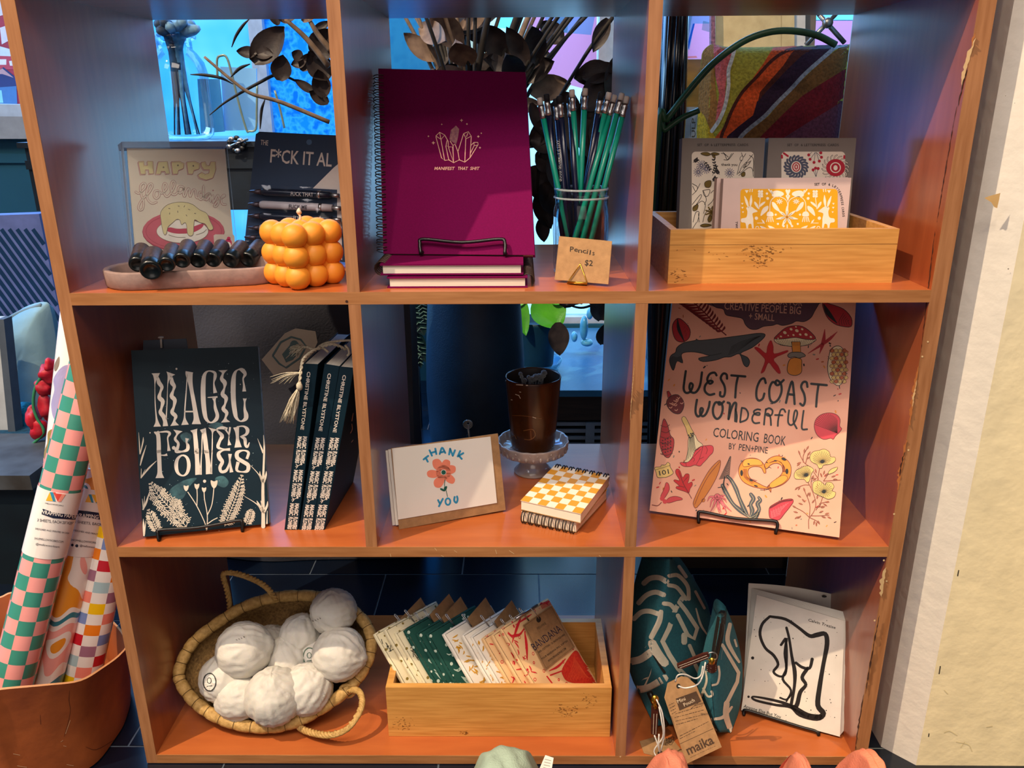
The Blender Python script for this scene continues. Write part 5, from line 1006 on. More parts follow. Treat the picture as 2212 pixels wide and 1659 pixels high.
G(C2, [(1062, 1080), (1065, 1000), (1080, 920)], [40, 18, 14], ik, 3); G(C2, [(990, 1065), (1060, 1060), (1080, 1090)], 10)
for k in range(26): u = k / 26; y = 650 + u * 300; w = 12 + u * 75; x = 1155 - u * 70; G(C2, [(x - w, y + 14), (x, y), (x + w * .6, y + 12)], 6, ik, 3); 
F(C2, [(300, 1000), (335, 1020), (345, 1090), (310, 1160), (270, 1210), (230, 1190), (240, 1150), (275, 1080)], flat('D04048', .5), 2, True, rdk, 6); F(C2, [(300, 1250), (340, 1200), (420, 1180), (500, 1200), (515, 1225), (440, 1240), (340, 1270)], flat('D04048', .5), 2, True, rdk, 6); mb.dot(S, C2, (250, 1210), 32, flat('D04048', .5), 4, 14); mb.dot(S, C2, (285, 1250), 30, flat('D04048', .5), 4, 14); G(C2, [(240, 1260), (190, 1305), (115, 1295)], 9, rdk, 4)
# octopus-like coral, seaweed, cone shell
pkr = flat('E87078', .5)
for P in ([(940, 1190), (880, 1190), (850, 1245)], [(945, 1200), (905, 1240), (885, 1325)], [(960, 1210), (935, 1300), (890, 1385)], [(985, 1215), (985, 1320), (1010, 1405)], [(1000, 1220), (1070, 1320), (1105, 1400)], [(1010, 1210), (1080, 1300), (1165, 1380)], [(1010, 1190), (1070, 1210), (1105, 1265)], [(1000, 1180), (1050, 1175), (1090, 1168)], [(980, 1215), (1010, 1340), (1030, 1395)]): G(C2, P, [36, 24, 9], rdk, 2); G(C2, P, [26, 15, 4], pkr, 3)
mb.dot(S, C2, (980, 1185), 42, rdk, 3, 16); mb.dot(S, C2, (980, 1185), 36, pkr, 4, 16)
for k in range(14): r_ = random.Random(k + 7); mb.dot(S, C2, (980 + r_.uniform(-28, 28), 1185 + r_.uniform(-28, 28)), 5, rdk, 5, 6)
for P in ([(165, 1365), (110, 1280), (40, 1120), (0, 1010), (-60, 900), (-110, 850)], [(165, 1365), (60, 1280), (-40, 1190), (-120, 1060), (-170, 960)], [(165, 1365), (200, 1280), (180, 1200), (215, 1130), (180, 1070)], [(165, 1365), (240, 1330), (285, 1260), (265, 1190), (300, 1150), (278, 1110)], [(165, 1365), (230, 1365), (270, 1310)]):
    G(C3, P, [10] + [58, 46, 56, 46, 34, 30][:len(P) - 1], gry, 2); G(C3, P, 3, cre, 4)
F(C3, [(410, 1245), (460, 1200), (560, 1150), (680, 1130), (708, 1160), (680, 1210), (600, 1310), (530, 1390), (440, 1375), (412, 1350)], flat('C83848', .5), 2, True, rdk, 7)
for k in range(7): G(C3, [(430 + k * 30, 1275 - k * 14), (450 + k * 28, 1370 - k * 26)], 6, pkr, 4, False); G(C3, [(430, 1290 + k * 13), (520 + k * 4, 1250 + k * 12), (650 - k * 22, 1180 + k * 22)], 6, pkr, 4)
G(C3, [(420, 1240), (560, 1165), (690, 1145)], 16, rdk, 5)
# heart of two slugs
HL = [(350, 715), (290, 650), (200, 625), (100, 650), (40, 730), (35, 820), (80, 910), (180, 970), (300, 1000), (400, 1010), (430, 1050), (425, 960), (380, 985), (280, 940), (180, 880), (145, 800), (175, 745), (240, 730), (310, 745), (345, 810), (370, 800)]
F(C3, HL, orn, 2, True, rdk, 7)
HR = [(350, 715), (400, 640), (480, 602), (560, 608), (640, 660), (680, 740), (670, 850), (620, 920), (540, 970), (420, 1000), (385, 985), (440, 930), (540, 850), (575, 790), (560, 720), (500, 690), (430, 710), (375, 760)]
F(C3, HR, orn, 2, True, rdk, 7)
org2 = flat('F6A03A', .5); F(C3, [(80, 690), (110, 645), (200, 630), (290, 650), (325, 690), (310, 715), (200, 715), (100, 735)], org2, 4, True, rdk, 5); F(C3, [(415, 950), (500, 880), (570, 840), (625, 850), (630, 890), (560, 950), (440, 995)], org2, 4, True, rdk, 5)
for (x, y, a, b2) in ((68, 810, 17, 38), (628, 790, 18, 34), (590, 640, 32, 16), (155, 700, 16, 9), (485, 660, 16, 8), (185, 900, 22, 11), (245, 970, 26, 9), (380, 680, 12, 7)): mb.dot(S, C3, (x, y), a, ik, 6, 12, b2, .3 if a > b2 else 0)
for k in range(6): G(C3, [(400 + k * 18, 690 - k * 6), (500 + k * 6, 655 + k * 2), (590 - k * 4, 720 - k * 4), (610 - k * 6, 800)], 3, rdk, 5); G(C3, [(90 + k * 8, 760), (100 + k * 8, 860), (200 + k * 12, 945 - k * 8)], 3, rdk, 5)
G(C3, [(300, 1018), (360, 1018), (420, 1005)], 5); G(C3, [(370, 760), (410, 740), (435, 752)], 5)
# scallop
F(C3, [(965, 240), (985, 150), (1050, 90), (1150, 68), (1240, 90), (1285, 150), (1280, 230), (1305, 265), (1275, 310), (1230, 350), (1200, 395), (1170, 380), (1080, 395), (1000, 340)], flat('D83848', .5), 2, True, rdk, 7)
for k in range(17): a = -2.9 + k * .155; G(C3, [(1250, 320), (1120 + 150 * cos(a - .1), 225 + 150 * sin(a - .1) + 5)], 5, rdk, 4, False)
# poppies
def poppy(cx, cy, rx, ry, pts, dark):
    F(C3, pts, chz, 3, True, ik, 5)
    for k in range(24):
        a = 2 * pi * k / 24; G(C3, [(dark[0] + 12 * cos(a), dark[1] + 12 * sin(a)), (cx + rx * .86 * cos(a), cy + ry * .86 * sin(a))], 3.5, ik, 5, False)
    mb.dot(S, C3, dark, 22, ik, 6, 10)
stem = flat('B8684A', .5)
for P in ([(898, 1500), (900, 1380), (960, 1290), (985, 1180), (940, 1030), (890, 930)], [(905, 1360), (910, 1200), (850, 1040)], [(1000, 1000), (1010, 880), (1030, 760)], [(985, 1270), (1040, 1190), (1070, 1110)], [(1080, 910), (1160, 800), (1250, 740)], [(1080, 910), (1290, 898)], [(1020, 890), (960, 800)], [(920, 740), (840, 680), (780, 570)], [(860, 690), (890, 570)], [(900, 960), (840, 960), (760, 990)], [(905, 1360), (830, 1290), (720, 1230)], [(905, 1360), (990, 1400), (1010, 1430)], [(920, 1340), (1050, 1340), (1150, 1330)], [(990, 1240), (1080, 1220)], [(1030, 1190), (1140, 1160)], [(830, 680), (830, 600), (870, 520)], [(930, 1010), (930, 900), (965, 870)]): G(C3, P, 9, ik, 2); G(C3, P, 4, stem, 3)
for (x, y, a) in ((870, 520, -1), (840, 560, -1.4), (790, 580, -2), (890, 590, -1), (870, 640, -.6), (800, 680, 2.8), (790, 690, 2.4), (765, 985, 2.4), (790, 975, 2), (850, 1040, -1.9), (880, 1100, -1.2), (800, 1110, -2.6), (850, 1170, -2.3), (910, 1100, -1.5), (940, 1180, -.9), (820, 1200, -2.8), (740, 1240, -2.6), (760, 1300, -2.9), (800, 1340, 2.4), (770, 1350, 2.6), (970, 1400, 1.8), (1010, 1400, 1.1), (990, 1420, 1.5), (1030, 1300, -.4), (1060, 1350, .3), (1100, 1320, -.3), (1130, 1350, .5), (1050, 1240, -.3), (1010, 1230, -.7), (1100, 1170, 0), (1080, 1190, .6), (1000, 1130, -1.4), (990, 810, -1.8), (1080, 830, -1.3), (1100, 850, -.8), (1180, 860, -.3), (1200, 890, 0), (1060, 860, -1.9), (930, 880, -.9), (950, 900, -.5)):
    L = 52; G(C3, [(x, y), (x + L * .5 * cos(a), y + L * .5 * sin(a)), (x + L * cos(a), y + L * sin(a))], [8, 20, 3], ik, 3); G(C3, [(x, y), (x + L * .5 * cos(a), y + L * .5 * sin(a)), (x + L * .9 * cos(a), y + L * .9 * sin(a))], [3, 12, 2], stem, 4)
F(C3, [(1140, 800), (1180, 760), (1255, 738), (1225, 790), (1150, 825)], chz, 4, True, ik, 5)
poppy(1060, 630, 130, 100, [(910, 610), (950, 550), (1030, 530), (1090, 515), (1150, 550), (1170, 610), (1220, 615), (1225, 660), (1170, 700), (1080, 715), (1060, 750), (1020, 750), (1000, 710), (930, 670)], (1065, 670)); poppy(830, 800, 110, 90, [(715, 840), (740, 780), (800, 750), (830, 730), (900, 725), (960, 770), (930, 820), (905, 910), (870, 925), (840, 890), (740, 885)], (868, 835))
poppy(1080, 1020, 130, 110, [(945, 980), (960, 920), (1030, 905), (1100, 960), (1120, 925), (1180, 930), (1210, 980), (1185, 1030), (1230, 1050), (1210, 1110), (1140, 1135), (1080, 1110), (1030, 1090), (960, 1050)], (1085, 1040))
r = random.Random(21); cf_ = [rd, ik, orn, rust, gre]
for _ in range(170):
    x, y = r.uniform(150, 1230), r.uniform(60, 1290); T = K6
    px = T((x, y)); 
    if y < 240 and 480 < x < 1080: continue
    if 300 < x < 1130 and 400 < y < 870 and r.random() < .75: continue
    g0 = (1452 + (1403 - 1452) * (px[1] - 655) / 448 + 8, 1849 + (1813 - 1849) * (px[1] - 655) / 506 - 8)
    if not (g0[0] < px[0] < g0[1]) or px[1] > 1100 + (px[0] - 1403) * .13: continue
    a = r.uniform(0, 3); L = r.choice((4, 9, 12)); mb.stroke(S, T, [(x, y), (x + L * cos(a), y + L * sin(a))], r.choice((5, 7, 8)), r.choice(cf_), 1, False)
mb.build('front_cover', cb)
mb = MB(); mb.slab([p + SX.n * -.001 for p in ql], SX.n * -.007, PAPER); mb.build('pages', cb)
mb = MB(); mb.slab([p + SX.n * -.0082 for p in ql], SX.n * -.0008, pinkp); mb.build('back_cover', cb)
wire_easel('black wire easel holding the pink coloring book', SX, [(1510, 1124), (1509, 1112), (1517, 1106), (1590, 1120), (1665, 1125), (1679, 1131), (1676, 1146)], None, z0=ZB, up=.2, off=.006)
# ================================================================== row 3 : basket of wrapped balls
straw = mat('straw', 'C9A364', .7, c2='A07C40', scale=160, bump=.35, bscale=500); strawd = mat('straw_weave', 'A9854E', .8, c2='6E5230', scale=240, bump=.4, bscale=500)
rimpx = [(1030, 800), (1060, 690), (1130, 590), (1260, 490), (1400, 405), (1560, 352), (1720, 337), (1870, 350), (2000, 402), (2095, 485), (2138, 590), (2120, 705), (2055, 820), (1950, 920), (1820, 1005), (1690, 1068), (1550, 1095), (1400, 1085), (1270, 1045), (1160, 980), (1080, 900)]
F0 = U(600, 1572, 'y', .036); F0.z = max(F0.z, ZC + .012); B0 = U(645, 1287, 'y', .175)
SBk = Surf(F0, (B0 - F0).cross(Vector((1, .05, 0)))); R3 = cr([SBk.at(K7(p)) for p in rimpx], 6, True); nb_ = SBk.n if SBk.n.z > 0 else -SBk.n
cen = sum(R3, Vector()) / len(R3)
bk = thing('woven_basket', 'oval woven straw basket with rope handles full of white paper wrapped balls', 'basket', (cen.x, cen.y, ZC))
def bowl(off, m, name, nv=12):
    prof = [(1.0, 0), (.985, .010), (.955, .020), (.91, .030), (.85, .038), (.77, .044), (.66, .048), (.5, .050), (.3, .051), (.02, .0515)]
    mb = MB(); n = len(R3); vs = []; NJ = 18
    for j in range(NJ + 1):
        u = j / NJ * (len(prof) - 1); k = min(int(u), len(prof) - 2); f = u - k; s = prof[k][0] * (1 - f) + prof[k + 1][0] * f; d = prof[k][1] * (1 - f) + prof[k + 1][1] * f
        for i, p in enumerate(R3):
            q = cen + (p - cen) * (s - off * .02); z = ((i // 3 + j) % 2) * .0016 * (1 if j < NJ - 4 else .3); v = q - nb_ * (d + off * .0) + (cen - p).normalized() * z
            v.z = max(v.z, ZC + .0022 + (.002 if off else 0)); vs.append(v)
    mb.add(vs, [(j * n + i, j * n + (i + 1) % n, (j + 1) * n + (i + 1) % n, (j + 1) * n + i) for j in range(NJ) for i in range(n)], m, True); mb.build(name, bk)
bowl(0, strawd, 'basket_body')
mb = MB(); RR3 = cr(R3, 2, True); mb.tube(RR3, [.0085 + .0008 * (abs((i % 8) - 4) < 3) for i in range(len(RR3))], straw, 12, True)
for i in range(0, len(RR3), 8):
    c = RR3[i]; tdir = (RR3[(i + 1) % len(RR3)] - RR3[i - 1]).normalized(); a1 = tdir.cross(nb_).normalized()
    mb.tube([c + (a1 * cos(a) + nb_ * sin(a)) * .0095 for a in [2 * pi * q / 12 for q in range(12)]], .0004, flat('5A4220', .8), 4, True)
mb.build('rim', bk)
def twist(P, r, name, par, turns=1.5):
    mb = MB(); Q = cr(P, 12)
    for ph in (0, 2.1, 4.2): mb.tube([p + (Vector((cos(i * .85 + ph), sin(i * .85 + ph) * .6, sin(i * .85 + ph)))) * r * .55 for i, p in enumerate(Q)], r * .62, straw, 7)
    mb.build(name, par)
twist([U(*K7(p), 'y', .165) for p in ((1315, 490), (1322, 400), (1305, 300), (1285, 215), (1340, 205), (1440, 235), (1530, 285), (1590, 360))], .0042, 'rope_handle', bk)
hp = [((1695, 1062), .05), ((1740, 1105), .035), ((1820, 1132), .022), ((1910, 1138), .014), ((2000, 1100), .018), ((2062, 1020), .03), ((2085, 950), .045), ((2065, 890), .06), ((2010, 880), .07)]
twist([Vector((p.x, p.y, max(p.z, ZC + .006))) for p in [U(*K7(q), 'y', y) for q, y in hp]], .0045, 'rope_handle', bk)
mb = MB()
for c in ((2000, 885), (1700, 1055)):
    q = SBk.at(K7(c)); mb.tube([q + Vector((cos(a), 0, sin(a))) * .011 for a in [2 * pi * k / 12 for k in range(12)]], .003, straw, 6, True)
mb.build('handle_binding', bk)
tissue = mat('tissue_paper', 'CFCBC2', .6, var=.03, bump=.6, bscale=70, sub=.15)
blab = ['white wrapped ball highest in the left front of the basket', 'white wrapped ball topmost at the back right above the basket rim', 'white wrapped ball at the right side of the basket, knot pointing right', 'largest bright wrapped ball at the very front of the basket', 'wrapped ball with pointed paper at the front left of the basket', 'wrapped ball at the left rim showing a dark ringed round label', 'wrapped ball behind and right of the front ball', 'shaded wrapped ball in the middle of the basket', 'wrapped ball at the back, left of the topmost one', 'wrapped ball showing a green ringed label near the basket centre', 'wrapped ball mostly hidden behind the high left one']
bs = [((1430, 662), 150, 1.285), ((1932, 443), 131, 1.44), ((1968, 685), 149, 1.315), ((1597, 925), 155, 1.235), ((1385, 925), 123, 1.275), ((1290, 815), 128, 1.325), ((1775, 878), 140, 1.285), ((1640, 700), 125, 1.355), ((1720, 560), 118, 1.44), ((1805, 670), 108, 1.40), ((1530, 590), 95, 1.46)]
OFF = [.024, .020, .022, .022, .004, .002, .010, -.012, -.012, -.020, -.030]
for i, (p, r_, dist) in enumerate(bs):
    c = SBk.at(K7(p), OFF[i]); r = r_ * .3752 * (c - CAM).length / 1741; c.z = max(c.z, ZC + r * .96)
    o = thing('wrapped_ball', blab[i], 'ball', (c.x, c.y, c.z - r), 'paper wrapped balls in the basket'); ps = i * 3.7; tw = Vector(((1, .1, .2), (-.6, -.6, .4), (.95, -.2, -.1), (.1, -.4, .95), (-.9, -.5, -.1), (0, 1, .2), (.5, .5, .7), (-.3, .2, .9), (.2, .3, .9), (.3, .9, .1), (.3, .8, .4))[i]).normalized()
    def cri(q):
        d = q.dot(tw); az = noise.noise(q * 2.2 + Vector((ps, 0, 0))); pl = q - tw * d; an = math.atan2(pl.dot(tw.orthogonal().normalized()), pl.dot(tw.cross(tw.orthogonal()).normalized()))
        cre_ = abs(noise.noise(Vector((an * 3.2 + ps, d * 1.3, ps)))) * .11 + abs(noise.noise(q * 4.5 + Vector((ps, ps, 0)))) * .06
        return q * (.985 - cre_ * .9 + max(0, d - .93) * 1.1 + .02 * az)
    mb = MB(); mb.ball(c, r, tissue, 72, 44, fn=cri); sk = Skin(mb.v, mb.f)
    if i in (5, 9, 0, 1):
        lc = {5: (1208, 835), 9: (1783, 690), 0: (1360, 590), 1: (1800, 480)}[i]
        if i in (5, 9):
            g_ = flat('4E6A58' if i == 9 else '3A3A38'); mb.dot(sk, K7, lc, 36, flat('DAD6CC', .4), 1, 20, 52); mb.stroke(sk, K7, E_(lc[0], lc[1], 35, 50, 20), 6, g_, 3, closed=True); mb.stroke(sk, K7, E_(lc[0] - 2, lc[1] - 8, 12, 16, 12), 4, g_, 3, closed=True)
            mb.stroke(sk, K7, [(lc[0] - 14, lc[1] + 24), (lc[0] + 14, lc[1] + 20)], 4, g_, 3)
        else:
            for k in range(4): mb.stroke(sk, K7, [(lc[0] + k * 14, lc[1] - k * 5), (lc[0] + k * 14 + 6, lc[1] - k * 5 + 5)], 3.5, flat('6A6660'), 3)
    mb.build('tissue_wrap', o)

# ================================================================== bandanas in the long bamboo box
bamboo_box('amber bamboo box holding folded bandanas in the bottom row', .335, .6665, .037, .206, ZC + .0004, .0885, .010, [(K8, 1450, 1230, 45, 22, 60), (K8, 240, 1330, 45, 22, 40), (K8, 1630, 1150, 30, 30, 30), (K8, 700, 1395, 16, 6, 20)], 0)
def patt(name, base, fg, kind, sc):
    m = bpy.data.materials.new(name); m.use_nodes = True; nt = m.node_tree; N = nt.nodes; b = N['Principled BSDF']; b.inputs['Roughness'].default_value = .9
    tc = N.new('ShaderNodeTexCoord'); ra = N.new('ShaderNodeValToRGB'); ra.color_ramp.interpolation = 'CONSTANT'
    if kind == 'dots': v = N.new('ShaderNodeTexVoronoi'); v.inputs['Scale'].default_value = sc; v.inputs['Randomness'].default_value = .6; th = .22
    else: v = N.new('ShaderNodeTexVoronoi'); v.feature = 'DISTANCE_TO_EDGE'; v.inputs['Scale'].default_value = sc; th = .07
    nt.links.new(tc.outputs['Object'], v.inputs['Vector']); nt.links.new(v.outputs['Distance'], ra.inputs[0])
    ra.color_ramp.elements[0].position = 0; ra.color_ramp.elements[0].color = (*rgb(fg), 1); ra.color_ramp.elements[1].position = th; ra.color_ramp.elements[1].color = (*rgb(base), 1)
    nt.links.new(ra.outputs[0], b.inputs['Base Color'])
    n2 = N.new('ShaderNodeTexNoise'); n2.inputs['Scale'].default_value = 900; bp = N.new('ShaderNodeBump'); bp.inputs['Strength'].default_value = .2; bp.inputs['Distance'].default_value = .001
    nt.links.new(tc.outputs['Object'], n2.inputs[0]); nt.links.new(n2.outputs[0], bp.inputs['Height']); nt.links.new(bp.outputs[0], b.inputs['Normal']); return m
kr = patt('cream_bandana', 'EBE0BC', '8A7430', 'dots', 95); gb = patt('green_bandana', '0F4A40', 'C8D8C8', 'dots', 85)
wy = patt('white_bandana', 'EFE8DA', 'EFE8DA', 'dots', 85); pr_ = patt('peach_bandana', 'F0C690', 'D0242C', 'dots', 80)
def patch_ring(m):  # open rings for the peach cloth
    ra = [n for n in m.node_tree.nodes if n.type == 'VALTORGB'][0]; e = ra.color_ramp.elements.new(.10); e.color = ra.color_ramp.elements[-1].color; ra.color_ramp.elements[0].color = (*rgb('F0C690'), 1); e.color = (*rgb('D0242C'), 1); ra.color_ramp.elements[1].position = .13; ra.color_ramp.elements[2].position = .21
patch_ring(pr_)
Af = U(*D1((1225, 338)), 'y', .092); Bf = U(*D1((1650, 62)), 'y', .186); Cf = U(*D1((2108, 850)), 'z', ZC + .006); Df = Af + Cf - Bf
e_up = (Bf - Cf); e_dep = (Bf - Af); nf = e_up.cross(e_dep).normalized()
if nf.dot(CAM - Af) < 0: nf = -nf
tops = [(65, 385), (160, 345), (255, 375), (342, 350), (455, 378), (545, 385), (700, 385), (875, 395), (955, 410), (1062, 425), (1148, 392), (1225, 338)]
kinds = [kr, kr, kr, gb, gb, gb, wy, wy, wy, pr_, pr_, pr_]
bl_ = ['cream bandana first from the left, black fern print', 'second cream bandana from the left', 'third cream bandana, beside the green ones', 'green dotted bandana touching the cream ones', 'middle green dotted bandana', 'green dotted bandana beside the white and mustard ones', 'white bandana with mustard strokes beside the green ones', 'middle white and mustard bandana', 'white and mustard bandana touching the peach ones', 'peach and red bandana touching the white ones', 'middle peach and red bandana', 'frontmost peach and red bandana with its BANDANA tag facing out']
sprk = flat('1E1C16', .8); mus = flat('D29A28', .8); redb = flat('D2202A', .8); mint = flat('B9CDBE', .8)
for i, (tp, m) in enumerate(zip(tops, kinds)):
    A = U(*D1(tp), 'y', .090 + .0003 * i); sh_ = i / 11; up_ = e_up * (.97 if i < 9 else 1.0); dp = e_dep * (1 if i == 11 else .92)
    Cz = (A - up_).z; 
    if Cz < ZC + .008: up_ = up_ * ((A.z - ZC - .008) / (A.z - Cz))
    th = .0135 if i < 11 else .012
    q = [A, A + dp, A + dp - up_, A - up_]
    o = thing('folded_bandana', bl_[i], 'bandana', ((q[2] + q[3]) / 2).to_tuple(), 'folded bandanas in the bamboo box')
    mb = MB(); W_, H_, T_ = dp, -up_, -nf * th; NU, NV = 12, 16       # soft folded cloth block
    def blk_(u, v, s):    # s=0 front, 1 back
        ed = min(u, 1 - u, v, 1 - v); sq = 1 - .42 * math.exp(-ed * 34)
        c = A + W_ * (u * .99 + .005) + H_ * v + T_ * .5; wv = noise.noise(Vector((u * 3 + i, v * 4, s * 3))) * .0014
        return c + (T_ * -.5 * sq if s == 0 else T_ * .5 * sq) + nf * wv
    mb.grid(lambda u, v: blk_(u, v, 0), NU, NV, m); mb.grid(lambda u, v: blk_(u, v, 1), NU, NV, m)
    def rim_(f, n_):
        def g(u, v):
            a_, b_2 = f(u); p0, p1 = blk_(a_, b_2, 0), blk_(a_, b_2, 1); out = Vector(((a_ < .01) * -1.0 + (a_ > .99), 0, 0)); w = sin(pi * v) * .0030
            dr = (W_.normalized() * ((a_ > .99) - (a_ < .01)) + H_.normalized() * ((b_2 > .99) - (b_2 < .01))); fold = .0007 * cos(v * pi * 6)
            return p0 * (1 - v) + p1 * v + dr.normalized() * (w + fold)
        mb.grid(g, n_, 10, m)
    rim_(lambda u: (0, u), NV); rim_(lambda u: (1, u), NV); rim_(lambda u: (u, 0), NU); rim_(lambda u: (u, 1), NU)
    sk = Skin(mb.v, mb.f); sk.last = A; r = random.Random(i * 5)
    ex, ey = (420 - 65) / 480, 1
    def along(v, w): x = tp[0] + 14 + v * 300 * (1 - .12 * i / 11) + w; return (x, tp[1] + 14 + v * 470)
    if i < 3:
        if i == 0: F_ = [((140, 460), (190, 540)), ((150, 500), (205, 470)), ((160, 520), (150, 470)), ((170, 540), (215, 520)), ((180, 540), (190, 470)), ((100, 430), (112, 470)), ((200, 500), (230, 530))]
        elif i == 1: F_ = [((250, 420), (275, 450)), ((285, 470), (290, 510)), ((325, 520), (350, 600)), ((340, 520), (335, 620)), ((320, 560), (345, 570))]
        else: F_ = [((365, 510), (400, 500)), ((370, 530), (420, 560)), ((385, 490), (395, 590)), ((400, 560), (440, 620)), ((430, 600), (445, 590)), ((380, 540), (410, 520))]
        for a, b in F_: mb.stroke(sk, D1, [a, b], 6, sprk, 2, False)
    elif i < 6:
        for _ in range(3): v = r.uniform(.1, .75); a = along(v, 15 + r.uniform(0, 30)); mb.stroke(sk, D1, [a, (a[0] + 22, a[1] + 10), (a[0] + 48, a[1] - 2)], [4, 12, 4], mint, 2)
        bx, by = ((650, 760), (790, 810), (890, 800))[i - 3]; mb.poly(sk, D1, [(bx - 60, by - 30), (bx - 20, by - 20), (bx + 5, by - 55), (bx + 20, by - 10), (bx + 75, by + 30), (bx + 40, by + 45), (bx, by + 40), (bx - 25, by + 15)], mint, 2)
        for dx in (-8, 8): mb.dot(sk, D1, (bx + dx, by + 10), 4, sprk, 4, 6)
    else:
        col_ = mus if i < 9 else redb
        for k in range(26 if i < 9 else 9):
            v = r.uniform(.0, .95); a = along(v, r.uniform(0, 75 if i < 11 else 40)); an = r.uniform(-.6, 2.2); L = r.uniform(24, 60) * (1 if i < 9 else 1.3)
            mb.stroke(sk, D1, [a, (a[0] + L * .5 * cos(an) + 5, a[1] + L * .5 * sin(an)), (a[0] + L * cos(an), a[1] + L * sin(an))], [7, 11, 3], col_, 2)
        if i == 6: [mb.stroke(sk, D1, [(1040, 850), (1050, 770), (1090 + k * 22, 730 - k * 2)], 6, mus, 2) for k in range(5)]
        if i == 11:
            for P, w in (([(1260, 360), (1300, 400), (1370, 385), (1410, 330)], [6, 22, 20, 6]), ([(1385, 225), (1350, 310), (1300, 460)], [6, 24, 6]), ([(1415, 360), (1432, 480), (1440, 620)], [8, 24, 6]), ([(1300, 270), (1320, 320)], 12), ([(1480, 200), (1420, 240), (1330, 300)], [6, 18, 5]), ([(1620, 770), (1680, 850)], 12), ([(1630, 840), (1720, 855)], 10), ([(1640, 720), (1720, 680), (1790, 610)], [6, 22, 8]), ([(1650, 760), (1760, 720)], 12), ([(1560, 110), (1650, 75)], 14)): mb.stroke(sk, D1, P, w, redb, 2)
            mb.poly(sk, D1, [(1760, 700), (1850, 560), (1900, 540), (1960, 640), (2060, 760), (2090, 840), (1980, 850), (1820, 820), (1770, 770)], mat('red_bloom', 'D83A20', .9, c2='C22018', scale=300), 2, True)
            for k in range(22): mb.stroke(sk, D1, [(1800 + k * 11, 810 - k * 2 + (k % 3) * 8), (1850 + k * 8, 690 + k * 5), (1870 + k * 5, 590 + k * 8)], 3, flat('E85A34', .8), 4)
            for k in range(9): mb.stroke(sk, D1, [(1565 + k * 11, 115 - k * 5), (1580 + k * 11, 150 - k * 5)], 6, redb, 3)
    mb.build('folded_cloth', o)
    # safety pin and kraft tag
    if i in (0, 3, 4, 6, 8): 
        mb = MB(); c0 = q[1] + nf * .002; mb.slab([q[0] + dp * .45 + nf * .0012 + up_ * .03, q[1] - dp * .05 + nf * .0012 + up_ * .12, q[1] - dp * .05 + nf * .0012 - up_ * .3, q[0] + dp * .45 + nf * .0012 - up_ * .3], nf * .0006, KRAFT); mb.build('kraft_tag', o)
    mb = MB(); pc_ = q[0] + dp * .38 + nf * .0030; mb.tube([pc_ + up_ * .09, pc_ - up_ * .06 + dp * .05], .0006, STEEL, 5); mb.tube([pc_ + up_ * .09 + dp * .03, pc_ - up_ * .06 + dp * .06], .0006, STEEL, 5); mb.ball(pc_ + up_ * .09 + dp * .015, .0016, STEEL, 8, 6); mb.build('safety_pin', o)
    if i == 11:
        SD = Surf(A + nf * .0042, nf); mb = MB(); tq = [(1402, 300), (1668, 118), (1882, 500), (1608, 712)]
        mb.slab(rectq(SD, D1, tq), nf * -.0006, KRAFT); mb.stroke(SD, D1, [(1415, 305), (1662, 134), (1866, 500), (1614, 695)], 2.5, ink, 2, False, closed=True)
        mb.text(SD, D1, 'BANDANA', (1512, 535), (1765, 350), 72, flat('141A3A'), 2, -.006)
        for k, (w, a, b, h) in enumerate((('100% COTTON - 22 INCH SQUARE', (1545, 560), (1790, 390), 17), ('YOUR BANDANA WILL SOFTEN', (1578, 618), (1815, 450), 17), ('WWW.PENANDPINE.COM', (1638, 640), (1800, 520), 20))): mb.text(SD, D1, w, a, b, h, ink, 2, .01)
        mb.dot(SD, D1, (1545, 248), 22, ink, 3, 12, 28); mb.text(SD, D1, 'PEN+PINE', (1540, 345), (1620, 290), 26, flat('5A4A34'), 2)
        bt_ = mb.build('bandana_tag', o); mb = MB(); a_ = SD.at(D1((1462, 145)), .002); b_3 = SD.at(D1((1540, 240)), .002); mb.tube(cr([a_, (a_ + b_3) / 2 + nf * .002, b_3], 4), .0008, STEEL, 6); mb.tube([SD.at(D1((1335, 240)), .001), SD.at(D1((1530, 115)), .001)], .002, STEEL, 8); mb.build('tag_pin', bt_)

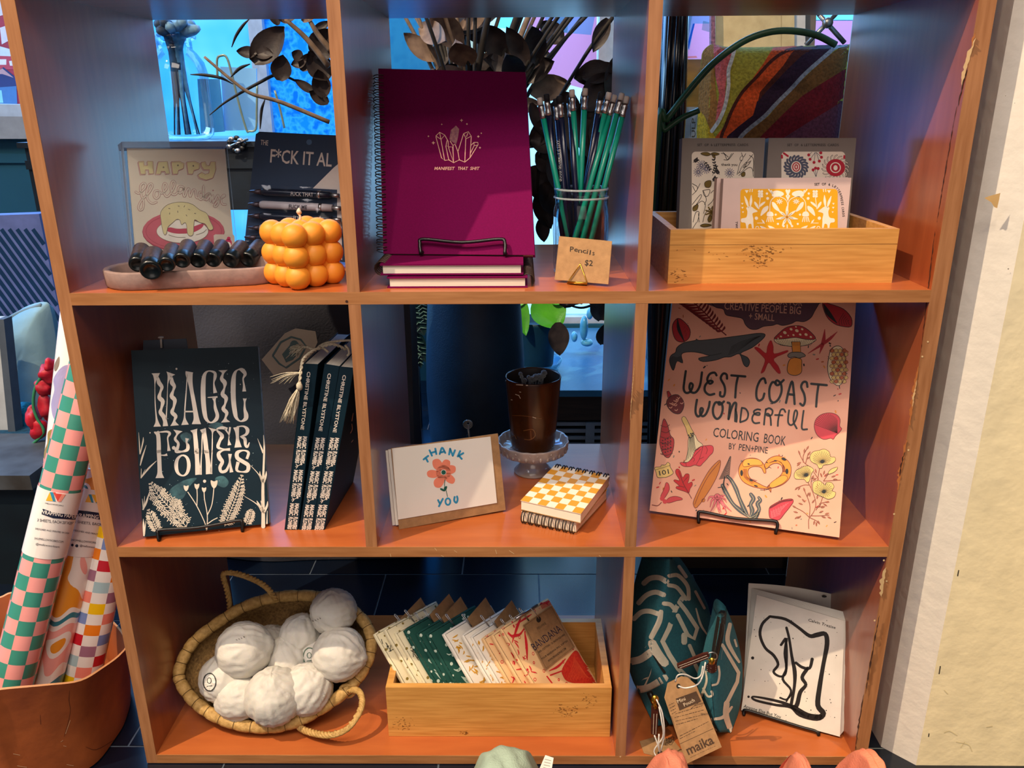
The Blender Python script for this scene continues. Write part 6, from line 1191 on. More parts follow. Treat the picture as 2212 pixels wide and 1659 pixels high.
# ================================================================== pouches
can = mat('teal_canvas', '2C6C76', .9, c2='245E6A', scale=260, bump=.35, bscale=700); cst = mat('cream_stripe', 'E6DCC4', .9, bump=.3, bscale=700); lea = mat('brown_leather', '4E2216', .5, c2='38160E', scale=120); zipm = mat('dark_zip', '1E1812', .4, metal=.4)
def clampU(p, y):
    q = U(*P1(p), 'y', y); return q if q.z > ZC + .003 else U(*P1(p), 'z', ZC + .003)
def pouch(rows, ys, thick, m):
    mb = MB(); G_ = []
    for (yp, L, M, R_) in rows:
        l, m_, r_ = clampU((L, yp), ys[0]), clampU((M, yp), ys[1]), clampU((R_, yp), ys[2])
        a1 = clampU(((L * .5 + M * .5), yp), (ys[0] * .45 + ys[1] * .55) - .006); a2 = clampU((M * .65 + R_ * .35, yp), ys[1] * .75 + ys[2] * .25 - .004); a3 = clampU((M * .3 + R_ * .7, yp), ys[1] * .35 + ys[2] * .65 - .006)
        rb = r_ + Vector((.004, thick * .5, 0)); lb_ = l + Vector((0, thick * .6, 0)); mbk = (rb + lb_) / 2 + Vector((0, thick * .5, 0)); G_.append([l, a1, m_, a2, a3, r_, rb, mbk, lb_])
    rings = [cr(g, 3, True) for g in G_]; n = len(rings[0]); fine = []
    for k in range(n):
        fine.append(cr([g[k] for g in rings], 5))
    nr = len(fine[0]); vs = [fine[k][j] for j in range(nr) for k in range(n)]
    mb.add(vs, [(j * n + k, j * n + (k + 1) % n, (j + 1) * n + (k + 1) % n, (j + 1) * n + k) for j in range(nr - 1) for k in range(n)] + [tuple(range(n)), tuple(range((nr - 1) * n, nr * n))], m, True); return mb
bp_ = thing('zip_pouch', 'big teal canvas pouch with cream stripes leaning on the divider', 'pouch', (.735, .10, ZC), 'teal striped zip pouches')
mb = pouch([(62, 152, 300, 325), (190, 115, 290, 432), (340, 72, 262, 520), (500, 36, 225, 592), (680, 16, 165, 612), (850, 12, 185, 604), (1000, 40, 265, 570), (1110, 88, 325, 530), (1230, 140, 335, 490), (1330, 185, 325, 450)], (.115, .055, .165), .07, can)
sk = Skin(mb.v, mb.f)
def W(P, w, l=2, m=cst, smo=True): mb.stroke(sk, P1, P, [q_ * 1.25 for q_ in w] if isinstance(w, list) else w * 1.25, m, l, smo, 4)
W([(110, 250), (160, 210), (230, 205), (285, 235)], 32); W([(70, 400), (130, 340), (200, 315), (262, 335)], 30); W([(35, 520), (90, 470), (150, 460), (220, 480)], 30)
W([(15, 845), (90, 825), (165, 770)], 44); W([(60, 1060), (150, 1040), (270, 970)], [48, 40, 46]); W([(240, 460), (225, 540), (165, 660)], [26, 32, 30]); W([(170, 700), (210, 780), (270, 860)], [50, 56, 50])
W([(300, 190), (370, 190), (440, 270), (450, 370)], 24); W([(295, 260), (360, 280), (430, 370)], 24); W([(260, 400), (310, 410), (345, 450)], 26); W([(400, 360), (350, 440), (300, 590), (250, 690), (300, 790), (370, 900)], 30, smo=False); W([(375, 390), (430, 460), (515, 590), (490, 670), (440, 640), (365, 490)], 26, smo=False)
W([(505, 440), (540, 560), (590, 640)], [8, 14, 8]); W([(375, 120), (430, 200)], 22); W([(500, 310), (570, 440)], 16); W([(415, 640), (415, 700)], 36); W([(455, 720), (490, 800)], 22); W([(370, 900), (450, 980)], 30); W([(500, 870), (530, 930)], 24)
mb.stroke(sk, P1, [(75, 1080), (180, 1050), (275, 985)], 2, flat('8A7A60'), 4); W([(180, 800), (265, 930)], [6, 16], 3, sprk)
mb.build('pouch_body', bp_)
mb = MB(); z0 = clampU((150, 1075), .048); z1 = clampU((280, 1330), .03); mb.tube(cr([z0, (z0 + z1) / 2 + Vector((0, -.008, 0)), z1], 5), .0045, zipm, 8); zz_ = mb.build('zipper', bp_)
mb = MB(); SL = leany(.012, ZC + .05, 5, 0); mb.slab(rectq(SL, P1, [(168, 1195), (222, 1185), (212, 1415), (165, 1400)]), SL.n * -.004, lea); mb.stroke(SL, P1, [(185, 1245), (180, 1400), (200, 1402), (208, 1245)], 3, cst, 2, False); mb.ball(SL.at(P1((190, 1130)), .002), .006, BRASS, 10, 8, (1, .7, 1.3)); mb.tube([SL.at(P1((180, 1150))), SL.at(P1((200, 1200)))], .003, BRASS, 7); mb.build('leather_pull', zz_)
sp = thing('zip_pouch', 'small teal canvas pouch standing in front with dark zip and leather pull', 'pouch', (.79, .03, ZC), 'teal striped zip pouches')
mb = pouch([(478, 665, 700, 735), (600, 640, 692, 785), (760, 602, 665, 826), (900, 572, 632, 848), (1000, 546, 625, 850), (1150, 560, 636, 842), (1280, 602, 650, 816), (1385, 668, 695, 778)], (.045, .018, .075), .035, can)
sk = Skin(mb.v, mb.f); zipb = mat('zip_tape', '15110E', .7); W = lambda P, w, l=2, m=cst, smo=True: mb.stroke(sk, P1, P, w, m, l, smo, 4)
W([(708, 478), (690, 600), (665, 730), (640, 870)], [60, 66, 58, 40], 3, zipb); 
for k in range(36): t_ = k / 36; x, y = 712 - 62 * t_, 480 + 370 * t_; W([(x - 13, y - 2), (x + 13, y + 3)], 4, 5, mat('zip_teeth', '6A5A3C', .35, metal=.6), False)
W([(705, 715), (760, 810), (830, 930), (820, 1000), (740, 1160)], [24, 26, 28, 28, 30], 2, cst, False); W([(765, 560), (745, 680), (790, 780), (835, 850)], [30, 34, 26, 18], 2, cst); W([(800, 680), (815, 730)], 16); W([(740, 1160), (735, 1260), (775, 1385)], [44, 46, 40]); W([(780, 1190), (740, 1240), (700, 1275), (625, 1285)], [16, 26, 26, 18]); W([(565, 1050), (600, 1110), (632, 1100), (625, 1070)], 16); W([(585, 920), (590, 1000), (550, 1110)], [12, 16, 20]); W([(600, 1250), (620, 1320)], 14)
W([(678, 880), (685, 940), (670, 1010), (630, 1025)], 16); W([(650, 1355), (665, 1370)], 12); W([(722, 560), (712, 700), (695, 830)], 2, 4, flat('8AA8B0')); W([(622, 1000), (636, 1150), (655, 1370)], 3, 3, flat('0E3038')); W([(585, 965), (685, 965)], 2, 4, cst)
mb.dot(sk, P1, (628, 890), 40, mat('zip_stop', '3A1810', .5), 5, 14, 42); [mb.stroke(sk, P1, [(600, 880 + k * 14), (655, 876 + k * 14)], 3, cst, 7) for k in range(4)]
pb2 = mb.build('pouch_body', sp)
mb = MB(); SL = leany(.006, ZC + .12, 0, -8); mb.slab(rectq(SL, P1, [(362, 872), (560, 790), (600, 782), (612, 805), (598, 825), (410, 900), (368, 898)]), SL.n * -.0035, lea); mb.stroke(SL, P1, [(375, 880), (590, 797)], 3, cst, 2); mb.stroke(SL, P1, [(385, 893), (600, 812)], 3, cst, 2)
rg = SL.at(P1((630, 815)), -.002); mb.tube([rg + Vector((cos(a) * .007, 0, sin(a) * .007)) for a in [2 * pi * k / 16 for k in range(16)]], .0009, STEEL, 6, True); mb.ball(SL.at(P1((630, 850)), -.002), .0045, BRASS, 10, 8, (1, .7, 1.3)); mb.build('leather_pull', pb2)
SE = lean((1405, 1640), (1500, 1648), ZC + .001, 28); SE = Surf(U(*P1((435, 1560)), 'y', -.016), Vector((-.25, -1, .55))); 
mb = MB(); mb.slab(rectq(SE, P1, [(265, 1120), (290, 1010), (395, 958), (445, 968), (510, 1025), (705, 1500), (435, 1628)]), SE.n * -.0008, KRAFT)
mb.dot(SE, P1, (373, 1033), 16, sprk, 2, 14, 19); dbr = flat('4A3422', .8); mb.poly(SE, P1, [(352, 1130), (510, 1072), (548, 1150), (382, 1220)], dbr, 2)
mb.text(SE, P1, 'Mini', (370, 1165), (430, 1140), 28, flat('D8C0A0'), 3); mb.text(SE, P1, 'Pouch', (420, 1190), (500, 1150), 28, flat('D8C0A0'), 3)
def fine(S, T, p0, p1, m, mb, h=5):            # print too small to read: rows of little dashes
    r = random.Random(int(p0[1])); L = sqrt((p1[0] - p0[0]) ** 2 + (p1[1] - p0[1]) ** 2); x = 0
    while x < L:
        w = r.uniform(6, 26); e = min(L, x + w); f = lambda q: (p0[0] + (p1[0] - p0[0]) * q / L, p0[1] + (p1[1] - p0[1]) * q / L); mb.stroke(S, T, [f(x), f(e)], r.uniform(h * .5, h), m, 2, False); x = e + 7
for k, (x0, x1) in enumerate(((470, 535), (350, 555), (345, 565), (352, 575), (358, 520))): fine(SE, P1, (x0, 1218 + k * 28 + (x0 - 345) * -.1), (x1, 1150 + k * 33), dbr, mb)
fine(SE, P1, (385, 1415), (600, 1305), dbr, mb); fine(SE, P1, (385, 1435), (500, 1378), dbr, mb); fine(SE, P1, (462, 1580), (655, 1490), dbr, mb, 3)
mb.stroke(SE, P1, [(385, 1475), (638, 1358)], 3, dbr, 2, False)
mb.text(SE, P1, 'maika', (450, 1560), (650, 1468), 72, dbr, 2, .02); pass
for k in range(4): fine(SE, P1, (300 + k * 8, 1180 + k * 22), (340 + k * 6, 1160 + k * 22), dbr, mb)
tag(mb.build('hang_tag'), 'long kraft hang tag with a dark printed box hanging over the shelf edge', 'tag', 'kraft pouch tags')
mb = MB(); SZ = Surf((.7, 0, ZC + .0012), (0, -.001, 1)); mb.slab(rectq(SZ, P1, [(75, 1455), (180, 1425), (330, 1440), (420, 1550), (320, 1600), (110, 1545)]), Vector((0, 0, -.0008)), KRAFT); mb.dot(SZ, P1, (235, 1545), 22, sprk, 2, 14, 14)
for w, a, b in (('MO', (280, 1455), (345, 1440)), ('W', (300, 1475), (345, 1468)), ('CO', (270, 1490), (330, 1482))): mb.text(SZ, P1, w, a, b, 24, dbr, 2)
tag(mb.build('hang_tag'), 'kraft hang tag lying flat on the shelf below the big pouch', 'tag', 'kraft pouch tags')
cord = mat('white_cord', 'E6E2DA', .8)
for nm, lb, Ps in (('tag_cord', 'white looped cord tying the long kraft tag to the small pouch', [[((350, 1000), -.004), ((370, 950), -.008), ((430, 945), -.008), ((500, 975), -.006), ((545, 950), -.004), ((560, 880), .0)], [((373, 1033), -.014), ((430, 1048), -.014), ((520, 1020), -.012), ((560, 950), -.006), ((580, 850), 0)]]),
                   ('tag_cord', 'white cord hanging from the big pouch zip to the flat tag', [[((205, 1135), .0), ((250, 1240), -.004), ((265, 1400), -.004), ((235, 1545), -.0)], [((225, 1190), .0), ((245, 1300), -.005), ((255, 1420), -.004), ((190, 1520), -.0), ((205, 1575), -.004)], [((190, 1410), .0), ((215, 1480), -.003), ((232, 1545), -.001)], [((225, 1400), .0), ((222, 1480), -.003), ((232, 1545), -.001)]])):
    mb = MB()
    for P in Ps: mb.tube(cr([U(*P1(p), 'y', y - .002) for p, y in P], 5), .0011, cord, 6)
    o = mb.build(nm); tag(o, lb, 'cord')

# ================================================================== zine on its stand
SZn = lean((1603, 1533), (1813, 1590), ZC + .006, 17)
zn = thing('zine', 'white zine with thick black ink figure by the right upright, pages fanned behind', 'booklet', base(SZn, (1603, 1533), (1813, 1590), ZC))
zp = mat('zine_paper', 'E2DCD0', .7, c2='D6D0C4', scale=30); zq = [(765, 262), (1240, 405), (1215, 1032), (680, 888)]
mb = MB(); mb.slab(rectq(SZn, K9, zq), SZn.n * -.0006, zp)
bi = flat('1C1816', .6); Z = lambda P, w, sm=True: mb.stroke(SZn, K9, P, w, bi, 2, sm)
Z([(835, 380), (795, 420), (782, 480), (810, 550), (855, 590), (880, 640), (855, 680), (890, 705), (920, 690), (925, 620), (925, 540), (922, 500)], [14, 16, 16, 15, 16, 15, 14, 12, 12, 16, 14, 8])
Z([(835, 380), (920, 395), (990, 440), (1050, 485), (1090, 480), (1135, 475), (1145, 530), (1125, 640), (1105, 760), (1095, 860), (1125, 905), (1090, 930), (1000, 910), (950, 870), (870, 860), (760, 835), (740, 815), (800, 822), (900, 845), (960, 870)], [14, 16, 16, 20, 26, 24, 26, 22, 26, 28, 30, 32, 28, 20, 14, 13, 10, 12, 16, 20])
Z([(925, 440), (940, 500), (955, 600), (970, 680), (968, 760), (950, 860)], [14, 14, 16, 22, 16, 18]); Z([(895, 535), (925, 500), (915, 580), (925, 660), (905, 720), (950, 780), (925, 840)], [14, 16, 12, 14, 14, 12, 10]); Z([(975, 630), (1010, 655), (1050, 660), (1065, 610)], [14, 16, 16, 18]); Z([(1040, 660), (1010, 710), (1030, 750), (1000, 790), (985, 850), (970, 880)], [20, 20, 18, 22, 24, 24]); Z([(890, 820), (925, 830), (955, 800)], 10); Z([(960, 870), (1040, 915), (1110, 925)], 26)
r = random.Random(4); [mb.dot(SZn, K9, (r.uniform(730, 1200), r.uniform(350, 950)), r.uniform(1, 3.5), bi, 1, 6) for _ in range(60)]; mb.dot(SZn, K9, (742, 605), 9, bi, 2, 7); mb.dot(SZn, K9, (720, 815), 7, bi, 2, 7)
mb.text(SZn, K9, 'Calvin Trezise', (1042, 405), (1190, 448), 15, bi, 2, .008); mb.text(SZn, K9, 'Anyone Else But You', (692, 872), (892, 932), 17, bi, 2, .008)
mb.build('front_cover', zn)
for k in range(9):
    q = rectq(SZn, K9, [(765 - 4 * k, 262 - 3 * k), (1240 + 5 * k, 405 + 2 * k - (k > 2) * 7 * (k - 2)), (1215 + 4 * k, 1030 - 3 * k), (684, 880)], -.0014 * (k + 1)); q = [Vector((p.x, p.y, max(p.z, ZC + .002))) for p in q]
    mb = MB(); mb.slab(q, SZn.n * -.0004, zp); mb.build('page', zn)
S4 = Surf(SZn.o + Vector((0, .022, 0)), Vector((-.05, -1, .25)))
z2 = thing('zine', 'second white zine curled open behind the inked one', 'booklet', (.93, .12, ZC), None); mb = MB()
def curl(off, top, x0, x1):
    def g(u, v):
        a = S4.at(K9((x0 + (x1 - x0) * u, top[0] + (top[1] - top[0]) * u)), -off); b = S4.at(K9((690 + (x1 - 705) * u, 870 + 120 * u)), -off); p = a * (1 - v) + b * v
        p = p + S4.n * (-.012 * sin(u * pi)); p.z = max(p.z, ZC + .002); return p
    mb.grid(g, 14, 6, zp)
curl(0, (200, 268), 720, 1215); curl(.004, (215, 300), 722, 1240); curl(.008, (240, 345), 730, 1262)
mb.dot(S4, K9, (1130, 272), 14, bi, 3, 8, 6); mb.dot(S4, K9, (1010, 325), 20, bi, 3, 8, 8); mb.build('cover', z2)
wire_easel('dark wire easel under the white zine', SZn, [(1607, 1548), (1607, 1535), (1614, 1532), (1660, 1546), (1730, 1568), (1762, 1577), (1768, 1588)], None, z0=ZC, up=.10, off=.004)
# ================================================================== behind the shelf: vase, branches, sill, window goods
vm = mat('blue_black_vase', '1E3E5C', .5, c2='142A42', scale=8, bump=.3, bscale=300); VC = Vector((.432, .80, FZ))
va = thing('floor_vase', 'tall dark blue floor vase behind the middle cell holding dried branches', 'vase', VC)
mb = MB(); mb.lathe([(0, .001), (.075, .001), (.082, .01), (.098, .10), (.108, .20), (.112, .30), (.110, .38), (.104, .48), (.098, .55), (.090, .62), (.070, .68), (.055, .71), (.052, .73), (.058, .745), (.055, .747), (.047, .73), (.05, .70), (.06, .6), (0, .55)], VC, vm, 56); mb.build('vase_body', va)
dk1 = mat('dry_stem_dark', '2A2420', .7, c2='14110F', scale=60); dk2 = mat('dry_stem_tan', '8A7460', .7, c2='5E4C3C', scale=60); lf1 = mat('dry_leaf_dark', '3E3432', .5, c2='221C1E', scale=40, bump=.2); lf2 = mat('dry_leaf_tan', '8E7868', .7, c2='5C4A42', scale=40, bump=.2)
def leaf3(mb, base, d, n, L, w, m, cup=.18, seg=8):
    d = d.normalized(); s = d.cross(n).normalized(); n = s.cross(d); vs = []; K_ = 5
    for i in range(seg + 1):
        u = i / seg; ww = w * sin(pi * min(1, u * .96 + .04)) ** .7 * (1 - .25 * u)
        for k in range(-2, 3):
            f = k / 2; vs.append(base + d * L * u + s * ww * f + n * (cup * w * f * f * 1.6 + cup * L * u * u * .5) )
    mb.add(vs, [(i * 5 + k, i * 5 + k + 1, (i + 1) * 5 + k + 1, (i + 1) * 5 + k) for i in range(seg) for k in range(4)], m, True)
r = random.Random(12); mouth = Vector((VC.x, VC.y, .03))
tips = [(375, 1, 1), (420, 1, 0), (470, 1, 1), (515, 0, 0), (540, 0, 0), (585, 0, 1), (610, 1, 0), (650, 0, 0), (690, 0, 0), (705, 1, 0), (735, 0, 0), (760, 0, 0), (790, 0, 1), (820, 0, 0), (850, 1, 0), (905, 0, 1), (925, 0, 0), (1000, 1, 1), (1085, 0, 0), (1110, 0, 0), (1150, 1, 0), (1185, 1, 0), (1225, 0, 1), (1320, 0, 0), (1345, 0, 1), (1400, 0, 1), (1430, 0, 1), (1480, 0, 1), (1530, 0, 1)]
for i, (tx, tan, lv) in enumerate(tips):
    yd = VC.y + r.uniform(-.12, .14); T = U(*K2((tx, 40)), 'y', yd); T = T + (T - mouth) * .25; b0 = mouth + Vector((r.uniform(-.03, .03), r.uniform(-.02, .02), -.05)); md = (b0 + T) / 2 + Vector((-(T.x - b0.x) * .18, r.uniform(-.02, .02), 0)); m_ = dk2 if tan else dk1
    o = thing('dried_branch', 'thin dried brown branch with papery leaves standing in the floor vase', 'branch', b0, 'dried branches in the floor vase'); mb = MB()
    C_ = cr([b0, md, T], 8); mb.tube(C_, [.0050, .0035] if tx not in (1085, 1150, 925) else [.008, .006], m_, 7); stm = mb.build('stem', o)
    if lv or i % 2:
        for k in range(3 if lv else 1):
            mb = MB(); q = C_[7 + int(r.uniform(0, 8))]; a = r.uniform(-1.2, 1.2); d = Vector((sin(a) * 1.1, r.uniform(-.6, .2), r.uniform(-.6, .8))); leaf3(mb, q, d, Vector((r.uniform(-.5, .5), -1, r.uniform(-.3, .5))), r.uniform(.06, .11), r.uniform(.018, .032), lf2 if (tan or r.random() < .35) else lf1); mb.build('leaf', stm)
# drooping dark foliage right of the jar and behind it
def tw(name, label, pts, y, rad, m, leaves, lm, grp=None, cat='branch'):
    P = cr([U(*T(p), 'y', y + dy) for (T, p, dy) in pts], 8); o = thing(name, label, cat, P[0], grp); mb = MB(); mb.tube(P, [rad, rad * .6], m, 7); stm = mb.build('stem', o)
    if leaves:
        for (T, p, ang, Lpx, wpx) in leaves:
            mb = MB(); q = U(*T(p), 'y', y); k = T((1, 0))[0] - T((0, 0))[0]; s_ = k * (q - CAM).length / 1741; d = Vector((cos(ang), r.uniform(-.15, .15), -sin(ang))); leaf3(mb, q, d, Vector((.2, -1, .3)), Lpx * s_, wpx * s_ * .5, lm); mb.build('leaf', stm)
tw('dried_branch', 'dark dried branch with drooping leaves behind the pencil jar', [(K2, (1570, 90), 0), (K2, (1400, 330), 0), (K2, (1200, 700), 0), (K2, (1150, 1100), 0)], .62, .004, dk1,
   [(K2, (1560, 380), 2.9, 190, 150), (K2, (1580, 420), 2.4, 240, 190), (K2, (1400, 420), -.2, 190, 120), (K2, (1540, 100), 2.0, 170, 90), (K2, (1590, 300), 1.7, 260, 120), (K2, (1150, 830), .6, 150, 170), (K2, (1130, 900), 1.3, 200, 150), (K2, (1120, 560), 1.2, 180, 80), (K2, (1250, 640), 2.3, 200, 120), (K2, (1150, 1050), 1.2, 200, 120), (K2, (1180, 1180), 1.5, 130, 90), (K2, (1450, 560), 1.8, 200, 150), (K2, (1120, 760), .2, 170, 140), (K2, (1230, 560), 1.2, 260, 190), (K2, (1420, 560), 1.4, 320, 240), (K2, (1330, 500), 1.8, 260, 200), (K2, (1550, 560), 1.7, 320, 220), (K2, (1260, 800), 1.3, 300, 220), (K2, (1430, 840), 1.6, 320, 240), (K2, (1570, 860), 1.8, 280, 200), (K2, (1330, 1040), 1.4, 280, 220), (K2, (1500, 1080), 1.7, 280, 220), (K2, (1180, 1000), 1.0, 220, 160)], lf1)
tw('dried_branch', 'brown dried leaves hanging across the blue window in the top left cell', [(W1, (2060, 1230), 0), (W1, (1500, 1000), 0), (W1, (1180, 910), 0), (W1, (960, 760), 0), (W1, (640, 490), 0)], .62, .0042, dk2,
   [(W1, (1240, 450), 3.2, 200, 140), (W1, (1420, 470), 3.3, 230, 150), (W1, (1200, 560), -.75, 480, 330), (W1, (1500, 760), -1.3, 260, 240), (W1, (1530, 100), -1.1, 340, 270), (W1, (1480, 130), -1.9, 200, 130), (W1, (1800, 540), 2.9, 160, 130), (W1, (1760, 510), 3.6, 120, 140), (W1, (1900, 500), -.9, 340, 330), (W1, (1750, 650), -1.0, 200, 160), (W1, (2050, 750), -2.2, 320, 300), (W1, (1900, 900), -2.6, 240, 110), (W1, (2000, 950), -1.7, 280, 220), (W1, (1760, 90), -.7, 230, 130), (W1, (1880, 210), -.5, 200, 110), (W1, (2050, 1020), -2.6, 220, 160)], lf1)
tw('dried_branch', 'long pale stalk crossing the top left window toward the upper right', [(W1, (2060, 600), 0), (W1, (1800, 280), 0), (W1, (1560, 60), 0)], .58, .0058, dk2, [(W1, (1560, 110), -1.3, 150, 110)], lf2)
tw('dried_branch', 'second pale stalk at the upper right of the top left window', [(W1, (2080, 420), 0), (W1, (1930, 230), 0), (W1, (1830, 60), 0)], .60, .006, dk2, [(W1, (1760, 90), -.6, 250, 120)], lf2)
for k, (lb, P) in enumerate((('curved dark grass blade rising across the top left window', ((700, 1150), (900, 990), (1250, 790), (1480, 690), (1700, 770), (1900, 830))), ('thin dark grass blade at the top of the left window', ((950, 380), (1000, 250), (1080, 130), (1150, 60))), ('short dark blade crossing behind the wire stand', ((940, 720), (1040, 620), (1160, 570))), ('flat dark blade reaching left over the glass bottle', ((480, 690), (640, 695), (830, 730), (970, 800))), ('dark blade curling beside the pen set card', ((1275, 1310), (1290, 1100), (1330, 970))))):
    P_ = cr([U(*W1(p), 'y', .64) for p in P], 6); mb = MB(); mb.tube(P_, [.0008 + .0022 * sin(pi * i / (len(P_) - 1)) for i in range(len(P_))], dk1, 6); o = mb.build('grass_blade'); tag(o, lb, 'dried grass', 'dried grass blades')
# dark display bench across the window with clasp (top left cell)
BY = .98; zt_ = .135
bn = thing('wooden_chest', 'dark wooden chest with metal clasp behind the greeting card', 'chest', (-.10, 1.15, FZ)); drk = mat('dark_paint', '16222E', .5, c2='0C141C', scale=20)
blu_t = mat('pale_blue_top', '6E9AB0', .35, c2='527C94', scale=12)
mb = MB(); mb.box((-.62, BY, zt_ - .012), (.255, BY + .40, zt_), blu_t, drk); mb.build('lid', bn)
mb = MB(); mb.box((-.61, BY + .012, zt_ - .155), (.245, BY + .39, zt_ - .012), drk); mb.box((-.612, BY + .006, zt_ - .06), (.247, BY + .012, zt_ - .040), drk); mb.build('chest_body', bn)
for lx in (-.60, .20):
    mb = MB(); mb.box((lx, BY + .03, FZ), (lx + .035, BY + .065, zt_ - .155), drk); mb.build('leg', bn)
    mb = MB(); mb.box((lx, BY + .33, FZ), (lx + .035, BY + .365, zt_ - .155), drk); mb.build('leg', bn)
mb = MB(); q = U(510, 312, 'y', BY - .004)
for k in range(9): a = k * .7; mb.ball(q + Vector((cos(a) * .016, -.004 * (k % 2), sin(a) * .014)), .006, STEEL if k % 2 else BLACKW, 8, 6, (1.3, .6, 1))
mb.tube([q + Vector((-.02, -.004, -.006)), q + Vector((.03, -.004, .012))], .003, STEEL, 6); mb.build('clasp', bn)
# glass bottle with dried pods on the chest
GB = U(*W1((430, 1380)), 'y', 1.10); GB = Vector((GB.x, 1.10, zt_)); gj = thing('glass_bottle', 'wide clear glass bottle with dried pods on the chest behind the top left cell', 'bottle', GB)
bgl = glass('aqua_glass', (.75, .92, 1.0), .05, .3); Rb = .068
mb = MB(); mb.lathe([(0, .002), (.055, .002), (Rb - .003, .012), (Rb, .03), (Rb, .15), (Rb - .006, .175), (.048, .195), (.040, .203), (.040, .222), (.050, .226), (.051, .232), (.044, .238), (.040, .234), (.038, .21)], GB, bgl, 40); mb.build('bottle_glass', gj)
r = random.Random(33); pod = mat('dried_pod', '2E4460', .7, c2='182838', scale=50); pod2 = mat('dried_pod_pale', '7FA8C4', .7, c2='4E7894', scale=50)
for k in range(16):
    a = GB + Vector((r.uniform(-.03, .03), r.uniform(-.03, .03), .012)); tx = r.uniform(60, 620); e = U(*W1((tx, r.uniform(60, 200))), 'y', 1.08 + r.uniform(-.05, .05)); n_c = GB + Vector(((e.x - GB.x) * .12, 0, .22)); P_ = cr([a, n_c, e], 6)
    o = thing('dried_pod', 'long dried blade pod fanning out of the glass bottle', 'dried plant', a, 'dried pods in the glass bottle'); mb = MB(); mb.tube(P_, [.002 + .015 * max(0, sin(pi * min(1, (i / len(P_)) * 1.1 - .15))) for i in range(len(P_))], pod if k % 3 else pod2, 6); mb.build('pod', o)
# wire stand in the window
mb = MB(); grn_w = mat('pale_wire', '7E8A78', .4, metal=.5)
ws = thing('wire_card_stand', 'pale bent wire card stand on the chest in front of the blue window', 'stand', U(*W1((1150, 1340)), 'y', 1.05))
mb.tube(cr([U(*W1(p), 'y', 1.05) for p in ((790, 720), (785, 520), (830, 475), (890, 490), (940, 640), (1040, 1050), (1120, 1320), (1150, 1335), (1225, 1310), (1235, 1100), (1240, 800))], 5), .0028, grn_w, 7); mb.tube(cr([U(*W1(p), 'y', 1.10) for p in ((1440, 870), (1500, 1080), (1550, 1300))], 4), .0028, grn_w, 7); mb.build('wire', ws)
# clear block panel and textured paper
mb = MB(); SP2 = Surf((0, 1.20, 0), (0, -1, 0)); pb = mat('blue_parchment', '6FC0E0', .4, c2='4FA8D8', scale=20, bump=.8, bscale=40, trans=.3)
mb.slab(rectq(SP2, W1, [(560, 740), (800, 740), (860, 1340), (600, 1360)]), Vector((0, .01, 0)), pb); o = mb.build('textured_panel'); tag(o, 'crinkled pale blue panel standing right of the glass bottle', 'panel')
mb = MB(); mb.slab(rectq(Surf((0, 1.22, 0), (0, -1, 0)), W1, [(820, 600), (1230, 620), (1240, 1320), (870, 1330)]), Vector((0, .006, 0)), mat('pale_blue_card', '8CC4E8', .5, c2='76B4DE', scale=8)); o = mb.build('pale_card'); tag(o, 'flat pale blue card behind the wire stand', 'card')
# wide hearth ledge across the middle, radiator grille under it
ldm = mat('blue_stone_ledge', '3E7CA0', .35, c2='2C6488', scale=9, bump=.3); brn = mat('brown_fascia', '3A2820', .6, c2='261A16', scale=12, stretch=(1, 4, 10))
lg = thing('window_ledge', 'low blue grey stone ledge with brown front behind the middle cell', 'ledge', (.75, 1.4, FZ))
mb = MB(); mb.box((.285, 1.10, -.530), (1.10, BW - .005, -.512), ldm); mb.build('ledge_top', lg)
mb = MB(); mb.box((.285, 1.105, -.600), (1.10, 1.14, -.530), brn); mb.build('fascia', lg)
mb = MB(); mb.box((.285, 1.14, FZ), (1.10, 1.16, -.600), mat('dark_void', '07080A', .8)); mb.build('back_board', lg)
bar = mat('grille_bar', '8A98A8', .35, metal=.5, var=.05)
gr_ = thing('radiator_grille', 'horizontal grey metal grille bars beneath the brown ledge front', 'grille', (.65, 1.11, FZ))
for k in range(5):
    z = -.612 - k * .0205; mb = MB(); mb.box((.29, 1.108, z - .005), (1.09, 1.116, z + .005), bar); mb.build('bar', gr_)
mb = MB(); x = U(1275, 930, 'y', 1.1).x; mb.box((x - .012, 1.102, -.70), (x + .012, 1.108, -.606), bar); mb.build('upright', gr_)
# pothos with saucer, dry leaf, patterned leaves
gpot = U(*V1((1440, 640)), 'y', 1.28); GP = Vector((U(*V1((1430, 560)), 'y', 1.28).x, 1.28, -.512)); pp = thing('plant_pot', 'dark blue plant pot in a clear saucer with bright green leaves, on the window ledge', 'potted plant', GP)
mb = MB(); mb.lathe([(0, .012), (.046, .012), (.050, .02), (.060, .14), (.062, .15), (.058, .15), (.055, .13), (0, .125)], GP, mat('teal_pot', '0E3A50', .5), 36); mb.build('pot', pp)
mb = MB(); mb.lathe([(0, .002), (.065, .002), (.075, .03), (.078, .032), (.072, .028), (.06, .006), (0, .006)], GP, glass('saucer', (.7, .88, .95), .08, .4), 36); mb.build('saucer', pp)
gl_ = mat('bright_leaf', '5EC01E', .35, c2='3E9A14', scale=18, coat=.4, bump=.2)
for (p, ang, L, w) in (((1460, -20), -1.0, 420, 430), ((1225, -60), -1.35, 480, 200), ((1600, -60), -.6, 200, 260), ((1280, -80), -1.8, 200, 200), ((1400, -160), -1.2, 200, 260)):
    q = U(*V1(p), 'y', 1.24); s_ = .20796 * (q - CAM).length / 1741; mb = MB(); leaf3(mb, q, Vector((cos(ang), -.3, -sin(-ang) if 0 else sin(ang))), Vector((0, -1, .5)), L * s_, w * s_ * .5, gl_, .10, 10); mb.build('green_leaf', pp)
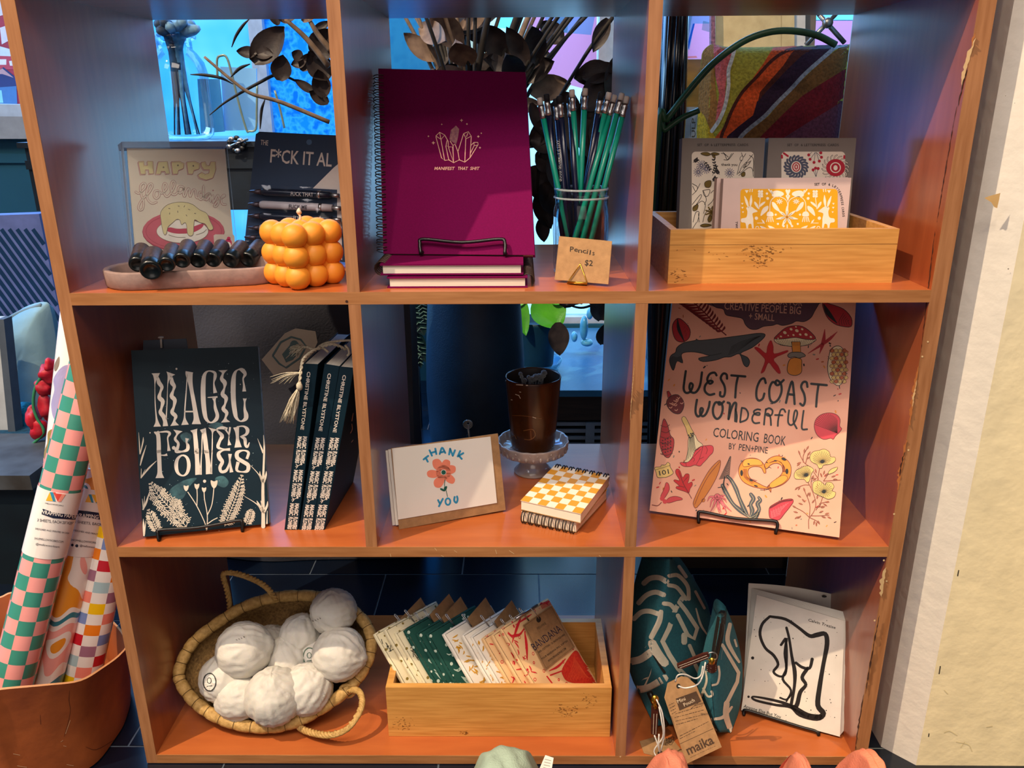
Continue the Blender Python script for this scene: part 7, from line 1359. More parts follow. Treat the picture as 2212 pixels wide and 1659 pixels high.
q = U(*V1((1660, 270)), 'y', 1.18); s_ = .20796 * (q - CAM).length / 1741; mb = MB(); leaf3(mb, q, Vector((.06, -.1, -1)), Vector((0, -1, 0)), 350 * s_, 125 * s_, lf1, .05, 12); tag(mb.build('dry_leaf'), 'large dark dried leaf hanging beside the blue plant pot', 'leaf')
tw('dried_branch', 'dark dried leaves hanging at the right of the middle window ledge', [(V1, (2100, 60), 0), (V1, (1900, 120), 0), (V1, (1700, 60), 0)], 1.1, .004, dk1, [(V1, (1700, 100), -1.0, 300, 260), (V1, (1880, 80), -1.5, 420, 200), (V1, (2080, 100), -1.9, 300, 260), (V1, (2100, 250), -1.7, 330, 250), (V1, (1650, 40), -.2, 400, 200), (V1, (2120, 500), -1.5, 250, 200)], lf1)
r = random.Random(8); blp = mat('blue_film', '6FC8E4', .15, c2='2E88B8', scale=14, coat=.6)
for (x, y, w, h_) in ((1930, 330, 90, 260), (1990, 180, 70, 120), (1320, 330, 60, 120), (1830, 420, 70, 110), (1960, 480, 130, 80)):
    mb = MB(); c = U(*V1((x, y)), 'y', 1.45); s_ = .20796 * (c - CAM).length / 1741; mb.ball(c, 1, blp, 14, 10, (w * s_ * .5, .02, h_ * s_ * .5), fn=lambda p: p * (1 + .35 * noise.noise(p * 2.1))); tag(mb.build('crumpled_film'), 'crumpled pale blue film on the ledge among the dark dried leaves', 'film', 'crumpled blue film pieces')
pl3 = thing('patterned_plant', 'dark patterned leaves hanging left of the floor vase', 'plant', U(*V1((150, 600)), 'y', .95)); pm = mat('patterned_leaf', '0E2A2A', .4, coat=.3); pv = mat('leaf_stripe', '5C8078', .5)
for (p, ang, L, w) in (((120, 60), -1.2, 380, 230), ((100, 300), -1.15, 430, 210), ((90, 480), -1.5, 300, 120), ((190, 460), -1.45, 300, 110), ((240, 40), -1.4, 260, 150)):
    q = U(*V1(p), 'y', .93); s_ = .20796 * (q - CAM).length / 1741; d = Vector((cos(ang), 0, sin(ang))); mb = MB(); leaf3(mb, q, d, Vector((0, -1, .1)), L * s_, w * s_ * .5, pm, .08, 10); sdn = d.cross(Vector((0, -1, .1))).normalized()
    for k in range(5):
        for sg in (-1, 1): c0 = q + d * L * s_ * (.15 + k * .15) + Vector((0, -.004, 0)); c1 = c0 + d * L * s_ * .1 + sdn * sg * w * s_ * .32; mb.tube([c0, c1 + Vector((0, -.003, 0))], .0016, pv, 4)
    mb.build('leaf', pl3)
for k, (p, dy) in enumerate((((150, 1400), 0), ((725, 1350), 0))):
    c = U(*V1(p), 'y', .62); mb = MB()
    for a in range(3): mb.tube([c + Vector((cos(t_) * (.009 - a * .0025), a * .003, sin(t_) * (.009 - a * .0025) + .004)) for t_ in [2 * pi * i / 14 for i in range(14)]], .002, STEEL, 6, True)
    base_z = c.z - .05; mb.tube([c, c + Vector((.004, 0, -.05))], .0025, STEEL, 6); mb.ball(c + Vector((.004, 0, -.05)), .004, WHITE, 8, 6)
    st_ = MB(); st_.tube([c + Vector((0, .004, -.02)), Vector((c.x, c.y + .004, FZ + .002))], .003, BLACKW, 6)
    o = thing('scroll_finial', ('scrolled metal finial left behind the THANK YOU card', 'scrolled metal finial right, in front of the vase foot')[k], 'finial', (c.x, c.y, FZ), 'scrolled metal finials'); mb.build('scroll', o); st_.build('rod', o)
# grey tote with tag behind row 2 left
tote = mat('grey_canvas', '3A3A42', .9, c2='2C2E38', scale=8, bump=.5, bscale=240); tb_ = thing('canvas_bag', 'large dark grey canvas bag with a brown printed tag behind the leaning books', 'bag', (.13, .62, FZ))
mb = MB()
def bagf(u, v): return Vector((-.10 + .42 * u + .01 * noise.noise(Vector((u * 3, v * 3, 0))), .56 + .03 * noise.noise(Vector((u * 2, v * 4, 7))) + .02 * abs(u - .5), FZ + .002 + .64 * v))
mb.grid(bagf, 20, 20, tote); mb.grid(lambda u, v: bagf(1 - u, v) + Vector((0, .14 * (1 - v * .5), 0)), 20, 20, tote); mb.grid(lambda u, v: bagf(u, 1) * (1 - v) + (bagf(u, 1) + Vector((0, .07, 0))) * v, 20, 3, tote); mb.grid(lambda u, v: bagf(0, u) * (1 - v) + (bagf(0, u) + Vector((0, .14 * (1 - u * .5), 0))) * v, 20, 3, tote); mb.grid(lambda u, v: bagf(1, u) * (1 - v) + (bagf(1, u) + Vector((0, .14 * (1 - u * .5), 0))) * v, 20, 3, tote); mb.build('bag_body', tb_)
ST2 = Surf((.2, .535, 0), (0, -1, 0)); mb = MB(); tgm = mat('tag_taupe', '5E5450', .7, var=.05)
mb.slab(rectq(ST2, B1, [(18, 300), (190, 105), (270, 68), (420, 90), (435, 170), (400, 250), (290, 380), (110, 420)]), Vector((0, .001, 0)), tgm); tdk = flat('1E2E34')
mb.stroke(ST2, B1, [(100, 270), (160, 170), (240, 130), (310, 150), (350, 200), (300, 290), (200, 360), (150, 330)], 14, tdk, 2, False, closed=True); mb.poly(ST2, B1, [(170, 260), (230, 190), (290, 180), (310, 230), (250, 300), (200, 320)], tdk, 2); mb.dot(ST2, B1, (262, 195), 34, tdk, 3, 12, 40); mb.stroke(ST2, B1, [(200, 290), (260, 240), (300, 260)], 6, tgm, 4); mb.build('printed_tag', tb_)

# ================================================================== behind the top right cell
blk2 = mat('black_gloss', '0A0E14', .18, spec=.7)
ap = thing('umbrella', 'folded black umbrella shape standing behind the top right divider', 'umbrella', (.72, .46, FZ)); mb = MB()
cx = U(1450, 200, 'y', .46)
mb.tube([Vector((cx.x + .004, .46, FZ + .002)), Vector((cx.x, .46, -.30)), Vector((cx.x - .003, .46, .0)), Vector((cx.x + .002, .46, .2)), Vector((cx.x, .46, .42))], [.004, .012, .028, .024, .018], blk2, 14); 
for dx in (-.014, 0, .013): mb.tube([Vector((cx.x + dx, .435, .0)), Vector((cx.x + dx * .8, .436, .42))], .0035, blk2, 6)
mb.build('canopy', ap)
gs = mat('green_stem', '2E5A3A', .4, c2='1E3E24', scale=30)
for k, (lb, P, ra) in enumerate((('tall arching dark green stem crossing above the tufted pillow', ((100, 1300), (190, 1150), (420, 850), (680, 560), (980, 340), (1250, 240), (1500, 225), (1750, 270), (1950, 370)), .0052), ('short green stem reaching right below the arching one', ((110, 1330), (170, 1260), (350, 1130), (530, 1050)), .0046))):
    mb = MB(); P_ = [U(*G1(p), 'y', .42 + .01 * k) for p in P]; mb.tube(cr([Vector((P_[0].x - .015, .43, -.30))] + P_, 6), ra, gs, 10); tag(mb.build('green_shoot'), lb, 'plant', 'green stems behind the card packs')
# tufted pillow
PY = .55; SPi = Surf((.9, PY, 0), (0, -1, .05))
col = {}
def tuft(n, c): return mat('tuft_' + n, c, .95, c2=tuple(x * .6 for x in rgb(c)), scale=230, bump=1.0, bscale=230, contrast=(.35, .62))
cols = [('ochre', 'C07A34'), ('coral', 'F0706A'), ('white', 'EEE4D4'), ('olive', 'BDAE3C'), ('orange', 'EE5A20'), ('rust', '5A2414'), ('plum', '33182E'), ('grey', '9CA0A8'), ('brown', '7E5426'), ('wine', '7E1824'), ('mauve', '6E3A50'), ('yellow', 'EEB01E')]
TM = {n: tuft(n, c) for n, c in cols}
pil = thing('tufted_pillow', 'punch needle pillow with swirling coral, olive, orange and plum stripes', 'pillow', SPi.at(G1((1300, 1900)))); 
mb = MB(); outl = [(660, 365), (600, 400), (560, 460), (550, 560), (530, 800), (515, 1080), (505, 1330), (560, 1700), (1200, 1760), (1980, 1700), (2010, 1330), (2030, 1000), (2080, 600), (2110, 380), (2030, 372), (1700, 378), (1300, 390), (900, 395), (740, 378)]
cenp = (1300, 1000)
vs = []; K_ = 10; OP = cr([(p[0], p[1], 0) for p in outl], 4, True)
def pilpt(u, p, side=1):
    x = cenp[0] + (p[0] - cenp[0]) * u; y = cenp[1] + (p[1] - cenp[1]) * u; return SPi.at(G1((x, y)), side * .05 * sqrt(max(0, 1 - u ** 4)))
for side in (1, -1):
    vs = [pilpt(k / K_, p, side) for k in range(K_ + 1) for p in OP]; n = len(OP); mb.add(vs, [(k * n + i, k * n + (i + 1) % n, (k + 1) * n + (i + 1) % n, (k + 1) * n + i) for k in range(K_) for i in range(n)], TM['olive'], True)
skp = Skin(mb.v, mb.f)
def PB(n, pts, l): mb.poly(skp, G1, pts, TM[n], l)
PB('ochre', [(660, 372), (600, 405), (565, 465), (552, 600), (532, 800), (520, 1060), (600, 1130), (650, 1260), (700, 1240), (720, 1000), (690, 700), (680, 372)], 1)
PB('yellow', [(525, 1040), (590, 1110), (640, 1240), (700, 1330), (690, 1500), (560, 1500), (512, 1330)], 2)
PB('coral', [(680, 370), (760, 380), (880, 395), (860, 520), (815, 680), (800, 900), (770, 1100), (700, 1190), (715, 1050), (740, 880), (700, 700), (685, 520)], 2)
def SBp(n, pts, w, l): mb.stroke(skp, G1, pts, w, TM[n], l, True, 5)
SBp('white', [(900, 400), (870, 520), (835, 640), (835, 800), (800, 1000), (740, 1150), (660, 1270)], 38, 3)
PB('orange', [(1300, 400), (1560, 382), (1480, 470), (1400, 600), (1220, 830), (1130, 970), (1090, 1100), (960, 1200), (820, 1330), (780, 1500), (700, 1500), (700, 1330), (800, 1200), (860, 1100), (940, 930), (1100, 700), (1200, 560)], 2)
SBp('rust', [(1600, 400), (1430, 440), (1280, 540), (1130, 700), (980, 860), (880, 1030), (810, 1200), (760, 1330), (750, 1480)], 34, 4)
PB('rust', [(1560, 382), (1800, 375), (1600, 480), (1450, 620), (1230, 850), (1140, 960), (1160, 860), (1400, 590), (1480, 470)], 3)
PB('plum', [(1750, 378), (1980, 372), (1850, 480), (1680, 620), (1500, 820), (1350, 980), (1250, 1090), (1100, 1200), (960, 1320), (940, 1480), (780, 1500), (820, 1320), (960, 1200), (1090, 1100), (1130, 960), (1240, 840), (1450, 620), (1600, 480)], 3)
PB('brown', [(2040, 372), (2105, 385), (2075, 620), (1850, 750), (1600, 900), (1400, 1100), (1200, 1300), (1000, 1500), (900, 1500), (980, 1320), (1250, 1110), (1400, 930), (1600, 730), (1850, 500)], 3)
PB('wine', [(2078, 600), (2040, 950), (1850, 1080), (1500, 1280), (1350, 1500), (1000, 1500), (1200, 1290), (1400, 1090), (1600, 900), (1850, 740)], 4)
PB('mauve', [(2042, 940), (2012, 1330), (1990, 1600), (1250, 1600), (1400, 1340), (1700, 1150), (1850, 1060)], 5)
SBp('grey', [(2060, 372), (1950, 400), (1850, 480), (1640, 660), (1480, 830), (1330, 980), (1210, 1110), (1050, 1240), (960, 1330), (900, 1450)], 40, 6)
mb.build('pillow_face', pil)
mb = MB(); q = SPi.at(G1((1300, 1700))); mb.box((q.x - .16, PY - .02, FZ), (q.x + .16, PY + .18, q.z + .0), mat('crate_wood', '3A2A20', .7)); tag(mb.build('wooden_crate'), 'dark crate that the tufted pillow stands on', 'crate')
# canvas back, frames, mural seen through the window
cvs = mat('raw_canvas', 'C4AE80', .9, c2='B09A6E', scale=30, bump=.3, bscale=500); CY = 1.25; SCv = Surf((0, CY, 0), (0, -1, 0))
cvo = thing('stretched_canvas', 'beige canvas back standing behind the tufted pillow', 'canvas', SCv.at(G1((1100, 1900))))
mb = MB(); mb.slab(rectq(SCv, G1, [(700, -80), (1520, -80), (1525, 1900), (700, 1900)]), Vector((0, .02, 0)), cvs); mb.stroke(SCv, G1, [(1385, -60), (1375, 1800)], 10, mat('canvas_fold', 'A08A60', .9), 1, False); mb.build('canvas_face', cvo)
mb = MB(); mb.slab(rectq(Surf((0, CY - .03, 0), (0, -1, 0)), G1, [(655, -80), (695, -80), (700, 420), (655, 420)]), Vector((0, .02, 0)), mat('purple_strip', '3A2030', .6, c2='8A5A70', scale=120)); tag(mb.build('beaded_strip'), 'dark purple beaded strip at the left edge of the beige canvas', 'trim strip')
mb = MB(); mb.slab(rectq(Surf((0, CY + .01, 0), (0, -1, 0)), G1, [(1527, -80), (1635, -80), (1625, 1900), (1520, 1900)]), Vector((0, .03, 0)), mat('white_frame', 'C8C4BE', .5)); mb.slab(rectq(Surf((0, CY + .03, 0), (0, -1, 0)), G1, [(1635, -80), (1755, -80), (1740, 200), (1640, 1900)]), Vector((0, .02, 0)), mat('taupe_frame', '6E6258', .7)); tag(mb.build('picture_frame'), 'white and taupe frame edge right of the beige canvas', 'frame')
mb = MB(); 
for a, b in (((1780, 60), (2040, 350)), ((1950, 50), (1640, 370)), ((1780, 60), (1700, -60)), ((1950, 50), (2020, -60))): mb.tube([U(*G1(a), 'y', 1.2), U(*G1(b), 'y', 1.2)], .006, mat('pewter', '7A7672', .35, metal=.8), 7)
mb.ball(U(*G1((1865, 140)), 'y', 1.19), .013, mat('pewter', '7A7672', .35), 12, 8); tag(mb.build('crossed_rods'), 'crossed pewter rods with a stud in front of the pink mural', 'rods')
dr = thing('dresser', 'brown glazed wooden dresser block behind the divider, left of the pillow', 'dresser', (.9, 1.2, FZ)); xa, xb = U(*G1((335, 700)), 'y', 1.1).x, U(*G1((900, 700)), 'y', 1.1).x; z1_ = U(*G1((400, 520)), 'y', 1.1).z; z0_ = U(*G1((400, 1015)), 'y', 1.1).z
mb = MB(); mb.box((xa, 1.1, z0_), (xb, 1.4, z1_), mat('amber_wood', '6E4E1E', .2, c2='3E2A12', scale=5, stretch=(1, 1, 6), coat=.5)); mb.build('drawer', dr)
mb = MB(); mb.box((xa, 1.1, FZ + .19), (xb, 1.4, z0_), mat('slate_grey', '56606C', .7)); Sd_ = Surf((0, 1.1, 0), (0, -1, 0)); mb.text(Sd_, G1, 'ULP', (490, 1330), (490, 1130), 38, sprk, 2, .01); mb.stroke(Sd_, G1, [(440, 1180), (440, 1330)], 3, sprk, 2); mb.build('lower_panel', dr)
# street murals painted on the window glass
def pm_(n, c): return pane_mat('mural_' + n, [(0, c), (.5, c), (1, c)], 3)
MU = {'pink': pm_('pink', 'FF8CA8'), 'cyan': pm_('cyan', '9CF0F8'), 'white': pm_('white', 'FFFFFF'), 'blue': pm_('blue', '3A8ED8'), 'mint': pm_('mint', 'B8DCD0'), 'peach': pm_('peach', 'F8C8A0'), 'red': pm_('red', 'D8384A'), 'navy': pm_('navy', '1E3C78'), 'lil': pm_('lilac', 'C8A0D8')}
SMu = Surf((0, BW - .004, 0), (0, -1, 0)); mb = MB()
def mu(T, pts, c, l=1, w=None): mb.poly(SMu, T, pts, MU[c], l * 3)
mu(G1, [(100, -60), (655, -60), (655, 520), (100, 520)], 'pink', 1); mu(G1, [(100, -60), (655, -60), (655, 150), (480, 150), (430, 420), (100, 430)], 'cyan', 2); mu(G1, [(300, -60), (480, -60), (400, 400), (330, 390)], 'mint', 3); mu(G1, [(465, 150), (485, 150), (420, 410), (340, 400), (345, 385), (400, 395)], 'blue', 4); mu(G1, [(570, 120), (650, 140), (640, 240), (555, 215)], 'mint', 4); mu(G1, [(100, 415), (480, 420), (560, 480), (545, 520), (100, 520)], 'white', 4); mu(G1, [(400, 490), (500, 485), (510, 505), (410, 508)], 'peach', 5)
mu(G1, [(1700, 110), (2250, 110), (2250, 500), (1700, 500)], 'pink', 1); mu(G1, [(1700, -60), (2250, -60), (2250, 120), (1700, 120)], 'cyan', 1); mu(G1, [(1700, -60), (2250, -60), (2250, 55), (1700, 60)], 'white', 2)
mu(K2, [(1100, 40), (1480, 40), (1480, 500), (1100, 400)], 'pink', 1); mu(K2, [(940, 40), (1090, 40), (1060, 160), (940, 150)], 'cyan', 2); mu(K2, [(1000, 60), (1090, 60), (1080, 130), (1010, 140)], 'white', 3); mu(K2, [(1200, 40), (1480, 40), (1450, 190), (1200, 170)], 'cyan', 3); mu(K2, [(1250, 60), (1330, 60), (1320, 180), (1250, 170)], 'mint', 4); mu(K2, [(1180, 260), (1290, 300), (1250, 400), (1160, 340)], 'white', 3); mu(K2, [(350, 40), (900, 40), (900, 400), (350, 400)], 'peach', 1); mu(K2, [(520, 60), (700, 60), (680, 250), (560, 300)], 'white', 2)
mb.build('window_7').name = 'window_mural'; bpy.data.objects['window_mural']['kind'] = 'structure'
bpy.data.objects['window_mural'].name = 'window_9'

# ================================================================== left of the shelf
XLW = -.40                                        # window bay corner stands left of the shelf
S5 = Surf((0, 1.45, 0), (0, -1, 0)); mb = MB()
mb.slab(rectq(S5, ID, [(-140, 222), (52, 226), (62, 252), (-140, 250)]), Vector((0, .20, 0)), frame_w); mb.slab(rectq(S5, ID, [(-140, 250), (58, 252), (66, 300), (-140, 300)]), Vector((0, .12, 0)), mat('cream_mould', 'A8A29C', .6)); tag(mb.build('window_sill'), 'painted moulded window sill left of the shelf', 'sill')
mb = MB(); q = rectq(Surf((0, 1.5, 0), (0, -1, 0)), ID, [(-140, 296), (110, 298), (140, 470), (-140, 465)]); mb.slab(q, Vector((0, .05, 0)), teal); mb.slab(rectq(Surf((0, 1.49, 0), (0, -1, 0)), ID, [(-140, 330), (112, 332), (118, 352), (-140, 352)]), Vector((0, .02, 0)), teal); tag(mb.build('teal_panel'), 'teal painted panelling under the left window sill', 'panel')
mb = MB(); SMl = Surf((0, 1.62, 0), (0, -1, 0)); mb.slab(rectq(SMl, ID, [(-140, -40), (60, -40), (60, 225), (-140, 225)]), Vector((0, .01, 0)), mat('poster_red', 'B0384C', .6)); Lm = [('E8DCE4', [(-20, -20), (12, -20), (16, 30), (-20, 40)]), ('E8DCE4', [(0, 60), (30, 50), (34, 80), (4, 96)]), ('DCE4F0', [(0, 100), (36, 110), (36, 126), (0, 124)]), ('3A5E9C', [(12, 50), (34, 60), (30, 76), (16, 74)]), ('C84A5C', [(-20, 120), (34, 122), (36, 150), (-20, 150)]), ('F0E4E8', [(0, 128), (14, 128), (14, 140), (0, 140)]), ('F0E4E8', [(20, 132), (34, 130), (36, 142), (22, 142)]), ('2E3A70', [(-20, 165), (8, 145), (36, 168), (36, 222), (-20, 222)]), ('4A7AB0', [(-20, 190), (36, 186), (38, 224), (-20, 224)]), ('C89A9C', [(-20, 160), (6, 148), (30, 168), (6, 160)]), ('8ED0E0', [(-20, 195), (4, 195), (8, 222), (-20, 222)])]
for c, P in Lm: mb.poly(SMl, ID, P, flat(c), 2 + Lm.index((c, P)))
tag(mb.build('art_print'), 'red, white and blue village art print at the far left above the sill', 'print')
mb = MB(); stp = mat('lilac_cloth', '7C84B4', .8); stq = mat('deep_teal_cloth', '0E3A5C', .8); S6 = Surf((0, 1.15, 0), (0, -1, 0)); c6 = [(-140, 470), (84, 462), (150, 780), (-140, 800)]
mb.slab(rectq(S6, ID, c6), Vector((0, .05, 0)), stp)
for k in range(-8, 26):
    a = (-140 + k * 17, 462); P = []
    x0, y0 = a; x1, y1 = x0 + 240, 462 + 330
    for t_ in range(11):
        x, y = x0 + (x1 - x0) * t_ / 10, y0 + (y1 - y0) * t_ / 10; lim = 84 + (y - 462) * .207
        if -138 < x < lim and 466 < y < 782: P.append((x, y))
    if len(P) > 1: mb.stroke(S6, ID, P, 8.5, stq, 2, False, cap=False)
tag(mb.build('striped_cushion'), 'diagonally striped lilac and dark teal cushion left of the shelf', 'cushion')
wp = mat('white_linen', '9FC4CC', .9, c2='86AEBC', scale=10, bump=.5, bscale=60); S7 = Surf((0, .95, 0), (0, -1, 0))
def puff(name, label, T, outl, S, depth, m, cat, par=None, K_=9, back=True):
    mb = MB(); O = cr([(p[0], p[1], 0) for p in outl], 4, True); cx_ = sum(p.x for p in O) / len(O); cy_ = sum(p.y for p in O) / len(O); n = len(O)
    for sd in (1, -1): mb.add([S.at(T((cx_ + (p.x - cx_) * k / K_, cy_ + (p.y - cy_) * k / K_)), sd * depth * sqrt(max(0, 1 - (k / K_) ** 3)) + .004 * noise.noise(Vector((k * .7, p.x * .02, p.y * .02)))) for k in range(K_ + 1) for p in O], [(k * n + i, k * n + (i + 1) % n, (k + 1) * n + (i + 1) % n, (k + 1) * n + i) for k in range(K_) for i in range(n)], m, True)
    return mb
mb = puff('', '', ID, [(0, 700), (50, 665), (95, 652), (110, 670), (125, 760), (140, 880), (130, 960), (20, 965), (-60, 950), (-60, 720)], S7, .06, wp, ''); 
seam = [S7.at((x, y), .012) for x, y in ((-20, 712), (10, 695), (50, 672), (95, 656))]; mb.tube(cr(seam, 8), .005, mat('seam_cord', '8AA0A8', .9), 6); tag(mb.build('white_cushion'), 'pale blue white cushion with corded seam beside the shelf', 'cushion')
mb = puff('', '', ID, [(28, 900), (36, 875), (52, 868), (66, 880), (72, 940), (70, 990), (30, 990)], Surf((0, .85, 0), (0, -1, 0)), .03, mat('aqua_knit', '2E9CC0', .9, c2='147898', scale=150, bump=1, bscale=180), ''); tag(mb.build('knit_bottle_cover'), 'rounded aqua knitted cover by the left cushion', 'knit cover')
mb = MB(); S8 = Surf((0, .78, 0), (0, -1, 0)); mb.slab(rectq(S8, ID, [(-80, 690), (2, 690), (32, 975), (-80, 985)]), Vector((0, .03, 0)), mat('print_white', 'C0C4C4', .6)); mb.slab(rectq(Surf((0, .77, 0), (0, -1, 0)), ID, [(-6, 690), (8, 690), (38, 978), (22, 978)]), Vector((0, .03, 0)), mat('grey_frame', '505A66', .6)); mb.slab(rectq(Surf((0, .765, 0), (0, -1, 0)), ID, [(-80, 960), (20, 955), (22, 975), (-80, 980)]), Vector((0, .03, 0)), mat('grey_frame', '505A66', .6)); tag(mb.build('framed_print'), 'edge of a grey framed print at the far left', 'framed print')
tbm = mat('black_table', '0A1820', .5, c2='060E16', scale=10); tt = thing('side_table', 'dark table with worn wooden top at the left edge', 'table', (-.55, .7, FZ))
def T3(x, y, z): return U(x, y, 'z', z)
ztb = -.452; xt_ = U(63, 1025, 'y', .45).x; mb = MB(); mb.box((-1.2, .45, ztb - .03), (xt_, .66, ztb), mat('worn_top', '44484C', .6, c2='2A2622', scale=14)); mb.build('table_top', tt); mb = MB(); mb.box((-1.18, .47, FZ), (xt_ - .012, .65, ztb - .03), tbm); mb.build('table_body', tt)
mb = MB(); mb.box((-1.0, .69, FZ), (U(140, 960, 'y', .7).x, .80, U(60, 962, 'y', .69).z), mat('teal_rug', '0E4A66', .95, c2='0A2E44', scale=90, bump=1, bscale=120)); tag(mb.build('woven_ottoman'), 'dark teal woven seat block behind the dark table', 'ottoman')
# red garland with green cord
S9 = Surf((0, .62, 0), (0, -1, 0)); gg = thing('ribbon_garland', 'crumpled red ribbon garland on a green cord beside the rolls', 'garland', S9.at((90, 1000))); rr_ = mat('red_ribbon', 'C0182C', .5, c2='8A0C1C', scale=60)
for (x, y, w, h_) in ((105, 810, 30, 40), (95, 835, 34, 34), (100, 880, 26, 50), (72, 905, 24, 50), (85, 925, 30, 40), (75, 1020, 34, 50), (78, 1060, 26, 50), (110, 790, 18, 30)):
    mb = MB(); c = S9.at((x, y)); s_ = (c - CAM).length / 1741; mb.ball(c, 1, rr_, 16, 12, (w * s_ * .5, .018, h_ * s_ * .5), fn=lambda p, x=x: p * (1 + .5 * noise.noise(p * 60 + Vector((x, 0, 0))) ) ); mb.build('ribbon', gg)
mb = MB(); mb.tube(cr([S9.at(p, .01) for p in ((110, 790), (84, 830), (78, 870), (86, 900), (100, 930), (70, 965), (85, 995), (100, 1000))], 5), .003, mat('green_cord', '2E7A50', .6), 6); mb.build('cord', gg)
# ---------------------------------------------------- rolls in the leather bucket
def roll(label, P0, P1_, r0, mats, nu, nv, mf, name='paper_roll', parts=None):
    d = (P1_ - P0); L = d.length; d.normalize(); w = d.orthogonal().normalized(); w = (Vector((0, -1, 0)) - d * Vector((0, -1, 0)).dot(d)).normalized(); s = d.cross(w)
    o = thing('gift_wrap_roll', label, 'wrapping paper roll', P0, 'gift wrap rolls'); mb = MB(); SB2 = 4
    fn = lambda u, v: P0 + d * L * v + (w * cos(2 * pi * u) + s * sin(2 * pi * u)) * r0
    # split cells so the tube stays round
    mb.grid(fn, nu * SB2, nv, mats[0], lambda i, j: mf(i // SB2, j)); mb.lathe([(r0, 0), (r0 * .72, 0), (r0 * .72, -.04)], P1_, PAPER, 32, Matrix((w, s, d)).transposed())
    return o, mb, (P0, d, w, s, L, r0)
gpk = mat('roll_pink', 'F0A09C', .3, coat=.3, var=.03); ggr = mat('roll_green', '3E9080', .3, coat=.3, var=.03); rwh = mat('roll_white', 'F0EAE4', .3, coat=.3, var=.02)
def axis(p0, y0, p1, y1): return U(*p0, 'y', y0), U(*p1, 'y', y1)
a0, a1 = axis((-5, 1600), .02, (212, 730), .185)
o, mb, fr = roll('green and pink checkered gift wrap roll with white label band in the leather bucket', a0, a1, .0290, [gpk], 8, 28, lambda i, j: gpk if (i + j) % 2 else ggr)
mb.build('rolled_paper', o)
def band(o, fr, v0, v1, m):
    P0, d, w, s, L, r0 = fr; b = MB(); b.grid(lambda u, v: P0 + d * L * (v0 + (v1 - v0) * v) + (w * cos(2 * pi * u) + s * sin(2 * pi * u)) * (r0 + .0008), 40, 6, m); return b
def vfor(fr, ypx):
    P0, d, w, s, L, r0 = fr
    lo, hi = 0, 1
    for _ in range(30):
        m_ = (lo + hi) / 2; q = P0 + d * L * m_; v = RR @ (q - CAM); yy = 829.5 - FPX * v.y / -v.z
        if yy > ypx: lo = m_
        else: hi = m_
    return lo
def logo(b, sk, T, x, y, k, txt, cols_):
    b.poly(sk, T, [(x, y + 55 * k), (x + 25 * k, y), (x + 50 * k, y + 58 * k)], flat(cols_[0], .4), 2); b.poly(sk, T, [(x + 25 * k, y), (x + 45 * k, y), (x + 60 * k, y + 60 * k), (x + 45 * k, y + 58 * k)], flat(cols_[1], .4), 3); b.poly(sk, T, [(x + 45 * k, y), (x + 105 * k, y + 5 * k), (x + 75 * k, y + 62 * k)], flat(cols_[2], .4), 2); b.poly(sk, T, [(x + 105 * k, y + 5 * k), (x + 130 * k, y + 8 * k), (x + 95 * k, y + 62 * k), (x + 75 * k, y + 62 * k)], flat(cols_[3], .4), 2)
labw = mat('label_white', 'E8E2DE', .35, coat=.2, var=.02); lnv = flat('0E1A38', .4); lc_ = ('E8B030', '2E8AAC', 'D8483C', 'E89080')
b = band(o, fr, vfor(fr, 1192), vfor(fr, 1052), labw); sk = Skin(b.v, b.f); logo(b, sk, R1, 295, 1253, 1, '', lc_)
b.poly(sk, R1, [(275, 1360), (350, 1385), (492, 1402), (480, 1430), (340, 1420), (268, 1395)], lnv, 2); wh_ = flat('F0EAE4', .4)
b.text(sk, R1, 'WRAPPING PAPER', (258, 1390), (486, 1424), 24, wh_, 4, .01); b.text(sk, R1, '3 SHEETS, EACH 20"X29"', (240, 1440), (468, 1462), 18, lnv, 3); b.text(sk, R1, 'DESIGNED AND PRINTED IN USA', (228, 1492), (440, 1522), 11, lnv, 3); b.text(sk, R1, 'SHOPMELLOWWORKS.COM', (222, 1555), (402, 1578), 13, lnv, 3); b.text(sk, R1, '@mellowworksart', (230, 1590), (378, 1610), 13, lnv, 3); b.text(sk, R1, 'MELLOWWORKS', (290, 1328), (405, 1345), 9, lnv, 3); b.build('label_band', o)
a0, a1 = axis((86, 1500), .08, (212, 1010), .20)
def marb(): 
    m = bpy.data.materials.new('marbled_wrap'); m.use_nodes = True; nt = m.node_tree; N = nt.nodes; bs_ = N['Principled BSDF']; bs_.inputs['Roughness'].default_value = .3; bs_.inputs['Coat Weight'].default_value = .3
    tc = N.new('ShaderNodeTexCoord'); mp = N.new('ShaderNodeMapping'); mp.inputs['Scale'].default_value = (1.3, 1, .75); mp.inputs['Rotation'].default_value = (0, .5, 0); nz = N.new('ShaderNodeTexNoise'); nz.inputs['Scale'].default_value = 6; nz.inputs['Detail'].default_value = .6; nz.inputs['Distortion'].default_value = 1.6; ra = N.new('ShaderNodeValToRGB'); ra.color_ramp.interpolation = 'CONSTANT'
    nt.links.new(tc.outputs['Object'], mp.inputs[0]); nt.links.new(mp.outputs[0], nz.inputs[0]); nt.links.new(nz.outputs[0], ra.inputs[0]); nt.links.new(ra.outputs[0], bs_.inputs[0]); el = ra.color_ramp.elements; seq = [(0, 'F0A8A0'), (.36, 'F0EAE4'), (.40, 'E8982C'), (.45, 'F0EAE4'), (.48, '2E7E90'), (.51, 'F0EAE4'), (.54, 'F0A8A0'), (.58, 'F0EAE4'), (.60, 'E8982C'), (.67, 'F0EAE4')]
    while len(el) < len(seq): el.new(.5)
    for i, (p, c) in enumerate(seq): el[i].position = p; el[i].color = (*rgb(c), 1)
    return m
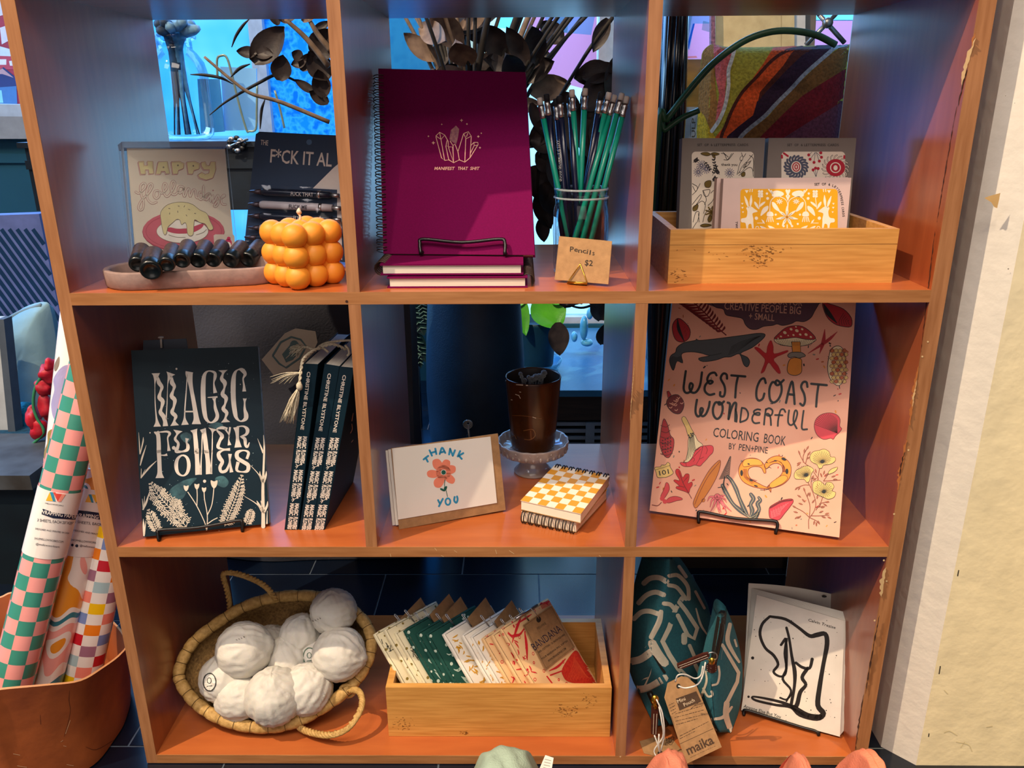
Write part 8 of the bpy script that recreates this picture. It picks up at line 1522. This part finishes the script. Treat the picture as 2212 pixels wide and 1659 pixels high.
mm_ = marb(); o, mb, fr = roll('marbled orange, teal and pink gift wrap roll with white label, middle of the bucket', a0, a1, .0270, [mm_], 8, 8, lambda i, j: mm_); mb.build('rolled_paper', o)
b = band(o, fr, vfor(fr, 1192), vfor(fr, 1050), labw); sk = Skin(b.v, b.f); logo(b, sk, R1, 545, 1268, .9, '', ('E8B030', '2E8AAC', 'E8B030', '2E8AAC')); b.poly(sk, R1, [(490, 1368), (560, 1375), (660, 1390), (655, 1432), (560, 1415), (482, 1405)], lnv, 2)
b.text(sk, R1, 'WRAPPING PAPER', (478, 1410), (720, 1432), 24, wh_, 4, .01); b.text(sk, R1, '3 SHEETS, EACH', (478, 1450), (650, 1470), 17, lnv, 3); b.text(sk, R1, 'DESIGNED AND PRINTED', (470, 1502), (640, 1532), 11, lnv, 3); b.text(sk, R1, 'SHOPMELLOWWORKS', (455, 1565), (620, 1585), 13, lnv, 3); b.text(sk, R1, '@mellowworks', (510, 1600), (620, 1615), 13, lnv, 3); b.dot(sk, R1, (464, 1592), 9, lnv, 3); b.dot(sk, R1, (492, 1597), 10, lnv, 3); b.build('label_band', o)
a0, a1 = axis((152, 1580), .10, (246, 1130), .19); MC = [mat('roll_' + n_, c, .3, coat=.3, var=.02) for n_, c in (('blue', 'A8C8D0'), ('or', 'EE8420'), ('sal', 'F08A78'), ('red', 'C82030'), ('yel', 'F4C40C'), ('mau', 'A07088'), ('lav', '7A90C8'))]
ptn = {(6, 3): 0}
def mcf(i, j):
    if (i + j) % 2: return rwh
    return MC[(i * 3 + j * 5) % 7]
o, mb, fr = roll('white gift wrap roll with scattered coloured squares, right in the bucket', a0, a1, .0290, [rwh], 8, 20, mcf); mb.build('rolled_paper', o)
a0, a1 = axis((100, 1420), .24, (192, 600), .40); o, mb, fr = roll('white gift wrap roll with large mauve and gold pebble spots, tallest in the bucket', a0, a1, .037, [rwh], 8, 8, lambda i, j: rwh); sk = Skin(mb.v, mb.f)
for P, c in (([(390, 460), (440, 440), (480, 480), (470, 700), (430, 780), (390, 810), (345, 780), (330, 690), (350, 600), (345, 530)], 'A49CC4'), ([(310, 870), (350, 848), (400, 870), (405, 950), (370, 1080), (330, 1120), (290, 1090), (285, 1000), (305, 940)], 'A08448'), ([(350, 440), (380, 385), (378, 440), (355, 480)], '8E7E6E'), ([(275, 1030), (330, 1130), (350, 1200), (300, 1260), (240, 1380), (235, 1300), (265, 1150)], 'F0A090'), ([(235, 1440), (250, 1500), (215, 1600), (200, 1560)], 'F0A090')): mb.poly(sk, R1, P, mat('pebble_' + c, c, .3, coat=.3, var=.03), 2, True)
mb.build('rolled_paper', o)
# leather bucket
lth = mat('saddle_leather', 'A8582A', .55, c2='6A3018', scale=9, bump=.4, bscale=40, detail=8, contrast=(.3, .65)); lthe = mat('leather_edge', 'C88A54', .7)
rp_ = [(-70, 1500, -.07), (0, 1490, -.062), (94, 1481, -.045), (169, 1471, -.018), (225, 1441, .035), (262, 1412, .085), (275, 1385, .15), (240, 1330, .24), (160, 1290, .28), (41, 1278, .27), (0, 1289, .26), (-70, 1305, .22), (-150, 1360, .12), (-170, 1440, .0)]
RP = cr([U(x, y, 'y', yy) for x, y, yy in rp_], 5, True); cb_ = sum(RP, Vector()) / len(RP); bkt = thing('leather_bucket', 'worn brown leather bucket holding the gift wrap rolls left of the shelf', 'bucket', (cb_.x, cb_.y, FZ))
mb = MB(); n = len(RP); NV = 14; vs = []
for s_, rev in ((1.0, 0), (.975, 1)):
    for j in range(NV + 1):
        v = j / NV
        for p in RP:
            z = p.z + (FZ + .002 + (.004 if rev else 0) - p.z) * v; k = s_ * (1 - .10 * v); x = cb_.x + (p.x - cb_.x) * k; y = cb_.y + (p.y - cb_.y) * k
            x += .008 * noise.noise(Vector((x * 9, y * 9, z * 7))); vs.append(Vector((x, y, z)))
off = (NV + 1) * n; fs = []
for bse in (0, off): fs += [(bse + j * n + i, bse + j * n + (i + 1) % n, bse + (j + 1) * n + (i + 1) % n, bse + (j + 1) * n + i) for j in range(NV) for i in range(n)]
mb.add(vs, fs, lth, True); mb.add(vs, [(i, (i + 1) % n, off + (i + 1) % n, off + i) for i in range(n)], lthe); mb.add(vs, [tuple(NV * n + i for i in range(n))], lth)
skb = Skin(mb.v, mb.f); crk = flat('5A2A14', .8); scf = flat('D09A70', .8)
for P in ([(520, 1080), (515, 1150), (525, 1230), (505, 1330), (480, 1420)], [(300, 1260), (305, 1330)], [(640, 1500), (720, 1520), (850, 1450)]): mb.stroke(skb, R2, P, [2, 4, 3, 3, 2][:len(P)], crk, 1)
for P in ([(525, 1300), (490, 1400)], [(455, 1460), (470, 1450)], [(475, 1490), (495, 1495)], [(100, 1550), (150, 1560)], [(500, 1630), (550, 1640)], [(130, 1640), (200, 1650)]): mb.stroke(skb, R2, P, 5, scf, 2)
mb.build('bucket_body', bkt)
# ---------------------------------------------------- bits on the floor in front and the sprout by the wall
def cloth(name, label, pts, m, h=.03, grp='crumpled cloths on the floor'):
    c = U(*pts[0], 'y', -.10); h = c.z - FZ; c.z = FZ; mb = MB(); w = pts[1]
    def g(u, v):
        e = max(0, 1 - (2 * u - 1) ** 6) ** .5 * max(0, 1 - (2 * v - 1) ** 4) ** .6; k = 1 + .5 * (1 - e); f = noise.noise(Vector((u * 5 + c.x * 9, v * 5, 2)))
        x = c.x + (u - .5) * w * k + .010 * f * (1 - e * .6); y = -.10 + (v - .5) * .10 * k + .008 * noise.noise(Vector((u * 6, v * 4, 5 + c.x)))
        return Vector((x, y, FZ + .001 + h * e * (.955 + .03 * f)))
    mb.grid(g, 34, 24, m); tag(mb.build(name), label, 'cloth', grp)
cloth('folded_cloth', 'pale green cloth bundle on the floor under the bandana box', ((1090, 1641), .075), mat('sage_cloth', 'A8BCA8', .9, bump=.5, bscale=400), .040)
cloth('folded_cloth', 'coral pink cloth on the floor in front of the pouch cell', ((1460, 1647), .042), mat('coral_cloth', 'E88A6E', .9, bump=.5, bscale=400), .036)
cloth('folded_cloth', 'small coral pink cloth at the foot of the right upright', ((1893, 1643), .030), mat('coral_cloth', 'E88A6E', .9), .040)
cloth('folded_cloth', 'tiny coral cloth corner between the other two coral cloths', ((1742, 1654), .020), mat('coral_cloth', 'E88A6E', .9), .033)
mb = MB(); Sl = Surf(U(1185, 1659, 'y', -.07), (0, -1, .8)); mb.slab(rectq(Sl, ID, [(1178, 1631), (1196, 1637), (1190, 1672), (1162, 1668)]), Sl.n * -.0006, WHITE)
for k in range(4): mb.stroke(Sl, ID, [(1177 - k, 1640 + k * 6), (1190 - k, 1643 + k * 6)], 1.2, gre, 2, False)
tag(mb.build('care_label'), 'white care label sticking up from the pale green cloth', 'label')
mb = MB(); P_ = [U(*K6(p), 'y', y) for p, y in (((1705, 370), .10), ((1712, 420), .09), ((1725, 480), .075), ((1760, 545), .06), ((1815, 593), .045))]; mb.tube(cr(P_, 6), [.0014, .0012, .0022, .0016, .0007], mat('pale_sprout', 'B8C88A', .6, c2='D8D0A8', scale=80), 7); mb.ball(P_[1], .0045, mat('sprout_green', '5EA82E', .5), 10, 8, (.6, .6, 1.8))
mb.tube(cr([P_[1], U(*K6((1780, 430)), 'y', .06), U(*K6((1875, 612)), 'y', .03)], 5), .0003, flat('8A9080'), 4); tag(mb.build('plant_sprout'), 'small green sprout with pale root poking out behind the right upright', 'sprout')
mb = MB(); r = random.Random(77)
for k in range(60): x, y = r.uniform(-.1, 1.3), r.uniform(-.14, -.01); mb.box((x, y, FZ + .0002), (x + r.uniform(.001, .004), y + .0015, FZ + .001), PAPER)
tag(mb.build('floor_crumbs', kind='stuff'), 'pale crumbs and dust scattered on the dark floor tiles', 'crumbs')
